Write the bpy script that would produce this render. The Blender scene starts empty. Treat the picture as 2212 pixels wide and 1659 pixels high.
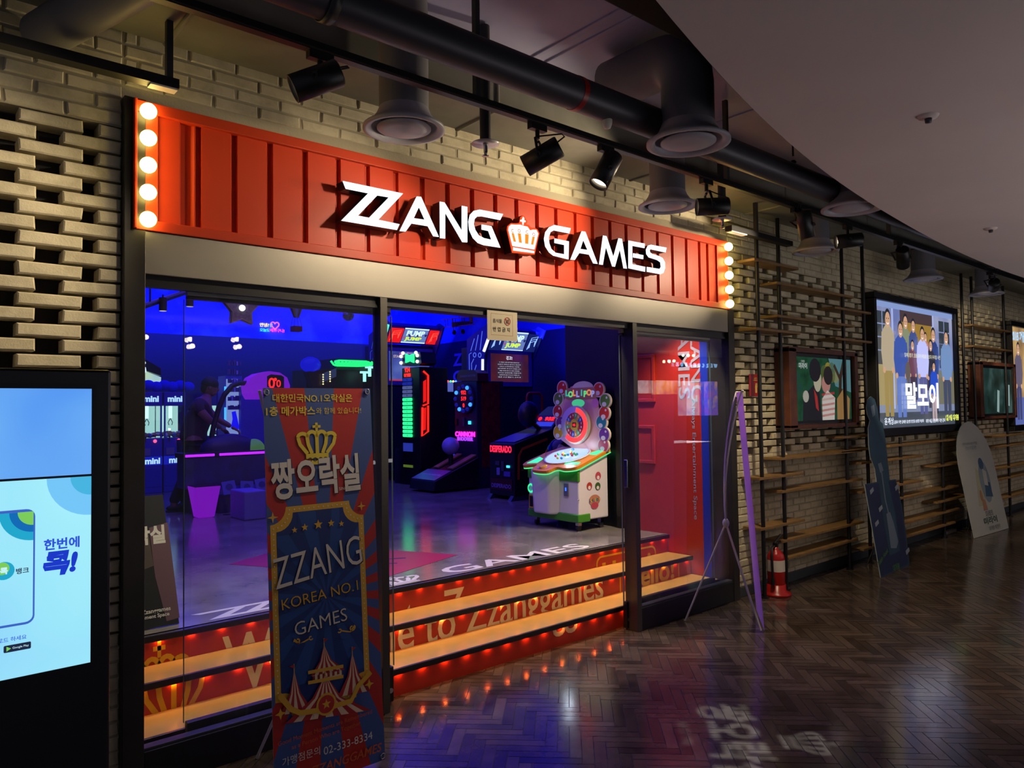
import bpy, bmesh, math, random
from mathutils import Vector, Matrix, geometry
random.seed(7)
SC = bpy.context.scene
COL = SC.collection
PI = math.pi

# ---------------------------------------------------------------- camera
W, H, FPX = 2212.0, 1659.0, 1600.0
CAMP = Vector((0.0, 0.0, 1.6))
_y, _p, _r = math.radians(40.80497), math.radians(1.87544), math.radians(-0.75504)
FW = Vector((math.sin(_y) * math.cos(_p), math.cos(_y) * math.cos(_p), math.sin(_p)))
_rt = Vector((math.cos(_y), -math.sin(_y), 0.0))
_up = _rt.cross(FW)
RT = math.cos(_r) * _rt + math.sin(_r) * _up
UP = -math.sin(_r) * _rt + math.cos(_r) * _up
cam_d = bpy.data.cameras.new('camera')
cam_d.sensor_fit = 'HORIZONTAL'
cam_d.sensor_width = 36.0
cam_d.lens = 36.0 * FPX / W
cam_d.clip_start = 0.05
cam = bpy.data.objects.new('camera', cam_d)
COL.objects.link(cam)
cam.matrix_world = Matrix(((RT.x, UP.x, -FW.x, CAMP.x), (RT.y, UP.y, -FW.y, CAMP.y), (RT.z, UP.z, -FW.z, CAMP.z), (0, 0, 0, 1)))
SC.camera = cam

# ---------------------------------------------------------------- world, exposure
SC.view_settings.view_transform = 'Standard'
SC.view_settings.look = 'None'
SC.view_settings.gamma = 1.0
SC.view_settings.use_curve_mapping = False
SC.view_settings.exposure = 0.0
world = bpy.data.worlds.new('world')
SC.world = world
world.use_nodes = True
_bg = world.node_tree.nodes['Background']
_bg.inputs[0].default_value = (0.74, 0.74, 1.0, 1)
_bg.inputs[1].default_value = 0.15

def lamp(name, kind, loc, energy, color, aim=None, **kw):
    d = bpy.data.lights.new(name, kind)
    d.energy = energy
    d.color = color
    for k, v in kw.items():
        setattr(d, k, v)
    o = bpy.data.objects.new(name, d)
    COL.objects.link(o)
    o.location = loc
    if aim is not None:
        o.rotation_euler = (Vector(aim) - Vector(loc)).to_track_quat('-Z', 'Y').to_euler()
    return o

# blue black-light panels in the arcade ceiling, wide and soft
BLUE = (0.02, 0.03, 1.0)
lamp('blue_light', 'AREA', (4.2, 12.2, 3.05), 330, BLUE, (4.2, 13.6, 4.2), shape='RECTANGLE', size=9.0, size_y=0.5)
lamp('blue_light', 'AREA', (7.9, 8.6, 3.05), 170, BLUE, (9.0, 8.6, 4.2), shape='RECTANGLE', size=0.5, size_y=7.0)
lamp('blue_light', 'AREA', (4.0, 8.2, 4.2), 150, (0.10, 0.06, 1.0), (4.0, 8.2, 0), shape='RECTANGLE', size=5.0, size_y=4.0)
lamp('violet_light', 'AREA', (2.6, 6.0, 3.6), 40, (0.42, 0.22, 1.0), (2.4, 5.4, 0), shape='RECTANGLE', size=2.5, size_y=1.5)

# ---------------------------------------------------------------- pixel of the photograph -> point on a plane of the place
def ray(x, y):
    return FW + RT * ((x - W / 2) / FPX) - UP * ((y - H / 2) / FPX)
def aty(x, y, Y):
    d = ray(x, y); return CAMP + d * ((Y - CAMP.y) / d.y)
def atz(x, y, Z):
    d = ray(x, y); return CAMP + d * ((Z - CAMP.z) / d.z)
def atx(x, y, X):
    d = ray(x, y); return CAMP + d * ((X - CAMP.x) / d.x)

# ---------------------------------------------------------------- materials
def lin(c):
    if isinstance(c, str):
        c = tuple(int(c[i:i + 2], 16) / 255 for i in (0, 2, 4))
    return tuple((v / 12.92 if v <= 0.04045 else ((v + 0.055) / 1.055) ** 2.4) for v in c)
_M = {}
def mat(name, col='808080', rough=0.5, metal=0.0, emis=None, es=0.0, bump=0.0, bscale=60.0, var=0.0, vscale=8.0, coat=0.0, spec=0.5):
    if name in _M:
        return _M[name]
    m = bpy.data.materials.new(name)
    m.use_nodes = True
    nt = m.node_tree
    b = nt.nodes['Principled BSDF']
    c = lin(col)
    b.inputs['Base Color'].default_value = (*c, 1)
    b.inputs['Roughness'].default_value = rough
    b.inputs['Metallic'].default_value = metal
    b.inputs['Specular IOR Level'].default_value = spec
    if coat:
        b.inputs['Coat Weight'].default_value = coat
        b.inputs['Coat Roughness'].default_value = 0.08
    if emis is not None:
        b.inputs['Emission Color'].default_value = (*lin(emis), 1)
        b.inputs['Emission Strength'].default_value = es
    if bump or var:
        tc = nt.nodes.new('ShaderNodeTexCoord')
        if bump:
            n = nt.nodes.new('ShaderNodeTexNoise')
            n.inputs['Scale'].default_value = bscale
            n.inputs['Detail'].default_value = 6
            bp = nt.nodes.new('ShaderNodeBump')
            bp.inputs['Strength'].default_value = bump
            bp.inputs['Distance'].default_value = 0.01
            nt.links.new(tc.outputs['Object'], n.inputs['Vector'])
            nt.links.new(n.outputs['Fac'], bp.inputs['Height'])
            nt.links.new(bp.outputs['Normal'], b.inputs['Normal'])
        if var:
            n = nt.nodes.new('ShaderNodeTexNoise')
            n.inputs['Scale'].default_value = vscale
            n.inputs['Detail'].default_value = 5
            r = nt.nodes.new('ShaderNodeValToRGB')
            r.color_ramp.elements[0].position = 0.3
            r.color_ramp.elements[1].position = 0.7
            r.color_ramp.elements[0].color = (*[max(0, v * (1 - var)) for v in c], 1)
            r.color_ramp.elements[1].color = (*[min(1, v * (1 + var)) for v in c], 1)
            nt.links.new(tc.outputs['Object'], n.inputs['Vector'])
            nt.links.new(n.outputs['Fac'], r.inputs['Fac'])
            nt.links.new(r.outputs['Color'], b.inputs['Base Color'])
    _M[name] = m
    return m
def glow(name, col, s=1.0, rough=0.4):
    """a surface that gives off light: a lamp, a tube, a lit screen"""
    return mat(name, '050505', rough, emis=col, es=s)
def glass_mat(name, tint=(1, 1, 1), ior=1.5, rough=0.0):
    m = bpy.data.materials.new(name)
    m.use_nodes = True
    nt = m.node_tree
    nt.nodes.remove(nt.nodes['Principled BSDF'])
    out = nt.nodes['Material Output']
    tr = nt.nodes.new('ShaderNodeBsdfTransparent'); tr.inputs['Color'].default_value = (*tint, 1)
    gl = nt.nodes.new('ShaderNodeBsdfGlossy'); gl.inputs['Roughness'].default_value = rough
    fr = nt.nodes.new('ShaderNodeFresnel'); fr.inputs['IOR'].default_value = ior
    mx = nt.nodes.new('ShaderNodeMixShader')
    # only the outer faces of the pane mirror (no total reflection inside a thin sheet)
    ge = nt.nodes.new('ShaderNodeNewGeometry')
    inv = nt.nodes.new('ShaderNodeMath'); inv.operation = 'SUBTRACT'; inv.inputs[0].default_value = 1.0
    mu = nt.nodes.new('ShaderNodeMath'); mu.operation = 'MULTIPLY'
    nt.links.new(ge.outputs['Backfacing'], inv.inputs[1]); nt.links.new(inv.outputs[0], mu.inputs[0]); nt.links.new(fr.outputs[0], mu.inputs[1])
    nt.links.new(mu.outputs[0], mx.inputs[0]); nt.links.new(tr.outputs[0], mx.inputs[1]); nt.links.new(gl.outputs[0], mx.inputs[2])
    nt.links.new(mx.outputs[0], out.inputs['Surface'])
    return m

# ---------------------------------------------------------------- mesh builder
WM = {}
def I4(): return Matrix.Identity(4)
def frame(o, x, y):
    """matrix of a local frame: origin, x axis, y axis (z = x cross y)"""
    x = Vector(x).normalized(); y = Vector(y); z = x.cross(y).normalized(); y = z.cross(x)
    o = Vector(o)
    return Matrix(((x.x, y.x, z.x, o.x), (x.y, y.y, z.y, o.y), (x.z, y.z, z.z, o.z), (0, 0, 0, 1)))
def wallframe(x, y, z):
    """front of a wall that faces the corridor (-Y): u to the right, v up, w out towards the viewer"""
    return frame((x, y, z), (1, 0, 0), (0, 0, 1))
class MB:
    def __init__(s, M=None):
        s.v = []; s.f = []; s.mi = []; s.sm = []; s.mats = []; s.M = M or I4()
    def _m(s, m):
        if m not in s.mats: s.mats.append(m)
        return s.mats.index(m)
    def add(s, vs, fs, m, smooth=False, M=None):
        n = len(s.v); T = s.M @ M if M is not None else s.M
        s.v += [T @ Vector(v) for v in vs]
        k = s._m(m)
        for f in fs:
            s.f.append([i + n for i in f]); s.mi.append(k); s.sm.append(smooth)
        return s
    def box(s, x0, x1, y0, y1, z0, z1, m, M=None):
        vs = [(x0, y0, z0), (x1, y0, z0), (x1, y1, z0), (x0, y1, z0), (x0, y0, z1), (x1, y0, z1), (x1, y1, z1), (x0, y1, z1)]
        return s.add(vs, [(0, 3, 2, 1), (4, 5, 6, 7), (0, 1, 5, 4), (1, 2, 6, 5), (2, 3, 7, 6), (3, 0, 4, 7)], m, False, M)
    def hexa(s, b, t, m):
        """eight corners: bottom ring, top ring"""
        return s.add(list(b) + list(t), [(3, 2, 1, 0), (4, 5, 6, 7), (0, 1, 5, 4), (1, 2, 6, 5), (2, 3, 7, 6), (3, 0, 4, 7)], m)
    def cyl(s, p0, p1, r0, m, r1=None, n=16, caps=True, smooth=True):
        p0 = Vector(p0); p1 = Vector(p1); r1 = r0 if r1 is None else r1
        z = (p1 - p0).normalized(); x = z.orthogonal().normalized(); y = z.cross(x)
        vs = []
        for p, r in ((p0, r0), (p1, r1)):
            for i in range(n):
                a = 2 * PI * i / n
                vs.append(p + x * (r * math.cos(a)) + y * (r * math.sin(a)))
        s.add(vs, [(i, (i + 1) % n, n + (i + 1) % n, n + i) for i in range(n)], m, smooth)
        if caps:
            s.add(vs[:n], [tuple(range(n))[::-1]], m); s.add(vs[n:], [tuple(range(n))], m)
        return s
    def tube(s, pts, r, m, n=8, closed=False, smooth=True):
        pts = [Vector(p) for p in pts]; k = len(pts); vs = []; x = None
        for i, p in enumerate(pts):
            a = pts[i - 1] if (i or closed) else p; b = pts[(i + 1) % k] if (i < k - 1 or closed) else p
            t = (b - a).normalized()
            if x is None: x = t.orthogonal().normalized()
            x = (x - t * x.dot(t)).normalized(); y = t.cross(x)
            for j in range(n):
                q = 2 * PI * j / n
                vs.append(p + x * (r * math.cos(q)) + y * (r * math.sin(q)))
        fs = []
        for i in range(k if closed else k - 1):
            a = i * n; b = ((i + 1) % k) * n
            fs += [(a + j, a + (j + 1) % n, b + (j + 1) % n, b + j) for j in range(n)]
        s.add(vs, fs, m, smooth)
        if not closed:
            s.add(vs[:n], [tuple(range(n))[::-1]], m); s.add(vs[-n:], [tuple(range(n))], m)
        return s
    def lathe(s, prof, m, M=None, n=24, smooth=True, close=False):
        vs = []; k = len(prof)
        for r, z in prof:
            for i in range(n):
                a = 2 * PI * i / n
                vs.append((r * math.cos(a), r * math.sin(a), z))
        fs = []
        for j in range(k - 1 + (1 if close else 0)):
            a = j * n; b = ((j + 1) % k) * n
            fs += [(a + i, a + (i + 1) % n, b + (i + 1) % n, b + i) for i in range(n)]
        return s.add(vs, fs, m, smooth, M)
    def ball(s, c, r, m, nu=16, nv=10, M=None, v0=0.0, v1=PI):
        r = (r, r, r) if not hasattr(r, '__len__') else r
        vs = []
        for j in range(nv + 1):
            t = v0 + (v1 - v0) * j / nv
            for i in range(nu):
                a = 2 * PI * i / nu
                vs.append((c[0] + r[0] * math.sin(t) * math.cos(a), c[1] + r[1] * math.sin(t) * math.sin(a), c[2] + r[2] * math.cos(t)))
        fs = [(j * nu + i, (j + 1) * nu + i, (j + 1) * nu + (i + 1) % nu, j * nu + (i + 1) % nu) for j in range(nv) for i in range(nu)]
        return s.add(vs, fs, m, True, M)
    def prism(s, poly, d0, d1, m, M=None, mside=None, holes=()):
        """2-D outline (with holes) between local depths d0 < d1"""
        loops = [list(poly)] + [list(h) for h in holes]
        area = sum(a[0] * b[1] - b[0] * a[1] for a, b in zip(loops[0], loops[0][1:] + loops[0][:1]))
        if area < 0: loops[0].reverse()
        for h in loops[1:]:
            if sum(a[0] * b[1] - b[0] * a[1] for a, b in zip(h, h[1:] + h[:1])) > 0: h.reverse()
        flat = [p for l in loops for p in l]
        if holes or len(flat) > 4:
            tris = geometry.tessellate_polygon([[Vector((p[0], p[1], 0)) for p in l] for l in loops])
            fix = []
            for t in tris:
                a, b, c = (flat[i] for i in t)
                ar = (b[0] - a[0]) * (c[1] - a[1]) - (b[1] - a[1]) * (c[0] - a[0])
                fix.append(tuple(t) if ar > 0 else tuple(reversed(t)))
            tris = fix
        else:
            tris = [tuple(range(len(flat)))]
        n = len(flat)
        s.add([(p[0], p[1], d1) for p in flat], tris, m, False, M)
        if d1 - d0 > 1e-9:
            ms = mside or m
            vs = [(p[0], p[1], d0) for p in flat] + [(p[0], p[1], d1) for p in flat]
            fs = [tuple(reversed(t)) for t in tris]
            k = 0
            for l in loops:
                q = len(l)
                fs += [(k + i, k + (i + 1) % q, n + k + (i + 1) % q, n + k + i) for i in range(q)]
                k += q
            s.add(vs, fs, ms, False, M)
        return s
    def merge(s, me, m, M=None, smooth=False):
        return s.add([v.co for v in me.vertices], [tuple(p.vertices) for p in me.polygons], m, smooth, M)
    def text(s, body, m, M, w=None, h=None, d0=0.0, d1=0.0004, cx=True, cy=True, bold=0.0, shear=0.0, fit='box', rot=0.0):
        """lettering, centred on the origin of M (or starting there), fitted to w x h"""
        me = text_mesh(body, bold, shear)
        if not me.vertices: return s
        xs = [v.co.x for v in me.vertices]; ys = [v.co.y for v in me.vertices]
        x0, x1, y0, y1 = min(xs), max(xs), min(ys), max(ys)
        sx = sy = None
        if w: sx = w / (x1 - x0)
        if h: sy = h / (y1 - y0)
        if sx is None: sx = sy
        if sy is None: sy = sx
        ox = (x0 + x1) / 2 if cx else x0; oy = (y0 + y1) / 2 if cy else y0
        R = Matrix.Rotation(rot, 4, 'Z')
        vs = [R @ Vector(((v.co.x - ox) * sx, (v.co.y - oy) * sy, d1)) for v in me.vertices]
        fs = [tuple(p.vertices) for p in me.polygons]
        s.add(vs, fs, m, False, M)
        if d1 - d0 > 0.002:
            bmx = bmesh.new(); bmx.from_mesh(me); n = len(vs)
            ed = [e for e in bmx.edges if len(e.link_faces) == 1]
            va = vs + [Vector((v.x, v.y, d0)) for v in vs]
            fe = []
            for e in ed:
                l = e.link_loops[0]; a = l.vert.index; b = l.link_loop_next.vert.index
                fe.append((b, a, a + n, b + n))
            s.add(va, fe, m, False, M); bmx.free()
        return s
    def build(s, name, parent=None, origin=None, bevel=0.0, seg=2, auto=False):
        me = bpy.data.meshes.new(name)
        if parent is not None:
            inv = WM[parent.name].inverted()
            vs = [inv @ v for v in s.v]; off = I4()
        else:
            if origin is None:
                origin = (sum(v.x for v in s.v) / len(s.v), sum(v.y for v in s.v) / len(s.v), min(v.z for v in s.v))
            origin = Vector(origin); vs = [v - origin for v in s.v]; off = Matrix.Translation(origin)
        me.from_pydata([tuple(v) for v in vs], [], s.f)
        for m in s.mats: me.materials.append(m)
        me.polygons.foreach_set('material_index', s.mi)
        me.polygons.foreach_set('use_smooth', s.sm)
        me.update()
        o = bpy.data.objects.new(name, me); COL.objects.link(o)
        if parent is not None:
            o.parent = parent; WM[o.name] = WM[parent.name].copy()
        else:
            o.location = origin; WM[o.name] = off
        if bevel:
            bv = o.modifiers.new('bevel', 'BEVEL'); bv.width = bevel; bv.segments = seg; bv.limit_method = 'ANGLE'; bv.angle_limit = math.radians(40)
        return o
_TX = {}
def text_mesh(body, bold=0.0, shear=0.0):
    key = (body, bold, shear)
    if key not in _TX:
        cu = bpy.data.curves.new('lettering', 'FONT')
        cu.body = body; cu.size = 1.0; cu.offset = bold; cu.shear = shear; cu.resolution_u = 3; cu.align_x = 'LEFT'
        o = bpy.data.objects.new('lettering', cu)
        me = bpy.data.meshes.new_from_object(o)
        bpy.data.objects.remove(o); bpy.data.curves.remove(cu)
        _TX[key] = me
    return _TX[key]
def tag(o, label=None, cat=None, group=None, kind=None):
    if label: o['label'] = label
    if cat: o['category'] = cat
    if group: o['group'] = group
    if kind: o['kind'] = kind
    return o
def thing(name, label, cat, loc=(0, 0, 0), rz=0.0, group=None, kind=None):
    o = bpy.data.objects.new(name, None); COL.objects.link(o)
    o.empty_display_size = 0.1
    o.location = loc; o.rotation_euler = (0, 0, rz)
    WM[o.name] = Matrix.Translation(Vector(loc)) @ Matrix.Rotation(rz, 4, 'Z')
    return tag(o, label, cat, group, kind)
def dup(root, loc, rz=0.0, label=None, group=None):
    c = root.copy(); COL.objects.link(c); c.location = loc; c.rotation_euler = (0, 0, rz)
    WM[c.name] = Matrix.Translation(Vector(loc)) @ Matrix.Rotation(rz, 4, 'Z')
    if label: c['label'] = label
    if group: c['group'] = group
    def kids(a, b):
        for k in list(a.children):
            q = k.copy(); COL.objects.link(q); q.parent = b; WM[q.name] = WM[c.name]
            kids(k, q)
    kids(root, c)
    return c
def struct(o):
    o['kind'] = 'structure'; return o
def circ(cx, cy, r, n=24, a0=0.0, a1=2 * PI, ry=None):
    ry = r if ry is None else ry
    full = abs(a1 - a0 - 2 * PI) < 1e-6
    return [(cx + r * math.cos(a0 + (a1 - a0) * i / (n if full else n - 1)), cy + ry * math.sin(a0 + (a1 - a0) * i / (n if full else n - 1))) for i in range(n)]
def rrect(x0, x1, y0, y1, r, n=5):
    p = []
    for cx, cy, a in ((x1 - r, y1 - r, 0), (x0 + r, y1 - r, PI / 2), (x0 + r, y0 + r, PI), (x1 - r, y0 + r, 1.5 * PI)):
        p += [(cx + r * math.cos(a + PI / 2 * i / n), cy + r * math.sin(a + PI / 2 * i / n)) for i in range(n + 1)]
    return p
def star(cx, cy, R, r, n=5, a=PI / 2):
    return [(cx + (R if i % 2 == 0 else r) * math.cos(a + PI * i / n), cy + (R if i % 2 == 0 else r) * math.sin(a + PI * i / n)) for i in range(2 * n)]
def stroke(pts, w, closed=False):
    """outline of a brush stroke along 2-D points"""
    L = []; R = []; k = len(pts)
    for i, p in enumerate(pts):
        a = pts[max(i - 1, 0)]; b = pts[min(i + 1, k - 1)]
        dx, dy = b[0] - a[0], b[1] - a[1]; l = math.hypot(dx, dy) or 1
        nx, ny = -dy / l * w / 2, dx / l * w / 2
        L.append((p[0] + nx, p[1] + ny)); R.append((p[0] - nx, p[1] - ny))
    return L + R[::-1]
def rect(x0, x1, y0, y1): return [(x0, y0), (x1, y0), (x1, y1), (x0, y1)]
class Art:
    """flat printing on a board: layers of shapes a hair apart, in the board's own 2-D frame"""
    def __init__(s, M): s.b = MB(M); s.k = 0.0006
    def up(s, d=0.0004): s.k += d; return s
    def p(s, poly, m, up=True, holes=()):
        if up: s.k += 0.0004
        s.b.prism(poly, s.k, s.k, m, holes=holes); return s
    def t(s, body, m, x, y, w=None, h=None, up=True, **kw):
        if up: s.k += 0.0004
        s.b.text(body, m, Matrix.Translation((x, y, 0)), w, h, d0=s.k, d1=s.k, **kw); return s
    def build(s, name, parent=None): return s.b.build(name, parent)
# ================================================================ shared materials
def brick_mat(name, col, dark):
    m = bpy.data.materials.new(name); m.use_nodes = True
    nt = m.node_tree; b = nt.nodes['Principled BSDF']; b.inputs['Roughness'].default_value = 0.75
    tc = nt.nodes.new('ShaderNodeTexCoord')
    n = nt.nodes.new('ShaderNodeTexNoise'); n.inputs['Scale'].default_value = 7; n.inputs['Detail'].default_value = 8; n.inputs['Roughness'].default_value = 0.65
    r = nt.nodes.new('ShaderNodeValToRGB')
    r.color_ramp.elements[0].position = 0.28; r.color_ramp.elements[0].color = (*lin(dark), 1)
    r.color_ramp.elements[1].position = 0.55; r.color_ramp.elements[1].color = (*lin(col), 1)
    n2 = nt.nodes.new('ShaderNodeTexNoise'); n2.inputs['Scale'].default_value = 120; n2.inputs['Detail'].default_value = 4
    bp = nt.nodes.new('ShaderNodeBump'); bp.inputs['Strength'].default_value = 0.35; bp.inputs['Distance'].default_value = 0.004
    for a, c in ((tc.outputs['Object'], n.inputs['Vector']), (n.outputs['Fac'], r.inputs['Fac']), (r.outputs['Color'], b.inputs['Base Color']),
                 (tc.outputs['Object'], n2.inputs['Vector']), (n2.outputs['Fac'], bp.inputs['Height']), (bp.outputs['Normal'], b.inputs['Normal'])):
        nt.links.new(a, c)
    return m
BRICK = brick_mat('painted_brick', 'c9bf9f', 'a59a7c')
GROUT = mat('grout', 'a39a80', 0.9, bump=0.3, bscale=80)
BLACK = mat('black_metal', '0b0b0d', 0.45)
BLACKM = mat('black_matte', '08080a', 0.8)
DARKG = mat('dark_grey_metal', '2b2d31', 0.5)
GREYP = mat('grey_paint', '6d6c72', 0.55, var=0.08, vscale=3)
DUCT = mat('duct_purple_lit', 'a4a2c4', 0.6, var=0.12, vscale=2)  # grey metal; the purple light on it is put into the colour
WHITE = mat('white_plastic', 'e6e3dc', 0.4)
CHROME = mat('chrome', 'c8c8c8', 0.18, 1.0)
WOOD = mat('shelf_wood', '86663a', 0.5, var=0.25, vscale=12)
RED = mat('red_paint', 'c03a16', 0.42, spec=.3)
GLASS = glass_mat('door_glass', (0.93, 0.96, 0.97))
# brushed steel of the door header
STEEL = bpy.data.materials.new('brushed_steel'); STEEL.use_nodes = True
_nt = STEEL.node_tree; _b = _nt.nodes['Principled BSDF']
_b.inputs['Metallic'].default_value = 0.85; _b.inputs['Base Color'].default_value = (*lin('8f8a80'), 1); _b.inputs['Roughness'].default_value = 0.34
_b.inputs['Anisotropic'].default_value = 0.4
_tc = _nt.nodes.new('ShaderNodeTexCoord'); _mp = _nt.nodes.new('ShaderNodeMapping'); _mp.inputs['Scale'].default_value = (2, 2, 160)
_n = _nt.nodes.new('ShaderNodeTexNoise'); _n.inputs['Scale'].default_value = 3; _n.inputs['Detail'].default_value = 4
_bp = _nt.nodes.new('ShaderNodeBump'); _bp.inputs['Strength'].default_value = 0.08; _bp.inputs['Distance'].default_value = 0.002
_n3 = _nt.nodes.new('ShaderNodeTexNoise'); _n3.inputs['Scale'].default_value = 2.2
_mr = _nt.nodes.new('ShaderNodeMapRange'); _mr.inputs[3].default_value = 0.36; _mr.inputs[4].default_value = 0.54
for _a, _c in ((_tc.outputs['Object'], _mp.inputs[0]), (_mp.outputs[0], _n.inputs['Vector']), (_n.outputs['Fac'], _bp.inputs['Height']), (_bp.outputs[0], _b.inputs['Normal']),
               (_tc.outputs['Object'], _n3.inputs['Vector']), (_n3.outputs['Fac'], _mr.inputs[0]), (_mr.outputs[0], _b.inputs['Roughness'])):
    _nt.links.new(_a, _c)

# ================================================================ corridor floor: dark glossy wood-look tiles laid in herringbone
TILE = bpy.data.materials.new('herringbone_tile'); TILE.use_nodes = True
_nt = TILE.node_tree; _b = _nt.nodes['Principled BSDF']
_at = _nt.nodes.new('ShaderNodeAttribute'); _at.attribute_name = 'plank'
_tc = _nt.nodes.new('ShaderNodeTexCoord')
_n = _nt.nodes.new('ShaderNodeTexNoise'); _n.inputs['Scale'].default_value = 9; _n.inputs['Detail'].default_value = 8
_rp = _nt.nodes.new('ShaderNodeValToRGB')
_rp.color_ramp.elements[0].color = (*lin('231b18'), 1); _rp.color_ramp.elements[1].color = (*lin('6a5a4e'), 1)
_ma = _nt.nodes.new('ShaderNodeMath'); _ma.operation = 'MULTIPLY_ADD'; _ma.inputs[1].default_value = 0.5
_sc = _nt.nodes.new('ShaderNodeMath'); _sc.operation = 'MULTIPLY_ADD'; _sc.inputs[1].default_value = 0.8; _sc.inputs[2].default_value = -0.2
_rr = _nt.nodes.new('ShaderNodeMapRange'); _rr.inputs[3].default_value = 0.08; _rr.inputs[4].default_value = 0.22
_n2 = _nt.nodes.new('ShaderNodeTexNoise'); _n2.inputs['Scale'].default_value = 3.5; _n2.inputs['Detail'].default_value = 6
_bp = _nt.nodes.new('ShaderNodeBump'); _bp.inputs['Strength'].default_value = 0.10; _bp.inputs['Distance'].default_value = 0.004
for _a, _c in ((_tc.outputs['Object'], _n.inputs['Vector']), (_n.outputs['Fac'], _sc.inputs[0]), (_at.outputs['Fac'], _ma.inputs[0]), (_sc.outputs[0], _ma.inputs[2]),
               (_ma.outputs[0], _rp.inputs['Fac']), (_rp.outputs['Color'], _b.inputs['Base Color']), (_tc.outputs['Object'], _n2.inputs['Vector']),
               (_n2.outputs['Fac'], _rr.inputs[0]), (_rr.outputs[0], _b.inputs['Roughness']), (_n.outputs['Fac'], _bp.inputs['Height']), (_bp.outputs[0], _b.inputs['Normal'])):
    _nt.links.new(_a, _c)
GROUTF = mat('floor_joint', '15110f', 0.6)
def herringbone(x0, x1, y0, y1, L=0.285, w=0.057, ang=PI / 4):
    """planks as quads; returns builder and one random value per plank"""
    b = MB(); vals = []
    c, s = math.cos(ang), math.sin(ang)
    rnd = random.Random(3)
    n = int((x1 - x0 + y1 - y0) / w) + 10
    g = 0.0018
    cx0, cy0 = (x0 + x1) / 2, (y0 + y1) / 2
    k = int(round(L / w))
    for i in range(-n, n):
        for j in range(-n, n):
            m = (i - j) % (2 * k)
            if m == 0: u0, v0, u1, v1 = i * w, j * w, i * w + L, j * w + w
            elif m == 2 * k - 1: u0, v0, u1, v1 = i * w, j * w, i * w + w, j * w + L
            else: continue
            u0 += g; v0 += g; u1 -= g; v1 -= g
            q = [(cx0 + u * c - v * s, cy0 + u * s + v * c) for u, v in ((u0, v0), (u1, v0), (u1, v1), (u0, v1))]
            mx = sum(p[0] for p in q) / 4; my = sum(p[1] for p in q) / 4
            if mx < x0 or mx > x1 or my < y0 or my > y1: continue
            b.add([(p[0], p[1], 0.0) for p in q], [(0, 1, 2, 3)], TILE)
            vals += [rnd.random()]
    return b, vals
fb, vals = herringbone(-2.6, 15.6, -3.0, 3.78)
fo = MB().box(-3.0, 16.0, -3.4, 4.12, -0.12, -0.0012, GROUTF)
nb = len(fo.f)
fo.v += []
off = len(fo.v)
fo.mats.append(TILE)
fo.v += fb.v; fo.f += [[i + off for i in f] for f in fb.f]; fo.mi += [1] * len(fb.f); fo.sm += [False] * len(fb.f)
# planks stop at the door line
FLOOR = fo.build('floor', origin=(0, 0, 0)); struct(FLOOR)
at = FLOOR.data.attributes.new('plank', 'FLOAT', 'FACE')
at.data.foreach_set('value', [0.0] * nb + vals)

# ================================================================ brick front wall
YB = 3.49            # face of the bricks
CH = 0.0618          # course height
def brick(b, x0, x1, z0, depth, rnd, m=BRICK):
    j = lambda s: rnd.uniform(-s, s)
    z1 = z0 + (0.0505 if depth > .08 else 0.0535)
    y = YB + j(0.004); e = 0.003
    f = [(x0 + j(e), y, z0 + j(0.002)), (x1 + j(e), y, z0 + j(0.002)), (x1 + j(e), y, z1 + j(0.002)), (x0 + j(e), y, z1 + j(0.002))]
    k = 0.006
    fr = [(p[0] + (k if i in (0, 3) else -k), y, p[2] + (k if i < 2 else -k)) for i, p in enumerate(f)]
    md = [(p[0], y + k, p[2]) for p in f]
    bk = [(p[0], y + depth, p[2]) for p in f]
    vs = fr + md + bk
    fs = [(0, 1, 2, 3)]
    for a, c in ((0, 4), (4, 8)):
        fs += [(a + i, c + i, c + (i + 1) % 4, a + (i + 1) % 4) for i in range(4)]
    b.add(vs, [tuple(reversed(q)) for q in fs[1:]] + [fs[0]], m)
def brick_run(b, x0, x1, zi0, zi1, rnd, L=0.207, g=0.010, end='right'):
    for r in range(zi0, zi1):
        z = r * CH
        p = L + g
        st = 0 if r % 2 == 0 else -p / 2
        if end == 'right':
            x = x1 - st
            while x > x0:
                a = max(x - L, x0); c = min(x, x1)
                if c - a > 0.03: brick(b, a, c, z, 0.05, rnd)
                x -= p
        else:
            x = x0 + st
            while x < x1:
                a = max(x, x0); c = min(x + L, x1)
                if c - a > 0.03: brick(b, a, c, z, 0.05, rnd)
                x += p
rnd = random.Random(11)
wb = MB()
TOPR = 56                     # number of courses up to the service ceiling
XL0, XL1 = -1.60, 0.802       # brick pier left of the shop front
XR0, XR1 = 5.43, 15.9         # wall right of it
R = lambda z: int(round(z / CH))
# left pier: lattice between z=0.5 and 2.84, plain above and below
l0, l1 = R(0.62), R(2.845)
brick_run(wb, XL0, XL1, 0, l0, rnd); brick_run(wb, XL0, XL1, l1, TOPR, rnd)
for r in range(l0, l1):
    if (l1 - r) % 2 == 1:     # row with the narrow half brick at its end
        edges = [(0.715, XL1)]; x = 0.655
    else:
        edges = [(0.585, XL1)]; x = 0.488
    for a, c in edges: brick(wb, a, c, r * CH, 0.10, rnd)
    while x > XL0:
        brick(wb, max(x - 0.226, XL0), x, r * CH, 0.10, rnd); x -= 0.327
# over the sign and header
brick_run(wb, XL1 + 0.012, XR0 - 0.012, R(2.965) + 1, TOPR, rnd)
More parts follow.
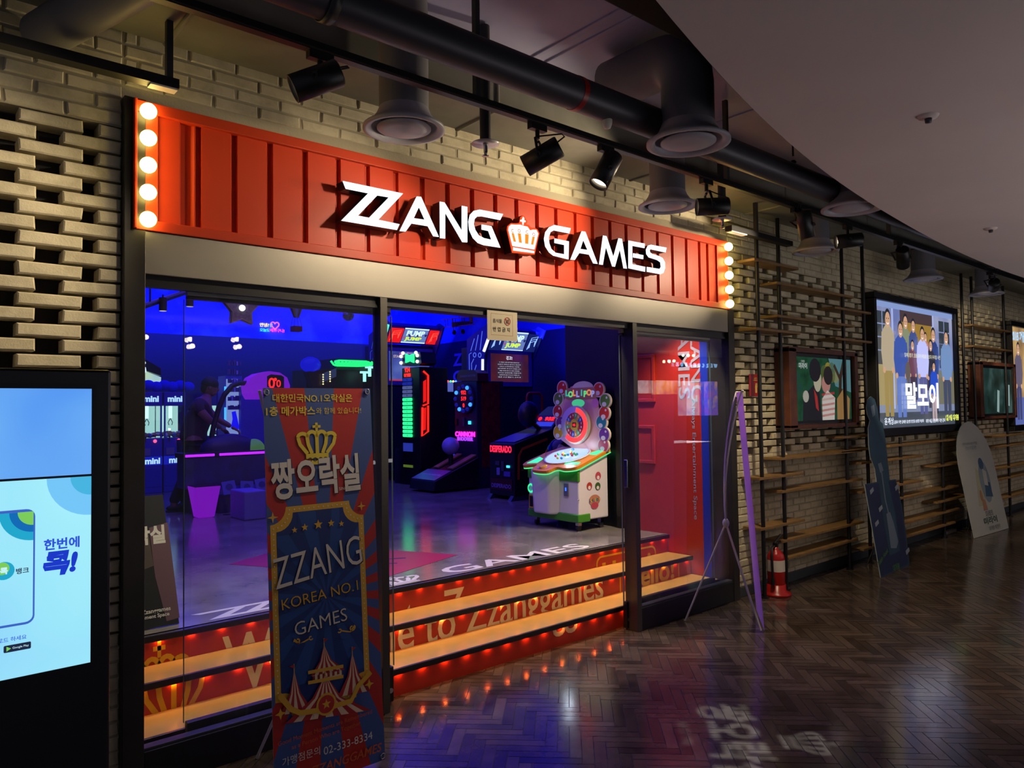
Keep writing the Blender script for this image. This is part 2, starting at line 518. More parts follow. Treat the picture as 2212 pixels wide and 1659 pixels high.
# right wall
l0, l1 = R(1.18), R(2.83)
brick_run(wb, XR0, XR1, 0, l0, rnd, end='left'); brick_run(wb, XR0, XR1, l1, TOPR, rnd, end='left')
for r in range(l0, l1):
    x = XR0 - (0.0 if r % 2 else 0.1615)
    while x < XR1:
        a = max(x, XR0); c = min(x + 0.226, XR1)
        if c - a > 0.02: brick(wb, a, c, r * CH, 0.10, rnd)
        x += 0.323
# mortar behind the bricks (a hair behind in plain zones, a hand deep behind the lattice)
zt = TOPR * CH
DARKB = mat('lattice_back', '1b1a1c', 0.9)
def back(x0, x1, z0, z1, y, m): wb.box(x0, x1, y, 3.66, z0, z1, m)
back(XL0, XL1, 0, R(0.62) * CH, YB + 0.007, GROUT); back(XL0, XL1, R(2.845) * CH - 0.006, zt, YB + 0.007, GROUT)
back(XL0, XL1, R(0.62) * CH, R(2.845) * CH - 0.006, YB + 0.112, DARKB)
back(XL1, XR0, R(2.965) * CH - 0.006, zt, YB + 0.007, GROUT)
back(XR0, XR1, 0, l0 * CH, YB + 0.007, GROUT); back(XR0, XR1, l1 * CH - 0.006, zt, YB + 0.007, GROUT)
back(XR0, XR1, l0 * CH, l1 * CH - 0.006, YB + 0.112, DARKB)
WALLF = struct(wb.build('wall_front', origin=(0, YB, 0)))
# dark skirting along the right wall
struct(MB().box(XR0, XR1, YB - 0.012, YB + 0.02, 0, 0.085, mat('skirting_paint', '3b4348', 0.6)).build('baseboard_right', bevel=0.004))

# ================================================================ shop shell behind the door line
XS0, XS1, YSH, ZF = -2.2, 9.0, 13.6, 0.465
NAVY = mat('navy_wall', '0c1440', 0.6, bump=0.05, bscale=40)
# upper wall: painted night-blue sky with paler clouds
SKYW = bpy.data.materials.new('painted_sky_wall'); SKYW.use_nodes = True
_nt = SKYW.node_tree; _b = _nt.nodes['Principled BSDF']; _b.inputs['Roughness'].default_value = 0.8
_tc = _nt.nodes.new('ShaderNodeTexCoord'); _n = _nt.nodes.new('ShaderNodeTexNoise'); _n.inputs['Scale'].default_value = 0.9; _n.inputs['Detail'].default_value = 9
_rp = _nt.nodes.new('ShaderNodeValToRGB')
_rp.color_ramp.elements[0].position = 0.55; _rp.color_ramp.elements[0].color = (*lin('2040c8'), 1)
_rp.color_ramp.elements[1].position = 0.75; _rp.color_ramp.elements[1].color = (*lin('8aa4ee'), 1)
for _a, _c in ((_tc.outputs['Object'], _n.inputs['Vector']), (_n.outputs['Fac'], _rp.inputs['Fac']), (_rp.outputs['Color'], _b.inputs['Base Color'])): _nt.links.new(_a, _c)
ZBD = 2.97
def shellwall(name, x0, x1, y0, y1):
    b = MB().box(x0, x1, y0, y1, 0.0, ZBD, NAVY).box(x0, x1, y0, y1, ZBD, 4.7, SKYW)
    return struct(b.build(name))
shellwall('wall_back', XS0 - 0.1, XS1 + 0.1, YSH, YSH + 0.1)
shellwall('wall_right', XS1, XS1 + 0.1, 5.45, YSH)
shellwall('wall_left', XS0 - 0.1, XS0, 3.7, YSH)
struct(MB().box(5.46, XS1 + 0.1, 5.35, 5.45, 0.0, 4.7, NAVY).build('wall_inner'))
struct(MB().box(XS0 - 0.1, XS1 + 0.1, 3.66, YSH + 0.1, 4.7, 4.8, SKYW).build('ceiling_shop'))
# polished concrete floor of the arcade
CONC = bpy.data.materials.new('polished_concrete'); CONC.use_nodes = True
_nt = CONC.node_tree; _b = _nt.nodes['Principled BSDF']; _b.inputs['Roughness'].default_value = 0.14
_tc = _nt.nodes.new('ShaderNodeTexCoord'); _n = _nt.nodes.new('ShaderNodeTexNoise'); _n.inputs['Scale'].default_value = 2.2; _n.inputs['Detail'].default_value = 9; _n.inputs['Roughness'].default_value = 0.7
_rp = _nt.nodes.new('ShaderNodeValToRGB')
_rp.color_ramp.elements[0].position = 0.3; _rp.color_ramp.elements[0].color = (*lin('5a5452'), 1)
_rp.color_ramp.elements[1].position = 0.72; _rp.color_ramp.elements[1].color = (*lin('8e8880'), 1)
_mr = _nt.nodes.new('ShaderNodeMapRange'); _mr.inputs[3].default_value = 0.08; _mr.inputs[4].default_value = 0.24
for _a, _c in ((_tc.outputs['Object'], _n.inputs['Vector']), (_n.outputs['Fac'], _rp.inputs['Fac']), (_rp.outputs['Color'], _b.inputs['Base Color']), (_n.outputs['Fac'], _mr.inputs[0]), (_mr.outputs[0], _b.inputs['Roughness'])): _nt.links.new(_a, _c)
struct(MB().box(XS0, XS1, 4.115, YSH, 0.30, ZF, CONC).build('floor_shop'))

# ================================================================ service ceiling over the shop front and the big curved soffit
struct(MB().box(-3.0, 16.0, -3.4, 3.66, 4.05, 4.2, mat('ceiling_black', '07070a', 0.9)).build('ceiling_slab'))
SOFF = mat('soffit_paint', 'cbbcb4', 0.85, var=0.05, vscale=1.3)
pts = [(-0.9, 0.15), (0.2, 0.72), (1.0, 1.05), (1.65, 1.28), (2.66, 1.55), (3.69, 1.75), (4.95, 1.91), (6.42, 2.03), (8.1, 2.07), (10.5, 2.0), (13, 1.75), (16, 1.2)]
def smooth_curve(P, n=6):
    out = []
    for i in range(len(P) - 1):
        a = P[max(i - 1, 0)]; b = P[i]; c = P[i + 1]; d = P[min(i + 2, len(P) - 1)]
        for k in range(n):
            t = k / n
            out.append(tuple(0.5 * ((2 * b[q]) + (c[q] - a[q]) * t + (2 * a[q] - 5 * b[q] + 4 * c[q] - d[q]) * t * t + (3 * b[q] - a[q] - 3 * c[q] + d[q]) * t ** 3) for q in (0, 1)))
    return out + [P[-1]]
edge = smooth_curve(pts)
sb = MB()
sb.prism([(-3.0, -3.4)] + [(-3.0, -1.2)] + edge + [(16.0, -3.4)], 2.75, 2.77, SOFF)
ring = edge
vs = [(x, y, 2.752) for x, y in ring] + [(x, y, 4.05) for x, y in ring]
n = len(ring)
sb.add([(x, y + 0.002, z) for x, y, z in vs], [(i, i + 1, n + i + 1, n + i) for i in range(n - 1)], BLACKM)
struct(sb.build('ceiling_soffit'))
# two small recessed sensors in the soffit
for (x, y), lab in (((2005, 250), 'small recessed sprinkler cap in the pale curved ceiling, larger in view'), ((2140, 493), 'small recessed sprinkler cap in the pale curved ceiling, farther right and smaller')):
    p = atz(x, y, 2.75)
    t = thing('ceiling_sprinkler', lab, 'sprinkler', (p.x, p.y, 2.75), group='sprinkler caps in the pale ceiling')
    Mx = Matrix.Translation((p.x, p.y, 2.75))
    MB().lathe([(0.0, -0.012), (0.034, -0.01), (0.04, 0.0)], SOFF, Mx, n=16).build('cover_plate', t)
    MB().lathe([(0.0, -0.03), (0.012, -0.028), (0.014, -0.012), (0.0, -0.012)], DARKG, Mx, n=10).build('nozzle', t)

struct(MB().box(15.9, 16.0, -3.4, 3.66, 0, 4.05, mat('end_wall', '17151a', 0.8)).build('wall_end'))
struct(MB().box(-3.0, 15.9, 3.52, 3.66, 3.462, 4.05, mat('upper_wall_dark', '101014', 0.9)).build('wall_upper'))
# ================================================================ facing side of the lobby: only met in reflections
struct(MB().box(6.2, 16.0, -3.4, -3.25, 0, 2.75, mat('lobby_wall', '2a2426', 0.7)).build('wall_lobby'))

# light panels added out of view to brighten soffit, floor and opposite wall
for k in range(5):
    x0 = 6.5 + k * 1.06
    t = thing('fill_panel', 'bright menu board over the lobby counter, %s' % ('first by the corner', 'second from the corner', 'middle one of five', 'fourth from the corner', 'fifth from the corner, by the posters')[k], 'menu board', (x0 + .5, -3.22, 1.35), group='lit menu boards of the lobby')
    MB().box(x0 - .02, x0 + 1.0, -3.25, -3.20, 1.33, 2.37, BLACK).build('frame', t)
    MB().box(x0, x0 + .98, -3.20, -3.195, 1.35, 2.35, glow('fill_panel_glow', 'f4e6e4', 1.4)).build('lit_face', t)

dcn = thing('soffit_fill_counter', 'long white lobby counter with a luminous top, outside the picture to the right', 'counter', (7.0, -0.75, 0))
MB().box(3.4, 11.0, -1.05, -0.45, 0.0, 0.98, mat('counter_front', '4a4446', 0.5)).build('body', dcn)
MB().box(3.45, 10.95, -1.0, -0.5, 0.98, 0.985, glow('counter_fill_glow', 'f2eaee', 6.5)).build('lit_top', dcn)  # glowing counter top added out of view to brighten the soffit

GLOBE = glow('pendant_globe', 'ffe2b4', 40.0)
for k, (x, z) in enumerate(((2.47, 2.51), (2.98, 2.51), (2.98, 2.42), (3.56, 2.54), (3.56, 2.44), (13.27, 2.69), (13.46, 2.69), (12.60, 2.54), (12.77, 2.55))):
    y = -2.6 if k not in (2, 4) else -2.52
    t = thing('pendant_lamp', 'warm globe lamp mirrored in the glass, %s' % ('leftmost', 'upper of the second pair', 'lower of the second pair', 'upper of the third pair', 'lower of the third pair', 'high left one by the posters', 'high right one by the posters', 'low left one by the posters', 'low right one by the posters')[k], 'lamp', (x, y, z), group='globe lamps of the lobby')
    MB().ball((x, y, z), .032, GLOBE, 14, 8).build('globe', t)
    MB().cyl((x, y, z + .03), (x, y, 2.751), .006, BLACK, n=8).build('cord', t)
# ================================================================ header, door frame and glass  (plane of the shop front: y = 3.45)
YF = 3.45
hb = MB().box(0.845, 5.40, YF, 3.62, 2.204, 2.392, STEEL)
struct(hb.build('trim_1', bevel=0.003))
struct(MB().box(0.86, 5.38, YF + 0.03, 3.60, 2.165, 2.204, BLACK).build('trim_2'))          # dark track under the header
JAMB = mat('dark_steel_jamb', '3a3833', 0.42, 0.6, var=0.2, vscale=5)
struct(MB().box(0.802, 0.888, YF - 0.005, 3.66, 0.0, 2.965, JAMB).build('trim_3', bevel=0.003))   # left jamb, full height of the sign
struct(MB().box(5.345, 5.43, YF - 0.005, 3.66, 0.0, 2.392, JAMB).build('trim_4', bevel=0.003))
POST = mat('post_metal', '57544e', 0.38, 0.7)
struct(MB().box(2.052, 2.096, YF - 0.002, 3.53, 0.0, 2.204, POST).build('trim_5', bevel=0.002))
struct(MB().box(4.129, 4.176, YF - 0.002, 3.56, 0.0, 2.204, POST).build('trim_6', bevel=0.002))
RAILG = mat('rail_grey', 'a29d88', 0.45, 0.3)
def fixed_bay(name, x0, x1):
    w = thing(name, None, None, ((x0 + x1) / 2, YF, 0), kind='structure')
    MB().box(x0, x1, YF + 0.03, YF + 0.04, 0.16, 2.165, GLASS).build('pane', w)
    MB().box(x0, x1, YF, YF + 0.07, 0.0, 0.16, BLACK).box(x0, x1, YF + 0.01, YF + 0.06, 0.158, 0.172, DARKG).build('bottom_rail', w, bevel=0.003)
    MB().box(x0, x1, YF + 0.02, YF + 0.05, 2.15, 2.166, BLACK).build('top_rail', w)
    return w
fixed_bay('window_1', 0.888, 2.052)
fixed_bay('window_2', 4.176, 5.345)
def sliding_leaf(name, x0, x1):
    w = thing(name, None, None, ((x0 + x1) / 2, 3.53, 0), kind='structure')
    y = 3.545
    MB().box(x0, x1, y, y + 0.012, 0.10, 2.14, GLASS).build('pane', w)
    MB().box(x0 + 0.01, x1 - 0.01, y - 0.012, y + 0.024, 2.138, 2.192, RAILG).box(x0 + 0.01, x1 - 0.01, y - 0.01, y + 0.022, 2.122, 2.138, BLACK).build('top_patch_rail', w, bevel=0.003)
    MB().box(x0 + 0.01, x1 - 0.01, y - 0.012, y + 0.024, 0.012, 0.20, BLACK).build('bottom_patch_rail', w, bevel=0.003)
    for q in (x0 - .002, x1): MB().box(q, q + .002, y, y + .012, .2, 2.12, mat('glass_edge', '5a6a70', .2)).build('glass_edge', w)
    k = x1 - 0.03 if x0 < 2 else x0 + 0.03
    MB().cyl((k, y - 0.016, 0.075), (k, y - 0.008, 0.075), 0.014, CHROME).build('lock', w)
    return w
sliding_leaf('door_1', 1.08, 2.18)
sliding_leaf('door_2', 4.10, 5.22)

# ================================================================ red container-style sign board with bulbs and channel letters
sign = thing('shop_sign', 'long red corrugated sign board with lit white ZZANG GAMES letters and bulbs at both ends', 'sign', (3.1, YF, 2.39))
SX0, SX1, SZ0, SZ1 = 0.842, 5.36, 2.392, 2.957
sg = MB()
# corrugated sheet between the end panels
gx = [1.031, 1.121, 1.286, 1.459, 1.641, 1.823, 1.995, 2.173, 2.347, 2.522, 2.702, 2.881, 3.053, 3.228, 3.396, 3.575, 3.747, 3.928, 4.101, 4.280, 4.460, 4.640, 4.818, 4.99, 5.10]
ya, yb = YF + 0.012, YF + 0.034
prof = [(0.935, ya)]
for i, g in enumerate(gx):
    if i == 0: prof += [(g, ya), (g + 0.012, yb), (g + 0.055, yb), (g + 0.07, ya)]
    else: prof += [(g - 0.026, ya), (g - 0.012, yb), (g + 0.004, yb), (g + 0.008, ya)]
prof += [(5.21, ya)]
vs = [(x, y, SZ0 + 0.045) for x, y in prof] + [(x, y, SZ1 - 0.048) for x, y in prof]
n = len(prof)
sg.add(vs, [(i, i + 1, n + i + 1, n + i) for i in range(n - 1)], RED)
sg.box(SX0, SX1, YF + 0.05, YF + 0.07, SZ0, SZ1, RED)
sg.build('corrugated_sheet', sign)
fr = MB()
fr.box(SX0, SX1, YF - 0.012, YF + 0.06, SZ1 - 0.05, SZ1, RED).box(SX0, SX1, YF - 0.012, YF + 0.06, SZ0, SZ0 + 0.046, RED)
fr.box(SX0, 0.938, YF - 0.004, YF + 0.06, SZ0 + 0.04, SZ1 - 0.04, RED).box(5.205, SX1, YF - 0.004, YF + 0.06, SZ0 + 0.04, SZ1 - 0.04, RED)
fr.box(SX0 - 0.006, SX0 + 0.006, YF - 0.03, YF + 0.06, SZ0, SZ1, RED)
fr.build('sign_frame', sign, bevel=0.003)
BULB = glow('bulb_glass', 'ffe07a', 17.0)
SOCK = mat('bulb_socket', 'd8c8a8', 0.4)
for x in (0.889, 5.322):
    for z in (2.906, 2.788, 2.670, 2.552, 2.434):
        MB().ball((x, YF - 0.037, z), 0.034, BULB, 20, 12).build('bulb', sign)
        MB().cyl((x, YF - 0.02, z), (x, YF + 0.0, z), 0.02, SOCK, n=14).build('bulb_socket', sign)
# letters: outlines at the plane of the letter faces, real depth back to the board
LSIDE = mat('letter_return', '16121a', 0.35)
LFACE = mat('letter_face_lit', '050505', .8, emis='eef4ff', es=1.7, spec=.05)
YL = 3.365
def outline(ps, ox, oy, k=5.53): return [(aty(ox + x / k, oy + y / k, YL).x, aty(ox + x / k, oy + y / k, YL).z) for x, y in ps]
letters = {
 'ZZ': [((700, 370), [(225, 115), (945, 265), (650, 578), (903, 632), (872, 700), (208, 588), (530, 262), (262, 208)], [[(638, 287), (776, 310), (540, 555), (405, 530)]])],
 'A': [((700, 370), [(1110, 300), (1160, 305), (1372, 783), (1308, 775), (1242, 655), (1045, 622), (975, 720), (905, 712)], [[(1135, 425), (1205, 578), (1072, 560)]])],
 'N': [((700, 370), [(1385, 362), (1440, 372), (1648, 712), (1648, 412), (1712, 425), (1712, 848), (1655, 845), (1448, 490), (1448, 803), (1388, 797)], [])],
 'G': [((700, 370), [(2140, 510), (1860, 457), (1790, 472), (1745, 520), (1727, 600), (1737, 700), (1780, 795), (1840, 855), (1910, 882), (2108, 912), (2000, 655), (1885, 635), (1885, 695), (1965, 712), (2003, 818), (1912, 798), (1850, 765), (1808, 700), (1790, 630), (1800, 570), (1830, 540), (1885, 537), (2105, 582)], [])],
 'G2': [((1060, 440), [(958, 293), (760, 254), (700, 280), (655, 340), (640, 420), (655, 510), (700, 580), (750, 620), (930, 665), (935, 450), (765, 415), (765, 468), (882, 492), (882, 605), (775, 585), (725, 540), (700, 470), (695, 400), (715, 340), (755, 318), (940, 355)], [])],
 'A2': [((1060, 440), [(1090, 328), (1132, 335), (1278, 718), (1228, 712), (1178, 608), (1060, 588), (1005, 672), (955, 668)], [[(1108, 430), (1160, 553), (1072, 540)]])],
 'M': [((1060, 440), [(1345, 380), (1385, 388), (1468, 640), (1530, 412), (1568, 420), (1628, 775), (1590, 770), (1545, 540), (1485, 752), (1455, 748), (1378, 510), (1340, 730), (1298, 724)], [])],
 'E': [((1060, 440), [(1648, 440), (1842, 477), (1838, 530), (1692, 502), (1692, 722), (1848, 755), (1845, 812), (1648, 770)], []), ((1060, 440), [(1705, 592), (1825, 615), (1822, 662), (1702, 640)], [])],
 'S': [((1060, 440), [(2102, 525), (1915, 490), (1880, 500), (1858, 550), (1862, 600), (1890, 640), (1990, 672), (2030, 700), (2035, 755), (2020, 780), (1868, 755), (1868, 812), (2030, 842), (2065, 825), (2085, 770), (2082, 700), (2055, 650), (2010, 625), (1930, 600), (1905, 580), (1900, 555), (1910, 543), (2090, 582)], [])],
}
LM = frame((0, YL, 0), (1, 0, 0), (0, 0, 1))
for key, parts in letters.items():
    bk = MB(LM); fc = MB(LM)
    for org, ps, hs in parts:
        o2 = outline(ps, *org); h2 = [outline(h, *org) for h in hs]
        bk.prism(o2, -0.072, -0.004, LSIDE, holes=h2)
        fc.prism(o2, -0.004, 0.0, LFACE, holes=h2)
    lt = bk.build('channel_letter', sign); WM[lt.name] = WM[sign.name]
    fc.build('letter_face', lt)
# crown between the two words
CRF = mat('crown_face_red', '050505', .8, emis='ff4a1c', es=1.3, spec=.05); CRO = mat('crown_face_orange', '050505', .8, emis='f08a1e', es=1.2, spec=.05); CRW = mat('crown_face_white', '050505', .8, emis='fff4ee', es=1.7, spec=.05)
cro = [(258, 585), (525, 608), (582, 355), (562, 308), (525, 286), (484, 288), (462, 258), (428, 246), (438, 208), (408, 155), (385, 138), (358, 160), (346, 212), (343, 230), (300, 234), (243, 232), (203, 268), (196, 312)]
o2 = outline(cro, 1060, 440)
cb = MB(LM).prism(o2, -0.072, -0.004, LSIDE).build('crown_emblem', sign); WM[cb.name] = WM[sign.name]
cf = MB(LM).prism(o2, -0.004, 0.0, CRF)
def inner(ps, m, d): cf.prism(outline(ps, 1060, 440), 0.0 + d, 0.0005 + d, m)
inner([(266, 520), (520, 565), (520, 592), (266, 560)], CRW, 0)
inner([(258, 505), (522, 548), (568, 358), (545, 312), (505, 310), (470, 318), (440, 275), (395, 265), (350, 250), (300, 252), (245, 248), (215, 275), (210, 315)], CRW, 0)
inner([(385, 155), (402, 172), (400, 195), (418, 205), (415, 222), (396, 222), (392, 255), (378, 250), (376, 218), (350, 210), (352, 194), (370, 192)], CRW, 0)
for ps in ([(248, 350), (275, 352), (302, 458), (272, 452)], [(322, 352), (358, 356), (372, 470), (338, 464)], [(410, 362), (452, 368), (448, 482), (410, 476)], [(498, 392), (526, 396), (508, 492), (480, 488)]):
    inner(ps, CRO, 0.0006)
for ch, x, y in (('C', 258, 325), ('O', 338, 325), ('C', 432, 338), ('O', 512, 368)):
    p = outline([(x, y)], 1060, 440)[0]
    cf.text(ch, CRF, Matrix.Translation((p[0], p[1], 0)), h=0.022, d1=0.0014, bold=0.02)
cf.build('crown_face', cb)

# ================================================================ entrance steps with lit printed risers
steps = thing('entrance_steps', 'three wide wooden entrance steps with red printed risers and orange under-lighting', 'steps', (3.1, 3.85, 0))
TREAD = mat('tread_laminate', 'bb9650', 0.32, var=0.12, vscale=5, coat=0.3)
NOSE = mat('tread_nosing', '1c1418', 0.4)
RISER = mat('riser_red', 'b02a14', 0.45)
RY = [3.612, 3.868, 4.112]; NY = [3.590, 3.848, 4.092]; TZ = [0.157, 0.312, 0.465]
X0, X1 = 0.888, 5.345
for i in range(3):
    z0 = TZ[i - 1] if i else 0.0
    MB().box(X0, X1, RY[i], RY[i] + 0.02, z0, TZ[i] - 0.03, RISER).build('riser', steps)
    back_y = RY[i + 1] if i < 2 else 4.14
    MB().box(X0, X1, NY[i] + 0.002, back_y, TZ[i] - 0.028, TZ[i], TREAD if i < 2 else CONC).build('tread', steps)
    MB().box(X0, X1, NY[i] - 0.006, NY[i] + 0.012, TZ[i] - 0.032, TZ[i] + 0.002, NOSE).build('nosing', steps, bevel=0.003)
# one LED ribbon under each nosing: a row of small orange lamps
LED = glow('led_orange', 'ff8a34', 240.0)
for i in range(3):
    xs = [X0]; x = X0 + 0.08
    while x < X1 - 0.02:
        xs += [x - 0.011, x + 0.011]; x += 0.16
    xs.append(X1); n = len(xs); y0, y1, z = NY[i] + 0.011, NY[i] + 0.018, TZ[i] - 0.0285
    b = MB().add([(q, y0, z) for q in xs] + [(q, y1, z) for q in xs], [(k + n, k + n + 1, k + 1, k) for k in range(0, n - 1, 2)], WHITE)
    k0 = len(b.v); b.f += [[k + n, k + n + 1, k + 1, k] for k in range(1, n - 1, 2)]; b.mi += [b._m(LED)] * len(range(1, n - 1, 2)); b.sm += [False] * len(range(1, n - 1, 2))
    b.build('led_ribbon', steps)
# lettering that runs over all three risers, each riser carrying its slice
PCREAM = mat('print_cream', 'e2d6a8', 0.5); PYEL = mat('print_yellow', 'd8a800', 0.5)
def slice_to_risers(make, m):
    for i in range(3):
        z0 = (TZ[i - 1] if i else 0.0) + 0.001; z1 = TZ[i] - 0.031
        yy = RY[i] - 0.0006
        src = make()
        bm = bmesh.new()
        for v in src.v: bm.verts.new(v)
        bm.verts.ensure_lookup_table()
        for f in src.f:
            try: bm.faces.new([bm.verts[k] for k in f])
            except ValueError: pass
        for co, no in (((0, 0, z0), (0, 0, -1)), ((0, 0, z1), (0, 0, 1))):
            bmesh.ops.bisect_plane(bm, geom=bm.verts[:] + bm.edges[:] + bm.faces[:], plane_co=co, plane_no=no, clear_outer=True)
        if bm.faces:
            bm.verts.index_update()
            b = MB(); b.add([(v.co.x, yy, v.co.z) for v in bm.verts], [tuple(v.index for v in f.verts) for f in bm.faces], m)
            b.build('riser_lettering', steps)
        bm.free()
TEXTM = frame((0, RY[1], 0), (1, 0, 0), (0, 0, 1))
def welcome():
    b = MB(); b.text('Welcome to Zzanggames', PCREAM, TEXTM @ Matrix.Translation((2.84, 0.222, 0)), w=2.78, h=0.315, d1=0.0, bold=0.012)
    return b
slice_to_risers(welcome, PCREAM)
def crown_ribs(cx, cz, w, h):
    """crown drawn as five ribs over a band, in 2-D"""
    out = [rect(cx - w * .30, cx + w * .30, cz - h * .5, cz - h * .40), rect(cx - w * .28, cx + w * .28, cz - h * .36, cz - h * .24)]
    for a, t in ((-0.46, -0.24), (-0.24, -0.13), (0.0, 0.0), (0.24, 0.13), (0.46, 0.24)):
        out.append(stroke([(cx + w * t, cz - h * .24), (cx + w * (a * .8 + t * .2), cz - h * 0.02), (cx + w * a, cz + h * .14)], w * 0.085))
    for a0, a1 in ((-0.46, -0.24), (-0.24, 0.0), (0.0, 0.24), (0.24, 0.46)):
        m0 = (a0 + a1) / 2
        out.append(stroke([(cx + w * (m0 + 0.115 * math.cos(q)), cz + h * (.14 + (0.13 if abs(m0) < .2 else .09) * math.sin(q))) for q in [PI * k / 8 for k in range(9)]], w * 0.085))
    out.append(rect(cx - w * .03, cx + w * .03, cz + h * .27, cz + h * .48)); out.append(rect(cx - w * .10, cx + w * .10, cz + h * .36, cz + h * .42))
    return out
def stepcrown():
    b = MB(TEXTM)
    for q in crown_ribs(1.13, 0.235, 0.30, 0.40): b.prism(q, 0, 0, PYEL)
    return b
slice_to_risers(stepcrown, PYEL)
def hello():
    b = MB(TEXTM)
    b.text('Hello!', PYEL, Matrix.Translation((4.80, 0.245, 0)), w=0.62, h=0.19, d1=0.0, bold=0.03)
    o = rrect(4.42, 5.18, 0.10, 0.395, 0.06); q = rrect(4.435, 5.165, 0.115, 0.38, 0.05)
    b.prism(o, 0, 0, PYEL, holes=[q])
    return b
slice_to_risers(hello, PYEL)

# ================================================================ printed graphics on the arcade floor
FPRW = mat('floor_print_white', 'd9d4d0', 0.3); FPRR = mat('floor_print_red', 'a82c20', 0.35); FPRB = mat('floor_print_black', '241412', 0.4)
fp = MB()
zz = ZF + 0.0012
def onfloor(ps): return [(atz(x, y, ZF).x, atz(x, y, ZF).y) for x, y in ps]
FM = Matrix.Translation((0, 0, zz))
# white logo along the edge of the floor: real letters lying flat, read from the corridor
u = Vector((1, 0, 0))
fp.text('GAMES', FPRW, Matrix.Translation((3.74, 4.275, zz)), w=1.42, h=0.20, d1=0.0, bold=0.015)
for q in crown_ribs(2.66, 4.27, 0.36, 0.22): fp.prism(q, 0, 0, FPRW, M=FM)
fp.prism([(1.36, 4.36), (1.86, 4.36), (1.70, 4.215), (1.90, 4.215), (1.86, 4.18), (1.40, 4.18), (1.60, 4.325), (1.40, 4.325)], 0, 0, FPRW, M=FM, holes=[[(1.66, 4.325), (1.76, 4.325), (1.62, 4.215), (1.53, 4.215)]])
fp.text('ANG', FPRW, Matrix.Translation((2.16, 4.27, zz)), w=0.56, h=0.19, d1=0.0, bold=0.015)
tag(fp.build('floor_lettering'), 'white company lettering with crown laid flat along the edge of the arcade floor', 'floor sticker')
# red lozenge
lz = MB()
dia = onfloor([(480, 1224), (838, 1178), (990, 1200), (838, 1226)])
c0 = atz(735, 1202, ZF)
dia = [(2.02, 5.60), (2.78, 6.02), (3.46, 4.68), (2.70, 4.42)]
lz.prism(dia, 0, 0.0006, FPRR, M=FM)
for k, (a, c) in enumerate((((2.9, 4.95), (3.02, 5.12)), ((2.82, 5.0), (3.1, 4.86)), ((2.74, 4.9), (2.95, 4.74)), ((2.6, 4.85), (2.78, 5.1)), ((2.55, 5.05), (2.75, 4.8)), ((2.4, 5.3), (2.7, 5.5)))):
    lz.prism(stroke([a, c], 0.03), 0.001, 0.001, FPRB, M=FM)
tag(lz.build('floor_sticker'), 'red lozenge sticker with black strokes on the arcade floor', 'floor sticker')
# ================================================================ service ceiling: track, spots, ducts, diffusers, sprinklers
TY, TZc = 2.58, 2.965
TOPD = 3.508      # underside of the wide air duct, which carries the hangers
track = thing('lighting_track', 'long black lighting track hung along the shop front on square drop rods', 'lighting track', (5.0, TY, TZc))
MB().box(-1.0, 15.5, TY - 0.018, TY + 0.018, TZc, TZc + 0.035, BLACK).box(-1.0, 15.5, TY - 0.0185, TY - 0.0175, TZc + .004, TZc + .010, CHROME).build('rail', track)
for x in (0.72, 2.04, 4.02, 6.4, 9.2):
    MB().box(x - 0.012, x + 0.012, TY - 0.014, TY + 0.014, TZc + 0.035, TOPD, DARKG).build('drop_rod', track)
SPOTGLOW = glow('spot_lens', 'ffe6c0', 9.0)
spot_made = {}
WARM = (1.0, 0.80, 0.55)
def spot(x, head, aimdir, on, label, energy=0, cone=50, blend=0.6, size=0.0, ty=TY, tz=TZc, r=0.052, L=0.19):
    """can spotlight on a yoke: adapter clipped in the track, stem, yoke, cylindrical head"""
    t = thing('track_spotlight', label, 'spotlight', (x, ty, tz), group='black can spotlights on the track')
    MB().box(x - 0.05, x + 0.05, ty - 0.016, ty + 0.016, tz - 0.03, tz - 0.0005, BLACK).cyl((x, ty, tz - 0.03), (x, ty, tz - 0.07), 0.011, BLACK, n=10).build('adapter', t)
    h = Vector(head); d = Vector(aimdir).normalized()
    side = d.cross(Vector((0, 0, 1))); side = side.normalized() if side.length > 0.01 else Vector((1, 0, 0))
    top = Vector((x, ty, tz - 0.068)); k = r + 0.007
    upv = (top - h).normalized()
    yk = MB()
    a = h + side * k; c = h - side * k; sh = top - upv * 0.012
    for p in (a, c): yk.tube([p - upv * 0.012, p, p + (sh - h) * 0.92, sh + side * (0.012 if p is a else -0.012)], 0.0075, BLACK, n=6)
    yk.cyl(a - side * 0.004, a + side * 0.006, 0.012, DARKG, n=10).cyl(c + side * 0.004, c - side * 0.006, 0.012, DARKG, n=10)
    yk.build('yoke', t)
    F = frame(h, side, upv if abs(upv.dot(d)) < 0.98 else side.orthogonal())
    # cylinder frame: z axis along aim
    xx = d.orthogonal().normalized(); Mz = frame(h, xx, d.cross(xx))
    hd = MB()
    hd.lathe([(0.0, -L * .55), (r * .9, -L * .55), (r, -L * .52), (r, L * .45), (r * .90, L * .45), (r * .84, L * .34), (r * .84, L * .30)], BLACK, Mz, n=28)
    hdo = hd.build('lamp_head', t)
    ln = MB().lathe([(0.0, L * .30), (r * .84, L * .305)], SPOTGLOW if on else mat('spot_lens_off', '2a2a2e', 0.2), Mz, n=24).build('lens', hdo)
    back_p = h - d * L * .53 + upv * r * .5
    MB().tube([back_p, back_p - d * 0.03 + upv * 0.02 + side * .03, back_p - d * 0.02 + upv * 0.04 + side * .03, top + upv * 0.015 + side * .01], 0.004, BLACK, n=6).build('cable', t)
    if on and energy:
        o = lamp('spot_beam', 'SPOT', h + d * (L * .47), energy, WARM, h + d * 3, spot_size=math.radians(cone), spot_blend=blend, shadow_soft_size=0.035)
    return t
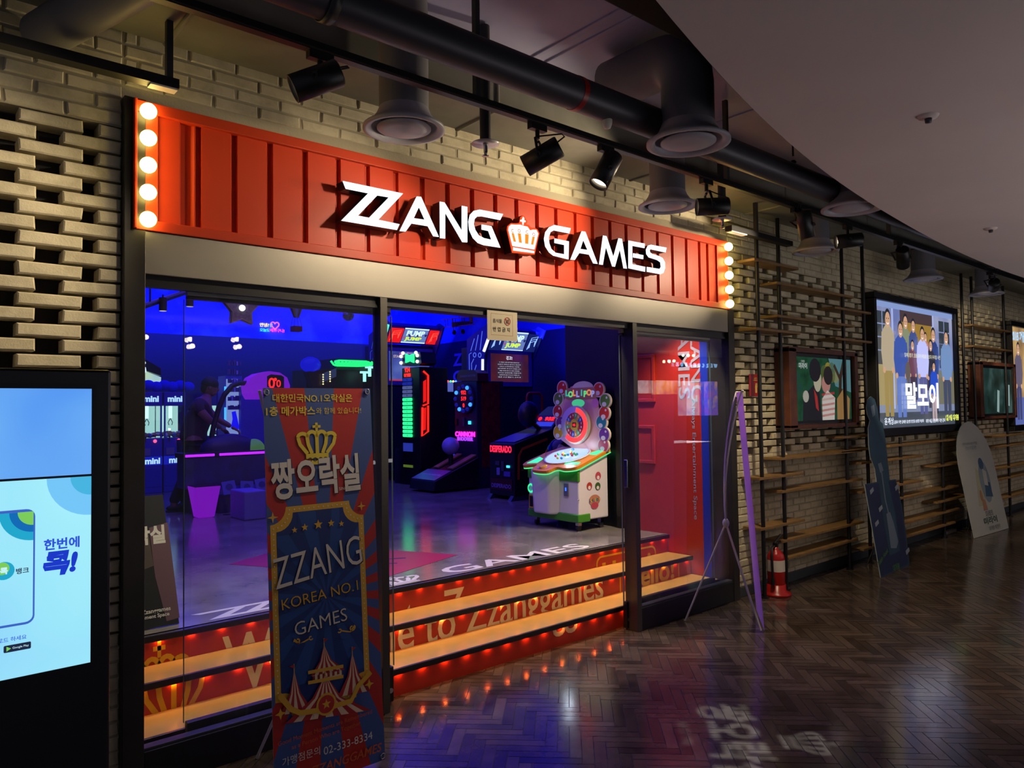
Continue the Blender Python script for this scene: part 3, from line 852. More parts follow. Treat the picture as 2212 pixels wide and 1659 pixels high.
spot(1.28, (1.24, 2.55, 2.835), (-0.80, 0.36, -0.42), True, 'black can spotlight at the left end of the track, shining left and down', 60, 85)
spot(2.41, (2.41, 2.56, 2.80), (-0.50, 0.74, -0.42), True, 'black can spotlight with curly cable above the gap between letters N and G', 36, 95)
spot(2.90, (2.87, 2.56, 2.825), (-0.40, 0.15, -0.75), True, 'black can spotlight with bright lens showing, above the sign crown', 34, 100)
spot(3.80, (3.80, 2.55, 2.795), (-0.74, 0.66, -0.02), True, 'black can spotlight lying level between two round diffusers', 75, 105)
spot(4.87, (4.92, 2.54, 2.85), (0.30, 0.02, -0.90), True, 'black can spotlight with bright lens, just right of the sign end', 110, 100)
spot(5.65, (5.58, 2.55, 2.835), (-0.68, 0.74, -0.08), True, 'black can spotlight pointing left at the sign, under the curved ceiling edge', 75, 62)
spot(6.58, (6.62, 2.56, 2.83), (2.5, 0.93, -2.05), True, 'black can spotlight with thin bright lens above the big lit poster', 140, 34)
spot(8.9, (8.95, 2.56, 2.83), (2.7, 0.93, -0.55), True, 'small far black can spotlight beyond the big lit poster', 90, 34)
spot(11.2, (11.25, 2.56, 2.83), (1.2, 0.93, -1.9), True, 'farthest black can spotlight at the right picture edge', 60, 60)

DIFFW = mat('diffuser_paint', '9a98a0', 0.5)
def diffuser(x, y, z, label, R=0.19, neck=0.115, elbow=None):
    t = thing('ceiling_diffuser', label, 'air vent', (x, y, z), group='round ceiling air diffusers')
    Mx = Matrix.Translation((x, y, z))
    MB().lathe([(neck, 0.10), (neck + 0.012, 0.07), (R * .80, 0.035), (R, 0.012), (R, 0.0), (R * .9, -0.004), (R * .80, 0.01), (R * .80, 0.03), (neck, 0.06)], DIFFW, Mx, n=40).build('flange', t)
    MB().lathe([(0.0, -0.012), (R * .42, -0.006), (R * .66, 0.006), (R * .66, 0.012), (0.0, 0.012)], DIFFW, Mx, n=36).cyl((x, y, z + 0.01), (x, y, z + 0.09), 0.008, DARKG, n=8).build('cone', t)
    if elbow is None:
        MB().cyl((x, y, z + 0.095), (x, y, TOPD if y < 2.94 else 3.218), neck, GREYP, n=28, caps=False).build('duct_drop', t)
    else:
        e = elbow; q = [(x, y, z + 0.095), (x, y, z + e * .75)]
        q += [(x, y + 0.16 * (1 - math.cos(a)), z + e * .75 + 0.16 * math.sin(a)) for a in [PI / 2 * k / 6 for k in range(1, 7)]]
        q += [(x, y + 0.50, z + e * .75 + 0.16)]
        MB().tube(q, neck, GREYP, n=24).build('duct_drop', t)
    return t
diffuser(1.86, 2.90, 2.90, 'pale round air diffuser hanging above the left half of the sign')
diffuser(3.92, 2.96, 2.90, 'pale round air diffuser hanging above the letters of GAMES, near the wall')
diffuser(3.05, 2.17, 2.90, 'dark grey round air diffuser nearest the curved ceiling edge, on a bent duct', 0.205, 0.13, elbow=0.40)
diffuser(6.09, 3.06, 2.90, 'dim round air diffuser on a thick drop right of the sign')
diffuser(4.95, 2.22, 2.90, 'round air diffuser half hidden by the curved ceiling edge', 0.20, 0.12)
diffuser(8.4, 3.05, 2.90, 'far dark round air diffuser above the big lit poster')
diffuser(10.2, 3.0, 2.90, 'farthest dark round air diffuser near the right picture edge')

def sprinkler(x, y, z, label):
    t = thing('sprinkler_drop', label, 'sprinkler', (x, y, z), group='sprinkler drops')
    MB().cyl((x, y, z + 0.02), (x, y, TOPD), 0.028, DARKG, n=16).build('pipe', t)
    MB().lathe([(0.0, 0.018), (0.068, 0.012), (0.070, 0.008), (0.0, 0.012)], mat('escutcheon', 'b9b6bc', 0.35, 0.4), Matrix.Translation((x, y, z)), n=28).build('escutcheon', t)
    MB().lathe([(0.0, -0.055), (0.018, -0.052), (0.018, -0.049), (0.006, -0.045), (0.011, -0.03), (0.011, 0.0), (0.014, 0.01), (0.0, 0.01)], CHROME, Matrix.Translation((x, y, z)), n=14).build('head', t)
sprinkler(2.29, 2.83, 2.905, 'sprinkler drop with round plate left of the middle spotlights')
sprinkler(4.53, 2.95, 2.905, 'sprinkler drop with round plate above the right end of the sign')
sprinkler(9.4, 2.7, 2.9, 'small far sprinkler drop above the big lit poster')

# big sprinkler main with red band, parallel to the wall
pm = thing('ceiling_pipe', 'thick dark ceiling pipe with a red band running along the shop front', 'pipe', (5.0, 2.32, 3.03))
MB().cyl((-0.4, 2.32, 3.03), (15.8, 2.32, 3.03), 0.075, mat('pipe_paint', '37363e', 0.45), n=28).build('pipe_run', pm)
MB().cyl((2.395, 2.32, 3.03), (2.425, 2.32, 3.03), 0.077, mat('red_band', '9a1c16', 0.4), n=28).build('red_band', pm)
for x in (1.18, 3.25, 5.1, 7.4):
    MB().cyl((x, 2.32, 3.08), (x, 2.32, TOPD), 0.018 if x != 3.25 else 0.033, DARKG, n=12).lathe([(0.076, -0.02), (0.083, -0.02), (0.083, 0.02), (0.076, 0.02)], DARKG, frame((x, 2.32, 3.03), (0, 1, 0), (0, 0, 1)), n=24, close=True).build('hanger', pm)
MB().lathe([(0.0, -0.115), (0.016, -0.11), (0.024, -0.09), (0.026, -0.06), (0.02, -0.05)], mat('frosted_cap', 'd8d4c4', 0.4), Matrix.Translation((2.62, 2.32, 3.03)), n=16).build('drain_cap', pm)

# flat sheet-metal duct, black beam and cable tray higher up
d = MB().box(-0.6, 15.8, 2.10, 3.03, 3.52, 3.85, DUCT)
for x in (0.4, 1.55, 2.70, 2.80, 4.3, 6.6, 8.9): d.box(x, x + 0.035, 2.09, 3.04, 3.51, 3.86, DUCT)
tag(d.build('air_duct', bevel=0.004), 'wide flat grey sheet-metal air duct high above the sign', 'air duct')
tag(MB().box(-2.9, 15.8, 1.40, 2.02, 3.28, 3.80, BLACKM).build('ceiling_beam', bevel=0.01), 'broad matte black boxed beam above the curved ceiling edge', 'beam')
WDUCT = mat('wall_duct_paint', '6c6b62', 0.5, var=0.1)
wd = MB().box(-1.5, 15.8, 3.06, 3.44, 3.23, 3.55, WDUCT)
for x in (0.95, 2.55, 4.1, 5.6, 7.1): wd.box(x, x + 0.03, 3.05, 3.445, 3.22, 3.56, WDUCT)
tag(wd.build('wall_duct', bevel=0.03, seg=4), 'olive grey insulated duct running along the top of the brick wall', 'air duct')
# cross duct at the left and the short left track
p0 = atz(100, 112, 3.12); p1 = atz(262, -10, 3.12)
tag(MB().cyl((0.50, 3.44, 3.125), (0.71, 2.72, 3.125), 0.085, GREYP, n=24).build('round_duct'), 'grey round duct crossing above the left brick pier', 'air duct')
lt = thing('short_track', 'short black lighting track with a white end strip above the left brick pier', 'lighting track', (0.3, 3.22, 2.95))
MB().box(-1.2, 0.95, 3.19, 3.25, 2.945, 2.985, BLACK).build('rail', lt)
MB().box(0.84, 0.945, 3.195, 3.245, 2.938, 2.946, WHITE).build('end_strip', lt)
MB().box(0.905, 0.93, 3.205, 3.235, 2.985, 4.05, DARKG).build('drop_rod', lt)
# short light bracket right of the sign
rb = thing('short_track', 'short black track end with pale strip right of the sign top', 'lighting track', (5.4, 3.2, 2.93))
MB().box(4.98, 5.9, 3.16, 3.22, 2.945, 2.985, BLACK).build('rail', rb)
MB().box(4.985, 5.2, 3.165, 3.215, 2.938, 2.946, WHITE).build('end_strip', rb)
MB().box(5.36, 5.385, 3.175, 3.205, 2.985, 4.05, DARKG).build('drop_rod', rb)
# thin threaded rod
tag(MB().cyl((4.36, 2.32, 3.16), (4.36, 2.32, TOPD), 0.006, DARKG, n=8).lathe([(0.012, -0.012), (0.02, 0), (0.012, 0.012)], DARKG, Matrix.Translation((4.36, 2.32, 3.12)), n=10).build('threaded_rod'), 'thin threaded hanger rod above the thick ceiling pipe, right half', 'rod')

# small downlights clipped behind the header, over the steps
for k, (x, lab) in enumerate(((1.5, 'small black downlight behind the header, over the left end of the steps'), (2.75, 'small black downlight behind the header, over the middle of the steps'), (4.0, 'small black downlight behind the header, over the right half of the steps'), (5.0, 'small black downlight behind the header, at the red side wall'))):
    t = thing('entrance_downlight', lab, 'downlight', (x, 3.70, 2.62), group='downlights behind the header')
    MB().lathe([(0, .14), (.045, .14), (.05, .13), (.05, 0), (.042, 0), (.040, .02)], BLACK, Matrix.Translation((x, 3.76, 2.60)), n=20).build('can', t)
    MB().box(x - .012, x + .012, 3.519, 3.73, 2.66, 2.69, BLACK).build('bracket', t)
    MB().cyl((x, 3.76, 2.618), (x, 3.76, 2.622), .039, SPOTGLOW, n=18).build('lens', t)
    lamp('downlight_beam', 'SPOT', (x, 3.76, 2.60), 95 if k < 3 else 190, (1.0, .82, .58), (x + .05, 4.12, 0), spot_size=math.radians(88), spot_blend=.8, shadow_soft_size=.04)
# ================================================================ roll-up style banner in front of the left bay
def plane_uv(M):
    """pixel of the photograph -> 2-D coordinates on the plane of frame M"""
    inv = M.inverted(); n = Vector((M[0][2], M[1][2], M[2][2])); o = Vector((M[0][3], M[1][3], M[2][3]))
    def f(x, y):
        d = ray(x, y); t = (o - CAMP).dot(n) / d.dot(n)
        q = inv @ (CAMP + d * t); return (q.x, q.y)
    return f
BT, BB = Vector((1.23, 3.05, 1.70)), Vector((1.245, 2.94, 0.035))
BM = frame(BB, (1, 0, 0), BT - BB)
P = plane_uv(BM)
BW, BH = 0.512, (BT - BB).length
ban = thing('banner_stand', 'tall red and blue circus banner lettered ZZANG KOREA NO.1 GAMES on a white stand', 'banner', (1.5, 3.1, 0))
BRED = mat('print_red', 'b02420', 0.5); BBLU = mat('print_blue', '3a5496', 0.5); BNAV = mat('print_navy', '0b2f74', 0.5); BNV2 = mat('print_royal', '12458e', 0.5)
BGOLD = mat('print_gold', 'd6a632', 0.5); BYEL = mat('print_lemon', 'e0c83c', 0.5); BWHT = mat('print_white', 'd8d2cc', 0.5); BORG = mat('print_orange', 'c8582c', 0.5)
BSHAD = mat('print_dark', '14182c', 0.5)
TRED = mat('tent_red', 'a01c28', 0.5); TCRM = mat('tent_cream', 'd8bfa4', 0.5)
MB(BM).box(0, BW, 0, BH, -0.0015, 0.0, BWHT).build('banner_sheet', ban)
A = Art(BM)
def clip_rect(poly, x0, x1, y0, y1):
    def cl(ps, ins, cut):
        out = []
        for a, b in zip(ps, ps[1:] + ps[:1]):
            ia, ib = ins(a), ins(b)
            if ia: out.append(a)
            if ia != ib: out.append(cut(a, b))
        return out
    def cx(v): return lambda a, b: (v, a[1] + (b[1] - a[1]) * (v - a[0]) / (b[0] - a[0]))
    def cy(v): return lambda a, b: (a[0] + (b[0] - a[0]) * (v - a[1]) / (b[1] - a[1]), v)
    for ins, cut in ((lambda p: p[0] >= x0, cx(x0)), (lambda p: p[0] <= x1, cx(x1)), (lambda p: p[1] >= y0, cy(y0)), (lambda p: p[1] <= y1, cy(y1))):
        if poly: poly = cl(poly, ins, cut)
    return poly
def burst(art, c, n, ms, x0, x1, y0, y1, off=0.0, polyclip=None):
    for k in range(n):
        a0 = PI / 2 + off + (k - .5) * 2 * PI / n; a1 = a0 + 2 * PI / n
        q = clip_rect([c, (c[0] + 4 * math.cos(a0), c[1] + 4 * math.sin(a0)), (c[0] + 4 * math.cos(a1), c[1] + 4 * math.sin(a1))], x0, x1, y0, y1)
        if len(q) > 2: art.p(q, ms[k % len(ms)], up=False)
cc = P(682, 1290); cc = (BW / 2, cc[1])
burst(A.up(), cc, 40, (BBLU, BRED), 0, BW, 0, BH)
# scalloped panel
pl, pr = P(590, 1300)[0] - .004, P(792, 1300)[0]; pt, pb = P(688, 1088)[1], P(705, 1525)[1]
def scallop(i, r=0.075):
    x0, x1, y0, y1 = pl + i, pr - i, pb + i, pt - i; r = r + i * .3; o = []
    for cx, cy, a in ((x1, y1, 1.5), (x0, y1, 2.0), (x0, y0, 0.0), (x1, y0, 0.5)):
        o += [(cx + r * math.cos(PI * a - PI / 2 * k / 6 + 0), cy + r * math.sin(PI * a - PI / 2 * k / 6)) for k in range(7)]
    return o
def scl(i, r=0.07):
    x0, x1, y0, y1 = pl + i, pr - i, pb + i, pt - i; r = r + i * .2; o = []
    def arc(cx, cy, a0, a1): return [(cx + r * math.cos(a0 + (a1 - a0) * k / 6), cy + r * math.sin(a0 + (a1 - a0) * k / 6)) for k in range(7)]
    o += arc(x1, y1, 1.5 * PI, PI)        # right-top corner cut, from right edge to top edge
    o += arc(x0, y1, 0, -PI / 2)
    o += arc(x0, y0, PI / 2, 0)
    o += arc(x1, y0, PI, PI / 2)
    return o
A.p(scl(0), BGOLD); A.p(scl(0.026), BNAV)
A.up()
pc = P(690, 1290)
def in_panel_burst():
    pan = scl(0.027)
    x0, x1, y0, y1 = pl + .027, pr - .027, pb + .027 + .09, pt - .027 - .09
    burst(A, (BW / 2, pc[1]), 30, (BNAV, BNV2), x0, x1, y0, y1)
    burst(A, (BW / 2, pc[1]), 30, (BNAV, BNV2), pl + .12, pr - .12, y1, pt - .027)
in_panel_burst()
# little bulbs printed along the gold border
A.up()
per = scl(0.013)
for a, b in zip(per, per[1:] + per[:1]):
    l = math.hypot(b[0] - a[0], b[1] - a[1]); m = max(1, int(l / 0.022))
    for k in range(m): A.p(circ(a[0] + (b[0] - a[0]) * k / m, a[1] + (b[1] - a[1]) * k / m, 0.003, 6), BWHT, up=False)
# headline
def tx(body, m, x0, x1, y, h=None, rot=0.0, bold=0.0, shear=0.0, sh=False, hh=None):
    a, b = P(x0, y), P(x1, y); w = (b[0] - a[0])
    cx = (a[0] + b[0]) / 2; cy = (a[1] + b[1]) / 2 if h is None else P((x0 + x1) / 2, y)[1]
    if sh: A.t(body, BSHAD, cx + .004, cy - .004, w=w, h=hh, bold=bold, shear=shear, rot=rot)
    A.t(body, m, cx, cy, w=w, h=hh, bold=bold, shear=shear, rot=rot)
tx('대한민국NO.1오락실은', BYEL, 588, 760, 860, bold=0.012)
tx('1층 메가박스', BYEL, 574, 680, 888, bold=0.02); tx('와 함께 있습니다!', BYEL, 682, 779, 887)
# yellow crown
cw = P(727, 960)[0] - P(640, 960)[0]; cx, cy = P(684, 957); ch = P(684, 910)[1] - P(684, 1002)[1]
A.up()
for q in crown_ribs(cx, cy, cw, ch): A.p(q, BYEL, up=False)
A.t('C·O·C·O', BSHAD, *P(686, 992), w=cw * .48, bold=0.02)
# company name, drawn in strokes of equal weight
tx('짱오락실', BWHT, 584, 776, 1028, hh=P(680, 988)[1] - P(680, 1072)[1], bold=0.03, sh=True, rot=0.03)
tx('SINCE 1996', BWHT, 731, 772, 1054)
for (x, y, R) in ((588, 1118, .024), (779, 1093, .022)):
    c = P(x, y); A.p([(c[0] + (R if k % 2 == 0 else R * .28) * math.cos(PI / 2 + PI / 4 * k), c[1] + (R if k % 2 == 0 else R * .28) * math.sin(PI / 2 + PI / 4 * k)) for k in range(8)], BGOLD)
for (x, y, R) in ((635, 1145, .014), (657, 1139, .017), (686, 1133, .022), (714, 1130, .017), (736, 1131, .014)):
    c = P(x, y); A.p(star(c[0], c[1], R, R * .42), BGOLD, up=False)
tx('ZZANG', BWHT, 588, 780, 1212, hh=P(690, 1178)[1] - P(690, 1243)[1], bold=-0.005, rot=0.13, shear=0.05, sh=True)
tx('KOREA NO.1', BGOLD, 606, 772, 1284, bold=-0.005, rot=0.07, sh=True)
tx('GAMES', BWHT, 634, 748, 1342, bold=-0.005, rot=0.08, sh=True)
# curls
for (x, y, s) in ((655, 1382, 1), (745, 1360, -1)):
    c = P(x, y)
    sp = [(c[0] + s * (-0.03 + 0.016 * (1 - t * .12) * math.cos(2.6 + t)), c[1] + 0.004 + 0.016 * (1 - t * .12) * math.sin(2.6 + t)) for t in [k * .35 for k in range(17)]]
    A.p(stroke(sp[::-1] + [(c[0] + s * (-0.02 + .02 * k), c[1] - 0.012 + .006 * k) for k in range(3)], 0.006), BGOLD)
    sp = [(c[0] + s * (0.03 + 0.010 * (1 - t * .12) * math.cos(-0.5 - t)), c[1] + 0.004 + 0.010 * (1 - t * .12) * math.sin(-0.5 - t)) for t in [k * .35 for k in range(15)]]
    A.p(stroke(sp, 0.005), BGOLD)
# circus tents
def tent(tip, l, r, foot_l, foot_r, n, flag=1):
    """striped tent: pointed roof that flares, drawn as alternating gores"""
    for k in range(n):
        def edge(t):
            x = l + (r - l) * t; fx = foot_l[0] + (foot_r[0] - foot_l[0]) * t; fy = foot_l[1] + (foot_r[1] - foot_l[1]) * t
            mid = (tip[0] + (fx - tip[0]) * .34, tip[1] + (fy - tip[1]) * .55)
            return [tip, mid, (fx, fy)]
        a = edge(k / n); b = edge((k + 1) / n)
        A.p([a[0], a[1], a[2], b[2], b[1]], TCRM if k % 2 else TRED, up=False)
    A.p(rect(tip[0] - .0016, tip[0] + .0016, tip[1] - .01, tip[1] + .028), BGOLD)
    A.p([(tip[0], tip[1] + .026), (tip[0] + flag * .02, tip[1] + .022), (tip[0], tip[1] + .010)], TRED)
A.up(); tent(P(633, 1448), 0, 0, P(602, 1545), P(672, 1530), 7, -1)
A.up(); tent(P(758, 1410), 0, 0, P(726, 1505), P(800, 1490), 7, 1)
A.up(); tent(P(697, 1392), 0, 0, P(668, 1460), P(742, 1445), 9, 1)
a, b = P(672, 1470), P(735, 1458); A.p([(a[0], a[1]), (b[0], b[1]), (b[0], b[1] + .022), (a[0], a[1] + .022)], TCRM)
for k in range(6): A.p(rect(a[0] + (b[0] - a[0]) * k / 6, a[0] + (b[0] - a[0]) * (k + .5) / 6, a[1], a[1] + .02), TRED, up=False)
A.up(); tent((P(700, 1475)[0], P(700, 1455)[1]), 0, 0, P(612, 1562), P(798, 1532), 11, 1)
for y0 in (1455, 1477):
    a, b = P(662, y0), P(738, y0 - 14); A.p([(a[0], a[1]), (b[0], b[1] - .0), (b[0], b[1] + .014), (a[0], a[1] + .014)], BGOLD)
A.p(stroke([P(600, 1500), P(625, 1530), P(645, 1538), P(690, 1532), P(755, 1512), P(770, 1480), P(797, 1450)], .022), BGOLD)
c = P(701, 1519); A.p(circ(c[0], c[1], .046, 28), BGOLD); A.p(circ(c[0], c[1], .037, 28), BRED); A.p(star(c[0], c[1], .022, .009), BGOLD)
for (x, y) in ((602, 1540), (793, 1476)):
    c = P(x, y); A.p([(c[0] + (.024 if k % 2 == 0 else .009) * math.cos(PI / 2 + PI / 4 * k), c[1] + (.024 if k % 2 == 0 else .009) * math.sin(PI / 2 + PI / 4 * k)) for k in range(8)], BGOLD)
tx('Good Moment Moments are Remembered', BORG, 595, 800, 1568, rot=0.03); tx('as a Person Who are Together', BORG, 625, 775, 1586, rot=0.03)
tx('가맹점문의', BWHT, 605, 687, 1631); tx('02-333-8334', BWHT, 694, 800, 1602)
A.t('ZZANGGAMES', BORG, BW * .62, P(700, 1652)[1], w=BW * .66, bold=0.01, shear=0.2)
A.build('banner_print', ban)
WST = mat('stand_white', 'c9c2bb', 0.4)
hub = Vector((1.50, 3.12, 0.62))
def leg(a, b, par, nm='leg', r=0.007):
    return MB().tube([Vector(a), Vector(b)], r, WST, n=8).build(nm, par)
leg(hub, (1.36, 3.41, 0.004), ban); leg(hub, (1.66, 3.40, 0.004), ban); leg(hub, (1.245, 2.965, 0.03), ban); leg(hub, (1.75, 2.965, 0.03), ban)
leg(hub, (1.235, 3.062, 1.69), ban, 'arm'); leg(hub, (1.735, 3.062, 1.69), ban, 'arm')
MB().ball(hub, 0.028, WST, 12, 8).build('hub', ban)
for x, z in ((0.012, BH - .02), (BW - .02, BH - .015), (BW - .015, 0.02), (0.015, 0.02)):
    q = BM @ Vector((x, z, 0.004)); MB().tube([q + Vector((0.010 * math.cos(a), -0.003, 0.012 * math.sin(a))) for a in [2 * PI * k / 10 for k in range(10)]], 0.0035, CHROME, n=6, closed=True).build('corner_hook', ban)

# ================================================================ lilac banner stand seen from behind, right of the door
lb = thing('banner_stand', 'narrow lilac banner stand seen edge-on from behind, right of the glass door', 'banner', (4.95, 3.05, 0))
n_near, n_far = Vector((4.75, 2.83, 0.02)), Vector((5.19, 3.155, 0.02))
lean = Vector((-0.085, 0.075, 1.68))
LIL = mat('banner_back_lilac', 'd8b0ee', 0.6)
_nt = LIL.node_tree; _tl = _nt.nodes.new('ShaderNodeBsdfTranslucent'); _tl.inputs[0].default_value = (*lin('e0b8f4'), 1)
_mx = _nt.nodes.new('ShaderNodeMixShader'); _mx.inputs[0].default_value = 0.5
_nt.links.new(_nt.nodes['Principled BSDF'].outputs[0], _mx.inputs[1]); _nt.links.new(_tl.outputs[0], _mx.inputs[2]); _nt.links.new(_mx.outputs[0], _nt.nodes['Material Output'].inputs['Surface'])
q0, q1 = n_near, n_far
Ml = frame(q0, q1 - q0, lean)
MB(Ml).box(0, (q1 - q0).length, 0, lean.length, -0.001, 0.001, LIL).build('banner_sheet', lb)
hub = (q0 + q1) / 2 + Vector((-0.22, 0.14, 0.75))
hub = Vector(aty(1568, 1130, 3.07))
leg(hub, (4.593, 3.385, 0.004), lb); leg(hub, n_near + Vector((-.02, .015, 0)), lb); leg(hub, n_far + Vector((-.02, .015, 0)), lb)
def bow(a, b, k=0.05):
    a = Vector(a); b = Vector(b); m = Vector((-0.79 * k, 0.3 * k, 0)); pts_ = []
    for i in range(9):
        t = i / 8; pts_.append(a.lerp(b, t) + m * (4 * t * (1 - t)))
    return pts_
for e in (q0 + lean, q1 + lean):
    MB().tube(bow(hub, e + Vector((-.004, .006, .0)), 0.06), 0.006, WST, n=8).build('arm', lb)
MB().ball(hub, (0.024, 0.024, 0.035), WST, 12, 8).build('hub', lb)
for e in (q0 + lean, q1 + lean): MB().ball(e, 0.010, WST, 8, 6).build('corner_hook', lb)

# ================================================================ digital information kiosk at the left picture edge
KY = 2.30
kx0, kx1, kz = -0.42, 0.505, 1.722
ki = thing('information_kiosk', 'black free-standing kiosk with bright blue double screen at the left picture edge', 'kiosk', (0.04, KY + .08, 0))
MB().box(kx0, kx1, KY, KY + 0.16, 0.0, kz, mat('kiosk_black', '101116', 0.35)).build('housing', ki, bevel=0.008)
sx1 = aty(197, 1000, KY).x; sx0 = kx0 + (kx1 - sx1)
szt, szb, szm = aty(197, 840, KY).z, 0.925, aty(197, 1026, KY).z
bz = MB().box(sx0 - .012, sx1 + .012, KY - 0.004, KY + 0.004, szt, szt + .014, BLACK).box(sx0 - .012, sx1 + .012, KY - 0.004, KY + .004, szb - .014, szb, BLACK)
bz.box(sx0 - .012, sx0, KY - 0.004, KY + .004, szb, szt, BLACK).box(sx1, sx1 + .012, KY - 0.004, KY + .004, szb, szt, BLACK)
bz.build('bezel', ki)
def screen_grad(name, c0, c1, c2, axis=2, s=1.0, scale=2.2):
    """lit picture: soft clouds between colours"""
    m = bpy.data.materials.new(name); m.use_nodes = True
    nt = m.node_tree; b = nt.nodes['Principled BSDF']; b.inputs['Base Color'].default_value = (0.01, 0.01, 0.01, 1); b.inputs['Roughness'].default_value = 0.15
    tc = nt.nodes.new('ShaderNodeTexCoord'); n = nt.nodes.new('ShaderNodeTexNoise'); n.inputs['Scale'].default_value = scale; n.inputs['Detail'].default_value = 2
    r = nt.nodes.new('ShaderNodeValToRGB'); e = r.color_ramp.elements
    e[0].position = 0.3; e[0].color = (*lin(c0), 1); e[1].position = 0.7; e[1].color = (*lin(c2), 1)
    k = e.new(0.5); k.color = (*lin(c1), 1)
    nt.links.new(tc.outputs['Object'], n.inputs['Vector']); nt.links.new(n.outputs['Fac'], r.inputs['Fac']); nt.links.new(r.outputs['Color'], b.inputs['Emission Color'])
    b.inputs['Emission Strength'].default_value = s
    return m
KM = wallframe(0, KY - 0.001, 0)
KP = plane_uv(KM)
U = MB(KM).prism(rect(sx0, sx1, szm + .003, szt), 0, 0, screen_grad('screen_sky', '4a8ef0', '66a8f4', '9cd0fa'))
U.build('upper_screen', ki)
SCL = screen_grad('screen_pale', '86c8fa', '9ce6fb', 'acf4fc', scale=1.6)
lo = Art(KM)
lo.p(rect(sx0, sx1, szb, szm - .003), SCL)
SKB = glow('screen_blue', '2a50d8'); SKD = glow('screen_deepblue', '1838c8'); SKL = glow('screen_lightblue', '74c6f8'); SKT = glow('screen_teal', '1fa6cc'); SKG = glow('screen_green', '7ccc5a'); SKM = glow('screen_midblue', '0e6ab4'); SKN = glow('screen_navy', '1c2440'); SKW = glow('screen_white', 'c8f4fc')
a = KP(197, 1026)
arc = [(sx1, szm - .003)] + [(sx1 - .0 + .105 * math.cos(t), szm - .003 + .105 * math.sin(t)) for t in [PI + PI / 2 * k / 10 for k in range(11)]]
lo.p(arc, SKL); 
arc = [(sx1, szm - .003)] + [(sx1 + .05 * math.cos(t), szm - .003 + .05 * math.sin(t)) for t in [PI + PI / 2 * k / 10 for k in range(11)]]
lo.p(arc, glow('screen_cyan', '46b4e0'))
# phone outline in the picture
x1, yt = KP(76, 1098); yb = KP(74, 1345)[1]
lo.p(rrect(-0.30, x1, yb, yt, .02), glow('screen_outline', '3c62c4'), holes=[rrect(-0.30 + .006, x1 - .004, yb + .006, yt - .007, .016)])
xc, yc = x1 - .004, yt - .007
for r, m in ((.075, SKT), (.053, SKM), (.035, SKG)):
    lo.p([(xc, yc)] + [(xc + r * math.cos(t), yc + r * math.sin(t)) for t in [PI + PI / 2 * k / 12 for k in range(13)]], m)
c = KP(8, 1233); lo.p(circ(c[0], c[1], .023, 24), SKT); lo.p(circ(c[0] - .004, c[1] + .006, .016, 20), SKG); lo.t('콕', SKW, c[0], c[1], h=.018, bold=.04)
c = KP(48, 1232); lo.t('뱅크', SKN, c[0], c[1], w=KP(63, 1232)[0] - KP(35, 1232)[0], bold=.02)
lo.t('한번에', SKB, *KP(133, 1173), w=KP(172, 1173)[0] - KP(95, 1173)[0], bold=.03)
lo.t('콕!', SKD, *KP(130, 1215), w=KP(170, 1215)[0] - KP(95, 1215)[0], bold=.05, shear=.15)
lo.t('다운로드 하세요', SKB, KP(14, 1383)[0], KP(10, 1382)[1], w=.085, bold=.01)
x0b, x1b = KP(7, 1400)[0], KP(66, 1395)[0]; yb_ = KP(36, 1397)[1]
lo.p(rrect(x0b, x1b, yb_ - .009, yb_ + .009, .003), SKN); lo.p([(x0b + .006, yb_ + .006), (x0b + .006, yb_ - .006), (x0b + .016, yb_)], SKG); lo.t('Google Play', SKW, (x0b + x1b) / 2 + .007, yb_, w=(x1b - x0b) * .6)
lo.build('lower_screen', ki)

# ================================================================ fire extinguisher on its stand, and its sign
EX = atz(1676, 1276, 0.03)
ex = thing('fire_extinguisher', 'red fire extinguisher with white label on a red base by the pipe shelf', 'fire extinguisher', (EX.x, 3.33, 0))
ER = mat('extinguisher_red', 'a81410', 0.3); Mx = Matrix.Translation((EX.x, 3.33, 0))
MB().lathe([(0.0, 0.05), (0.066, 0.05), (0.072, 0.06), (0.072, 0.30), (0.066, 0.335), (0.045, 0.365), (0.022, 0.38), (0.022, 0.40), (0.0, 0.40)], ER, Mx, n=28).build('cylinder', ex)
MB().lathe([(0.0728, 0.20), (0.0728, 0.295)], mat('paper_label', 'd0c8b8', 0.6), Mx, n=28).build('label_plate', ex)
MB().lathe([(0.0, 0.0), (0.12, 0.0), (0.115, 0.02), (0.078, 0.035), (0.076, 0.09), (0.070, 0.09), (0.070, 0.03), (0.0, 0.03)], ER, Mx, n=24).build('base', ex)
MB().box(EX.x - .012, EX.x + .012, 3.31, 3.35, 0.40, 0.43, BLACK).tube([(EX.x - .02, 3.33, .43), (EX.x + .03, 3.33, .455), (EX.x + .09, 3.33, .49)], .010, BLACK).tube([(EX.x - .02, 3.33, .415), (EX.x + .04, 3.33, .42), (EX.x + .085, 3.33, .43)], .007, BLACK).build('handle', ex)
MB().tube([(EX.x - .02, 3.33, .41), (EX.x - .075, 3.32, .40), (EX.x - .095, 3.31, .30), (EX.x - .09, 3.31, .16)], .010, BLACK).cyl((EX.x - .09, 3.31, .16), (EX.x - .088, 3.31, .10), .012, BLACK, r1=.018).build('hose', ex)
es = thing('extinguisher_sign', 'small red fire extinguisher sign with a yellow symbol on the brick lattice', 'sign', (5.77, YB - .02, 1.77))
EM = wallframe(5.77, YB - .012, 1.772)
MB(EM).prism(rrect(-.075, .075, -.095, .095, .006), -.004, 0, mat('sign_red', 'a3161a', 0.4)).build('sign_plate', es)
a = Art(EM); SY = mat('sign_yellow', 'd8b85a', 0.5)
a.t('소화기', SY, .02, .058, w=.05, bold=.02); a.p(rect(-.02, .06, .040, .044), SY)
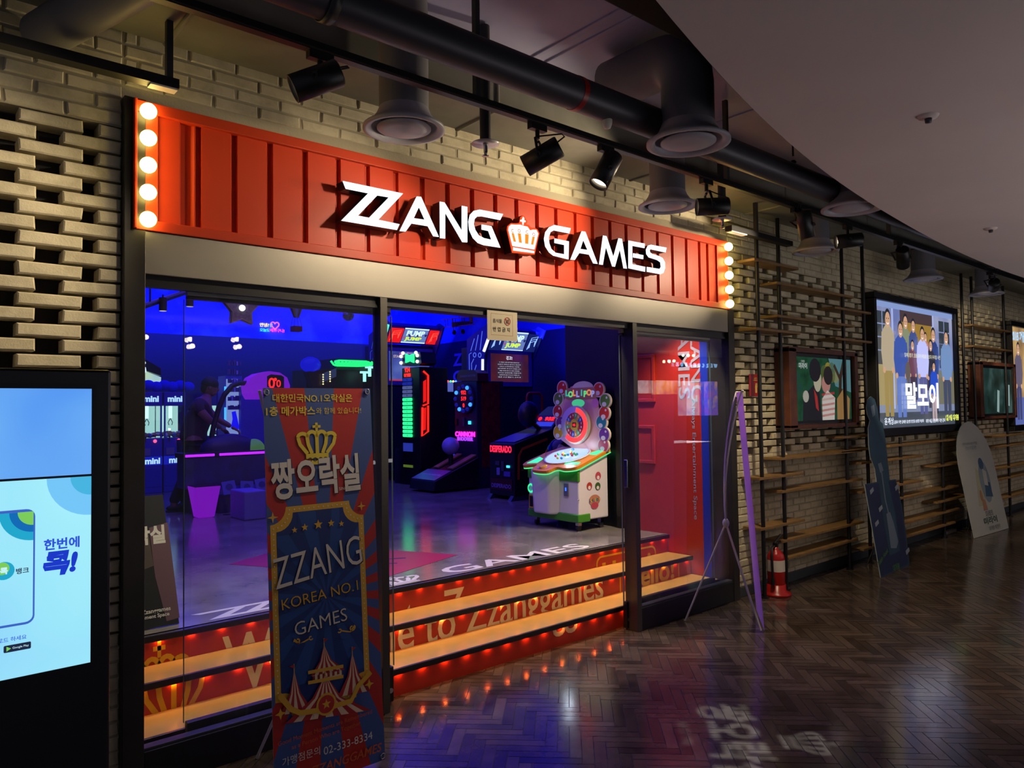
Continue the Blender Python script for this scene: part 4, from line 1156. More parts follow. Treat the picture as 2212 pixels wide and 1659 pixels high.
a.p(rrect(.012, .040, -.068, .0, .009), SY); a.p(rect(.018, .034, .0, .016), SY); a.p(stroke([(.026, .016), (.044, .012), (.048, -.02)], .005), SY)
a.build('sign_print', es)
# light switch plate is with the red wall; wall shelving follows
def wood_shelf(par, x0, x1, z, y0=3.315, y1=3.482):
    return MB().box(x0, x1, y0, y1, z - .011, z + .011, WOOD).build('shelf_board', par, bevel=.002)
def pole(par, x, z0=0.0, z1=3.23, y=3.34, r=.017):
    return MB().cyl((x, y, z0), (x, y, z1), r, BLACK, n=16).cyl((x, y, z0), (x, y, z0 + .01), r * 2, BLACK, n=16).build('pole', par)
PO = {'A': 5.625, 'B': 5.975, 'C': 7.165, 'D': 7.62}
u1 = thing('pipe_shelf_unit', 'black pipe shelf unit with staggered wooden boards around the small TV', 'shelf', (6.6, 3.4, 0))
for x in PO.values(): pole(u1, x)
def zat(x, y): return aty(x, y, 3.33).z
for x0, x1, px_, py_ in ((5.55, 6.28, 1640, 563), (5.55, 6.28, 1650, 712), (5.55, 6.28, 1645, 1034), (5.55, 6.28, 1650, 1142)):
    wood_shelf(u1, x0, x1, zat(px_, py_))
for x0, x1, px_, py_ in ((5.90, 7.36, 1681, 612), (5.90, 7.36, 1683, 683), (5.90, 7.45, 1690, 991), (5.90, 7.45, 1692, 1062), (5.90, 7.45, 1697, 1168), (5.98, 7.3, 1700, 1206)):
    wood_shelf(u1, x0, x1, zat(px_, py_))
for x0, x1, px_, py_ in ((6.95, 7.74, 1817, 667), (6.95, 7.74, 1818, 733), (7.05, 7.78, 1872, 941), (7.0, 7.78, 1872, 970), (7.42, 7.80, 1872, 999), (7.42, 7.80, 1876, 1061), (7.42, 7.80, 1880, 1183)):
    wood_shelf(u1, x0, x1, zat(px_, py_))
u2 = thing('pipe_shelf_unit', 'pipe shelf with pale wooden boards under the big lit poster', 'shelf', (9.0, 3.4, 0))
for x in (8.42, 9.60): pole(u2, x, 0, 1.23)
for x0, x1, px_, py_ in ((8.1, 10.0, 1950, 961), (8.1, 8.95, 1950, 990), (9.35, 10.35, 2034, 1006), (8.1, 8.95, 1950, 1046), (8.15, 10.05, 1952, 1075), (9.35, 10.4, 2036, 1083), (8.15, 10.05, 1955, 1130), (8.15, 9.9, 1955, 1160)):
    wood_shelf(u2, x0, x1, zat(px_, py_))
u3 = thing('pipe_shelf_unit', 'far pipe shelf unit around the small dark screen', 'shelf', (11.5, 3.4, 0))
for x in (10.42, 10.78, 12.05): pole(u3, x)
for x0, x1, px_, py_ in ((10.7, 12.25, 2110, 704), (10.7, 12.3, 2112, 749), (11.3, 13.0, 2180, 940), (11.0, 13.0, 2180, 962), (11.2, 13.2, 2182, 1008), (11.2, 13.2, 2182, 1031), (11.4, 13.4, 2184, 1072)):
    wood_shelf(u3, x0, x1, zat(px_, py_))

# ================================================================ screens and lit posters on the right wall
DKW = mat('walnut_box', '5c3220', 0.5, var=0.3, vscale=10)
def tv(x0, x1, z0, z1, name, label, dark=False):
    t = thing(name, label, 'television', ((x0 + x1) / 2, 3.38, z0 - .05))
    b = MB(); y0, y1 = 3.34, 3.485
    for q in ((x0 - .16, x0 - .035, z0 - .06, z1 + .07), (x1 + .035, x1 + .10, z0 - .06, z1 + .07), (x0 - .16, x1 + .10, z1 + .035, z1 + .08), (x0 - .16, x1 + .10, z0 - .07, z0 - .035)):
        b.box(q[0], q[1], y0, y1, q[2], q[3], DKW)
    b.build('wooden_surround', t, bevel=.003)
    MB().box(x0 - .035, x1 + .035, 3.375, 3.44, z0 - .035, z1 + .035, BLACK).box(x0 - .02, x1 + .02, 3.371, 3.376, z0 - .034, z0 - .026, CHROME).build('bezel', t, bevel=.003)
    return t
tvx0, tvx1, tvz0, tvz1 = 6.28, 7.36, 1.45, 2.035
t1 = tv(tvx0, tvx1, tvz0, tvz1, 'wall_television', 'wall television in a walnut surround showing a dark green painted scene')
a = Art(wallframe(tvx0, 3.373, tvz0)); tw, th = tvx1 - tvx0, tvz1 - tvz0
E_ = lambda n, c, s=0.8: glow('tvpic_' + n, c, s)
a.p(rect(0, tw, 0, th), screen_grad('tvpic_leaves', '0c2c1c', '1c4a30', '1f4440', s=.7, scale=7))
a.p([(tw * .58, th), (tw, th), (tw, th * .45), (tw * .7, th * .55)], E_('sky', '5a8c94', .6))
for k in range(7): a.p(circ(tw * (.5 + .07 * (k % 4)), th * (.72 + .05 * (k % 3)), .07, 12), E_('leaf', 'a09438', .5) if k % 2 else E_('leaf2', '4c5c30', .6), up=False)
a.p(stroke([(tw * .78, th * .35), (tw * .80, th * .7), (tw * .88, th)], .06), E_('trunk', '3c2c20', .6)); a.p(stroke([(tw * .80, th * .65), (tw * .68, th * .9)], .04), E_('trunk', '3c2c20', .6))
a.p([(tw * .72, 0), (tw * .95, 0), (tw * .97, th * .34), (tw * .84, th * .5), (tw * .72, th * .34)], E_('jar', '9a7444', .7))
# plain generic pair of figures: dark coat with red tie, striped shirt
a.p([(tw * .10, 0), (tw * .44, 0), (tw * .40, th * .45), (tw * .30, th * .56), (tw * .12, th * .38)], E_('coat', '0e1016', .8))
a.p(circ(tw * .37, th * .64, .075, 18, ry=.11), E_('face', 'b0a890', .7)); a.p(circ(tw * .33, th * .80, .11, 18), E_('hair', '0a0a10', .8))
a.p([(tw * .30, th * .5), (tw * .36, th * .38), (tw * .38, th * .14), (tw * .33, th * .2)], E_('tie', '9a2420', .8))
a.p(circ(tw * .16, th * .38, .055, 14), E_('hand', 'a8a498', .7))
a.p(circ(tw * .52, th * .58, .085, 18), E_('face2', 'b07a70', .7)); a.p(circ(tw * .56, th * .72, .09, 18), E_('hair2', '1a1414', .8))
a.p([(tw * .44, 0), (tw * .66, 0), (tw * .68, th * .36), (tw * .54, th * .48), (tw * .44, th * .34)], E_('shirt', 'c8c0b8', .7))
for k in range(5): a.p([(tw * .44, th * (.05 + .085 * k)), (tw * .67, th * (.08 + .085 * k)), (tw * .67, th * (.115 + .085 * k)), (tw * .44, th * (.085 + .085 * k))], E_('stripe', '9c2c30', .8), up=False)
a.up(); a.t('미라이', E_('text', 'b8c4c0', .8), tw * .12, th * .86, w=.15, bold=.02); a.t('미래의', E_('text', 'b8c4c0', .8), tw * .12, th * .93, w=.06); a.t('대개봉', E_('text2', '5c6c6c', .8), tw * .9, th * .87, w=.14)
a.build('screen_picture', t1)
t2 = tv(11.17, 12.42, 1.44, 2.06, 'wall_television', 'far wall television with a dim greenish picture, beside the second lit poster')
a = Art(wallframe(11.17, 3.373, 1.44))
a.p(rect(0, 1.25, 0, .62), screen_grad('tvpic_dim', '10201c', '24403c', '4c6c68', s=.55, scale=3))
a.p(stroke([(.62, .02), (.66, .32)], .09), glow('tvpic_pale', '9cb8b4', .7)); a.p(stroke([(1.1, .1), (1.12, .4)], .06), glow('tvpic_pale', '9cb8b4', .7))
a.build('screen_picture', t2)

def lightbox(x0, x1, z0, z1, label):
    t = thing('poster_lightbox', label, 'lit poster', ((x0 + x1) / 2, 3.38, z0 - .06))
    MB().box(x0 - .05, x1 + .09, 3.352, 3.485, z0 - .085, z0, BLACK).box(x0 - .05, x1 + .09, 3.352, 3.485, z1, z1 + .075, BLACK).box(x0 - .05, x0, 3.352, 3.485, z0 - .02, z1 + .02, BLACK).box(x1, x1 + .09, 3.352, 3.485, z0 - .02, z1 + .02, BLACK).build('frame', t, bevel=.004)
    MB().box(x0, x1, 3.40, 3.48, z0, z1, BLACKM).build('light_tray', t)
    return t
mx0, mx1, mz0, mz1 = 7.965, 10.22, 1.335, 2.70
lbx = lightbox(mx0, mx1, mz0, mz1, 'big lit film poster of a smiling group before a house, in a black frame')
a = Art(wallframe(mx0, 3.396, mz0)); mw, mh = mx1 - mx0, mz1 - mz0
L_ = lambda n, c, s=1.15: glow('poster_' + n, c, s)
a.p(rect(0, mw, 0, mh), screen_grad('poster_wall', '5c6ca8', '7c84b0', '9aa0c0', s=1.0, scale=2))
a.p(rect(0, mw, 0, mh * .12), L_('ground', '48505c', .9)); a.p(rect(0, mw, mh * .12, mh * .18), L_('step', '8490b0', .9))
a.p(rect(0, mw * .24, mh * .18, mh * .5), L_('panel', '94865c')); a.p(rect(mw * .78, mw, mh * .18, mh * .48), L_('panel2', '6c6a58'))
a.p(rect(mw * .32, mw * .70, mh * .5, mh * .9), L_('doorway', '9c7a34', 1.0)); a.p(rect(mw * .30, mw * .72, mh * .86, mh), L_('lintel', '4c3c40', .9))
for x0 in (.02, .80):
    a.p(rect(mw * x0, mw * (x0 + .15), mh * .5, mh * .92), L_('window', '38424c', .8))
    for k in range(1, 4): a.p(rect(mw * x0, mw * (x0 + .15), mh * (.5 + .105 * k), mh * (.51 + .105 * k)), L_('bar', '8a94bc'), up=False)
    a.p(rect(mw * (x0 + .07), mw * (x0 + .08), mh * .5, mh * .92), L_('bar', '8a94bc'), up=False)
for x0 in (.20, .71): a.p(rect(mw * x0, mw * (x0 + .02), mh * .15, mh), L_('post', '9ca8d8'))
a.p(rect(0, mw, mh * .955, mh), L_('eave', '7c90c0'))
def fig(cx, foot, head, w, coat, leg_, skin='d8a888', hair='20242c', split=0.45):
    """plain generic standing figure, flat print"""
    H_ = head - foot; hr = H_ * .062
    lz = foot + H_ * split
    a.p([(cx - w * .36, foot), (cx - w * .06, foot), (cx, lz - .02), (cx + w * .06, foot), (cx + w * .36, foot), (cx + w * .4, lz), (cx - w * .4, lz)], L_(leg_, leg_))
    a.p([(cx - w * .42, lz - .03), (cx + w * .42, lz - .03), (cx + w * .5, foot + H_ * .66), (cx + w * .44, foot + H_ * .80), (cx + w * .12, foot + H_ * .86), (cx - w * .12, foot + H_ * .86), (cx - w * .44, foot + H_ * .80), (cx - w * .5, foot + H_ * .66)], L_(coat, coat))
    a.p(stroke([(cx - w * .45, foot + H_ * .78), (cx - w * .52, foot + H_ * .6), (cx - w * .40, foot + H_ * .45)], w * .17), L_(coat, coat)); a.p(stroke([(cx + w * .45, foot + H_ * .78), (cx + w * .52, foot + H_ * .6), (cx + w * .40, foot + H_ * .45)], w * .17), L_(coat, coat))
    a.p(circ(cx - w * .38, foot + H_ * .43, hr * .5, 8), L_(skin, skin, .9)); a.p(circ(cx + w * .38, foot + H_ * .43, hr * .5, 8), L_(skin, skin, .9))
    a.p(rect(cx - hr * .5, cx + hr * .5, foot + H_ * .84, foot + H_ * .9), L_(skin, skin, .9))
    a.p(circ(cx, head - hr * 1.35, hr * 1.05, 16, ry=hr * 1.4), L_(hair, hair)); a.p(circ(cx, head - hr * 1.65, hr * .9, 16, ry=hr * 1.2), L_(skin, skin, .9))
    a.p(stroke([(cx - hr * .4, head - hr * 2.1), (cx, head - hr * 2.3), (cx + hr * .4, head - hr * 2.1)], hr * .2), L_('smile', 'f0e4e0'))
    for q in (-.35, .35): a.p(circ(cx + hr * q, head - hr * 1.45, hr * .12, 6), L_('eye', '20181c'), up=False)
for args in ((.36, .20, .93, .10, '7c8468', '4c5060'), (.45, .22, .90, .10, '3c4c84', '2c3450'), (.60, .3, .80, .09, 'b87870', '4c3c48'), (.70, .1, .85, .12, '2c3c78', '1c2440'), (.42, .2, .72, .09, '643c4c', '403040'), (.13, .09, .94, .13, 'a89a80', '94804c'), (.27, .08, .86, .14, '38509c', '5c74b8'), (.64, .15, .74, .10, '2c2c3c', '24283c'), (.53, .10, .84, .13, 'b4b8ec', '54588c'), (.85, .07, .84, .14, '6c88b4', '40465c'), (.66, .04, .55, .085, '2448b8', 'b09ca0')):
    fig(mw * args[0], mh * args[1], mh * args[2], mw * args[3], args[4], args[5])
a.p(circ(mw * .325, mh * .45, .07, 16, ry=.11), L_('hat', '5c5450'))
LW = L_('title', 'e4ecff', 1.7)
a.t('말모이', LW, mw * .50, mh * .255, w=mw * .42, h=mh * .22, bold=.035)
a.t('일제강점기, 말을 모아 마음을 모으다 우리말 사전', L_('tag', 'e8e8c8', 1.2), mw * .52, mh * .585, w=mw * .46)
a.t('윤계상', LW, mw * .09, mh * .055, w=mw * .10); a.t('김홍파 우현 김태훈 김선영 민진웅 송영창 허성태', LW, mw * .32, mh * .045, w=mw * .36); a.t('제작 배급 공동제작 각본 감독', LW, mw * .66, mh * .04, w=mw * .26)
a.t('1월 9일 대개봉', L_('date', 'dce864', 1.3), mw * .895, mh * .06, w=mw * .19, h=mh * .055, bold=.03)
a.build('lit_poster', lbx)
lb2 = lightbox(12.47, 14.7, 1.26, 2.70, 'second lit film poster in warm tones cut by the right picture edge')
a = Art(wallframe(12.47, 3.396, 1.26)); mw, mh = 2.23, 1.44
a.p(rect(0, mw, 0, mh), screen_grad('poster_warm', '6c543c', 'b08c5c', 'd8b878', s=1.0, scale=2)); a.p(rect(0, mw, 0, mh * .28), L_('lowblue', '54609c'))
fig(mw * .17, mh * .05, mh * .85, .30, '5c5468', '3c4068'); fig(mw * .6, mh * .05, mh * .8, .30, '74503c', '2c3048')
a.t('2018 겨울 이야기', L_('head', '9cccf4', 1.3), mw * .30, mh * .91, w=mw * .55, bold=.03); a.t('나의 아름', LW, mw * .5, mh * .3, w=.8, bold=.03)
a.build('lit_poster', lb2)

# ================================================================ cardboard standees
def standee(name, label, base0, base1, lean, outline_, board, edge, art):
    b0, b1 = Vector(base0), Vector(base1)
    M = frame(b0, b1 - b0, lean)
    t = thing(name, label, 'cardboard standee', ((b0.x + b1.x) / 2, (b0.y + b1.y) / 2, 0))
    MB(M).prism(outline_, -.008, -.001, edge).prism(outline_, -.001, 0.0, board).build('board', t)
    if art:
        A_ = Art(M); art(A_); A_.build('board_print', t)
    n = Vector((M[0][2], M[1][2], M[2][2])); mid = (b0 + b1) / 2
    MB().tube([mid + Vector(lean) * .45 - n * .015, mid - n * .30 + Vector((0, 0, .004 - mid.z))], .008, CHROME, n=8).build('strut', t)
    return t
s0, s1 = Vector((7.035, 2.99, 0.004)), Vector((7.805, 3.04, 0.004))
SM = frame(s0, s1 - s0, (0.0, 0.16, 1.0)); SP = plane_uv(SM)
ol = [SP(x, y) for x, y in ((1903, 1248), (1965, 1219), (1957, 1150), (1948, 1090), (1935, 1035), (1922, 1037), (1917, 990), (1913, 950), (1907, 915), (1899, 908), (1896, 885), (1890, 863), (1882, 856), (1875, 862), (1872, 880), (1874, 895), (1880, 908), (1876, 925), (1877, 960), (1880, 985), (1890, 1012), (1894, 1041), (1868, 1046))]
SBL = mat('standee_blue', '2c4a5e', 0.5, var=.2, vscale=3); SNV = mat('standee_navy', '1e2c50', 0.5, var=.2, vscale=4); SPL = mat('standee_pale', '6c7c90', 0.5); SGR = mat('standee_green', '4c7448', 0.5); SGY = mat('standee_grey', '8c98a4', 0.5)
def art1(A_):
    p = lambda *q: [SP(x, y) for x, y in q]
    A_.p(p((1870, 1048), (1934, 1038), (1946, 1090), (1963, 1217), (1904, 1245)), SNV)
    A_.p(p((1898, 1040), (1918, 1038), (1934, 1110), (1944, 1190), (1922, 1200), (1908, 1120)), SBL)
    A_.p(p((1896, 1002), (1903, 999), (1908, 1016), (1901, 1022)), SPL); A_.p(stroke(p((1904, 1020), (1912, 1080), (1924, 1130)), .03), SPL)
    A_.p(p((1914, 1110), (1922, 1106), (1930, 1130), (1940, 1170), (1936, 1184), (1924, 1184)), SPL)
    A_.p(p((1880, 878), (1888, 874), (1890, 896), (1884, 902)), SPL)
    for q in ((1878, 1060), (1889, 1130), (1897, 1098), (1932, 1052), (1955, 1190)): A_.p(p((q[0], q[1]), (q[0] + 7, q[1] - 8), (q[0] + 9, q[1]), (q[0] + 2, q[1] + 9)), SGY)
    c = SP(1906, 1203); A_.t('Robin Hood', SGR, c[0], c[1], w=.30, bold=.03, rot=.3); c = SP(1935, 1225); A_.t('대개봉', SGR, c[0], c[1], w=.18, bold=.03)
_s = art1
standee('cardboard_standee', 'dark blue cut-out standee shaped like a slim figure over a poster panel', s0, s1, (0.0, 0.16, 1.0), ol, SBL, mat('standee_edge', '9aa0a4', 0.6), art1)
w0, w1 = Vector((9.80, 3.09, 0.004)), Vector((10.88, 3.04, 0.004))
WM_ = frame(w0, w1 - w0, (0.02, 0.17, 1.0)); WP = plane_uv(WM_)
ww = (w1 - w0).length
top = 1.37
ol2 = [(0, 0), (ww, 0)] + [(ww + .0 - .0 * t, .80) for t in (0,)] + [(ww / 2 + ww / 2 * math.cos(a), .80 + .57 * math.sin(a)) for a in [PI * k / 24 for k in range(1, 24)]] + [(0, .80)]
WBD = mat('standee_white', 'aeb0a8', 0.55); WTX = mat('standee_text', '3c5450', 0.5); WBL = mat('standee_paint_blue', '3a5870', 0.5); WYE = mat('standee_paint_yellow', 'a4a488', 0.5); WPK = mat('standee_paint_pink', 'a8785c', 0.5); WLB = mat('standee_paint_grey', '7c8c94', 0.5)
def art2(A_):
    A_.p([(ww * .30, .34), (ww * .52, .34), (ww * .50, .75), (ww * .42, .8)], WYE)
    A_.p(circ(ww * .62, .62, .16, 20, ry=.26), WLB); A_.p(circ(ww * .60, .84, .075, 16), WBL); A_.p([(ww * .55, .44), (ww * .75, .42), (ww * .74, .60), (ww * .60, .62)], WBL)
    A_.p([(ww * .58, .58), (ww * .68, .56), (ww * .70, .74), (ww * .60, .78)], WBD); A_.p(circ(ww * .42, .46, .04, 12, ry=.07), WPK); A_.p([(ww * .40, .28), (ww * .52, .28), (ww * .50, .40), (ww * .44, .42)], WPK)
    A_.t('미라이', WTX, ww * .53, .155, w=ww * .38, h=.085, bold=.03); A_.t('미래의', WTX, ww * .53, .235, w=ww * .20); A_.t('대개봉 예정작', WTX, ww * .60, .06, w=ww * .32)
    A_.t('엄마 아빠의 어린 시절을', WLB, ww * .42, 1.10, w=ww * .40); A_.t('만날 수 있다면', WLB, ww * .42, 1.05, w=ww * .30)
standee('cardboard_standee', 'white round-topped standee with a small painted figure, far right of the shelves', w0, w1, (0.02, 0.17, 1.0), ol2, WBD, mat('standee_edge', '9aa0a4', 0.6), art2)
# power strip on the floor behind the white board
tag(MB().box(9.90, 10.2, 3.41, 3.46, 0.0, 0.035, mat('power_strip', 'b0b0ac', 0.4)).tube([(10.2, 3.435, .02), (10.27, 3.40, .015), (10.32, 3.43, .012), (10.38, 3.46, .012)], .006, BLACK).build('power_strip', bevel=.004), 'pale power strip with black cable on the floor behind the white standee', 'power strip')

# ================================================================ floor logo projector: a small lamp behind a cut-out plate
cen = Vector((3.24, 2.20, 0.0)) ; rd = Vector((-.745, -.667, 0)); ud = Vector((.667, -.745, 0))
cen = Vector(atz(1590, 1598, 0))
pz = 2.62
gp = thing('logo_projector', 'small black floor-logo projector under the curved ceiling', 'projector', (2.3, 0.35, pz + .13))
src = Vector((2.3, 0.35, pz + .02))
dl = (cen - src).normalized(); dist = .16
gc = src + dl * dist
k = dist / (cen - src).length
# plate parallel to the floor plane keeps the letters undistorted
cu = bpy.data.curves.new('gobo', 'FONT'); bpy.data.curves.remove(cu)
GM = Matrix(((rd.x, ud.x, 0, gc.x), (rd.y, ud.y, 0, gc.y), (0, 0, 1, gc.z), (0, 0, 0, 1)))
def plate_with_holes(M, items, hw, hh, m):
    """square plate pierced by lettering: cells between the letter triangles are filled by a grid test"""
    polys = []
    for me, sx, sy, ox, oy in items:
        vs = [((v.co.x) * sx + ox, (v.co.y) * sy + oy) for v in me.vertices]
        for p in me.polygons: polys.append([vs[i] for i in p.vertices])
    return polys
def centred(body, w, h, cx, cy, bold=0.0):
    me = text_mesh(body, bold); xs = [v.co.x for v in me.vertices]; ys = [v.co.y for v in me.vertices]
    sx = w / (max(xs) - min(xs)); sy = h / (max(ys) - min(ys))
    vs = [((v.co.x - (max(xs) + min(xs)) / 2) * sx + cx, (v.co.y - (max(ys) + min(ys)) / 2) * sy + cy) for v in me.vertices]
    return [[vs[i] for i in p.vertices] for p in me.polygons]
polys = centred('짱오락실', .86, .29, 0, 0, .035) + centred('SINCE 1996', .26, .045, -.05, -.235) + crown_ribs(0, .34, .24, .26)
hw, hh = .62, .56
N = 300
cells = [[False] * N for _ in range(N)]
def tri_fill(q):
    x0 = max(0, int((min(p[0] for p in q) + hw) / (2 * hw) * N)); x1 = min(N - 1, int((max(p[0] for p in q) + hw) / (2 * hw) * N))
    y0 = max(0, int((min(p[1] for p in q) + hh) / (2 * hh) * N)); y1 = min(N - 1, int((max(p[1] for p in q) + hh) / (2 * hh) * N))
    n = len(q)
    for j in range(y0, y1 + 1):
        y = -hh + (j + .5) * 2 * hh / N
        for i in range(x0, x1 + 1):
            x = -hw + (i + .5) * 2 * hw / N; c = False; b = n - 1
            for a_ in range(n):
                if (q[a_][1] > y) != (q[b][1] > y) and x < (q[b][0] - q[a_][0]) * (y - q[a_][1]) / (q[b][1] - q[a_][1]) + q[a_][0]: c = not c
                b = a_
            if c: cells[j][i] = True
for q in polys: tri_fill(q)
g = MB(GM @ Matrix.Scale(k, 4))
for j in range(N):                       # runs of closed cells become strips
    i = 0
    while i < N:
        if cells[j][i]: i += 1; continue
        e = i
        while e < N and not cells[j][e]: e += 1
        xa, xb = -hw + i * 2 * hw / N, -hw + e * 2 * hw / N; ya_, yb_ = -hh + j * 2 * hh / N, -hh + (j + 1) * 2 * hh / N
        g.add([(xa, ya_, 0), (xb, ya_, 0), (xb, yb_, 0), (xa, yb_, 0)], [(0, 1, 2, 3)], BLACKM)
        i = e
g.build('logo_plate', gp)
# housing: four walls from the lamp down to the plate
c4 = [GM @ Vector((sx * hw * k, sy * hh * k, 0)) for sx, sy in ((-1, -1), (1, -1), (1, 1), (-1, 1))]
tp = [src + Vector((q.x - gc.x, q.y - gc.y, .05)) * 1.0 for q in c4]
hs = MB(); hs.add([*c4, *tp], [(0, 1, 5, 4), (1, 2, 6, 5), (2, 3, 7, 6), (3, 0, 4, 7), (4, 5, 6, 7)], BLACK)
hs.build('housing', gp)
MB().box(gp.location.x - .02, gp.location.x + .02, 0.33, 0.37, pz + .07, 2.752, BLACK).build('bracket', gp)
lamp('logo_lamp', 'POINT', src, 800, (0.72, 0.90, 1.0), shadow_soft_size=0.0008)

# ================================================================ lit posters and letter sign on the facing side (seen in the door glass)
for i, (x0, x1, z0, z1, cols, lab) in enumerate((
        (12.18, 12.80, 1.88, 2.16, ('d8d0cc', '8c9498', 'e8e0e0'), 'small pale lit poster on the facing lobby wall, mirrored leftmost in the door glass'),
        (12.90, 13.66, 1.38, 2.17, ('7c3c7c', 'c8a054', 'e8d8e8'), 'purple and gold lit poster on the facing lobby wall'),
        (13.84, 14.48, 1.38, 2.17, ('3c84c8', '9cd0ec', 'd8c890'), 'pale blue lit poster on the facing lobby wall'),
        (14.67, 15.22, 1.37, 2.17, ('a04cb8', '5c50d8', 'e8a850'), 'violet to orange lit poster on the facing lobby wall'))):
    t = thing('lit_poster', lab, 'lit poster', ((x0 + x1) / 2, -3.2, z0), group='lit posters of the facing wall')
    MB().box(x0 - .03, x1 + .03, -3.25, -3.19, z0 - .03, z1 + .03, BLACK).build('frame', t)
    Mf = frame((x1, -3.188, z0), (-1, 0, 0), (0, 0, 1)); a = Art(Mf)
    a.p(rect(0, x1 - x0, 0, z1 - z0), screen_grad('lobby_poster_%d' % i, *cols, s=6.0, scale=3)); a.build('picture', t)
wl = thing('letter_sign', 'row of small hanging lit WELCOME letters on the facing lobby wall', 'sign', (14.4, -3.2, 2.5))
for i, ch in enumerate('WELCOMEBOX'):
    Mf = frame((15.18 - i * .165, -3.19, 2.545), (-1, 0, 0), (0, 0, 1))
    MB(Mf).text(ch, glow('lobby_letter', '8cc8ff', 8.0), I4(), h=.09, d0=-.02, d1=0, bold=.02).build('letter', wl)
# ================================================================ right side wall of the entrance and inner wall
XW = 5.36
REDW = mat('side_wall_red', 'a8281a', 0.35)
sw = MB().box(XW, 5.45, 3.665, 4.60, 0.0, 2.75, REDW)
struct(sw.build('wall_side'))
struct(MB().box(XW - .004, XW, 3.665, 3.74, 0.0, 2.75, mat('side_strip_blue', '1a2c9c', 0.4)).build('trim_7'))
struct(MB().box(5.30, 5.45, 4.60, 4.66, ZF, 2.75, BLACK).box(5.34, 5.45, 4.66, 5.35, ZF, 2.75, mat('dark_wall_panel', '0a0c14', 0.5)).build('trim_8', bevel=.003))
def sidep(x, y): q = atx(x, y, XW); return (q.y, q.z)
for (ya0, za0), (ya1, za1), lab in ((sidep(1352, 770), sidep(1417, 868), 'upper red framed panel on the red side wall'), (sidep(1352, 918), sidep(1417, 1002), 'lower red framed panel on the red side wall')):
    y0, y1 = sorted((ya0, ya1)); z0, z1 = sorted((za0, za1)); y0 += .0
    t = thing('wall_panel', lab, 'panel', (XW - .01, (y0 + y1) / 2, z0))
    b = MB()
    for q in ((y0, y1, z0, z0 + .03), (y0, y1, z1 - .03, z1), (y0, y0 + .03, z0 + .03, z1 - .03), (y1 - .03, y1, z0 + .03, z1 - .03)): b.box(XW - .022, XW, q[0], q[1], q[2], q[3], REDW)
    b.build('moulding', t, bevel=.004)
    MB().box(XW - .008, XW, y0 + .03, y1 - .03, z0 + .03, z1 - .03, REDW).build('inset', t)
SM_ = frame((XW - .003, 0, 0), (0, -1, 0), (0, 0, 1))
VIN = mat('wall_lettering', '9a8a9a', 0.5)
vl = MB()
def sidetext(body, xpx, y0, y1, w_px, bold=0.0):
    """lettering turned a quarter, tops of the letters to the right, read downwards"""
    a = sidep(xpx, y0); b = sidep(xpx, y1); l = abs(a[1] - b[1]); hh_ = abs(sidep(xpx - w_px / 2, y0)[0] - sidep(xpx + w_px / 2, y0)[0])
    vl.text(body, VIN, SM_ @ Matrix.Translation((-(a[0] + b[0]) / 2, (a[1] + b[1]) / 2, 0)), w=l, h=hh_, d1=0, bold=bold, rot=-PI / 2)
sidetext('ZZANG', 1505, 672, 868, 27, .01); sidetext('GAMES', 1477, 672, 862, 25, .01); sidetext('Always Entertainment Space', 1500, 862, 1122, 10, .01)
tag(vl.build('wall_lettering'), 'grey vertical ZZANG GAMES lettering on the red side wall', 'lettering')
q = sidep(1345, 836)
sp_ = thing('wall_switch', 'small pale switch plate on the edge of the red side wall', 'switch', (XW - .01, q[0], q[1]))
MB().box(XW - .012, XW, q[0] - .03, q[0] + .03, q[1] - .055, q[1] + .055, mat('switch_plate', 'b8b8d8', 0.4)).build('plate', sp_, bevel=.003)
MB().box(XW - .018, XW - .011, q[0] - .012, q[0] + .012, q[1] - .02, q[1] + .02, WHITE).build('rocker', sp_)
hd_ = MB().box(4.104, 4.134, 3.50, 3.533, 1.02, 1.22, CHROME).build('pull_handle', bpy.data.objects['door_2'], bevel=.004)
# things on the dark inner wall
YI = 5.345
IM = wallframe(0, YI, 0); IP = plane_uv(IM)
def ipoly(*q): return [IP(x, y) for x, y in q]
ds = thing('wall_sign', 'round-ended blue sign on the dark inner wall behind the candy machine', 'sign', (5.6, YI, 2.1))
c0 = IP(1242, 747); c1 = IP(1242, 783); r_ = abs(c0[1] - c1[1]) / 2; cyy = (c0[1] + c1[1]) / 2; xe = IP(1268, 765)[0]
MB(IM).prism([(c0[0], cyy - r_), (xe - r_, cyy - r_)] + [(xe - r_ + r_ * math.cos(t), cyy + r_ * math.sin(t)) for t in [-PI / 2 + PI * k / 14 for k in range(15)]] + [(c0[0], cyy + r_)], 0, .03, glow('sign_blue_lit', '0a6ca8', .9), mside=BLACK).build('sign_panel', ds)
A6 = Art(Matrix.Translation((0, -.031, 0)) @ IM); A6.p(circ(IP(1247, 765)[0], cyy, r_ * .5, 20), BLACKM); A6.t('R', glow('sign_yellow_lit', 'a8a030', .8), IP(1248, 765)[0], cyy, h=r_ * .5, bold=.03); A6.build('sign_print', ds)
gpn = MB(IM).prism(ipoly((1240, 802), (1259, 802), (1252, 840), (1240, 840)), 0, .01, mat('poster_green', '4c7a20', 0.5)).prism(ipoly((1240, 799), (1260, 799), (1260, 804), (1240, 804)), 0, .012, glow('poster_top_lit', 'a8d8e8', .8))
tag(gpn.build('wall_poster'), 'green poster with a pale lit top on the dark inner wall', 'poster')
bb = thing('picture_board', 'black board with a thin yellow edge on the dark inner wall', 'board', (5.85, YI, 1.8))
o4 = ipoly((1266, 793), (1315, 793), (1315, 850), (1252, 850))
MB(IM).prism(o4, .012, .03, BLACKM).build('board', bb)
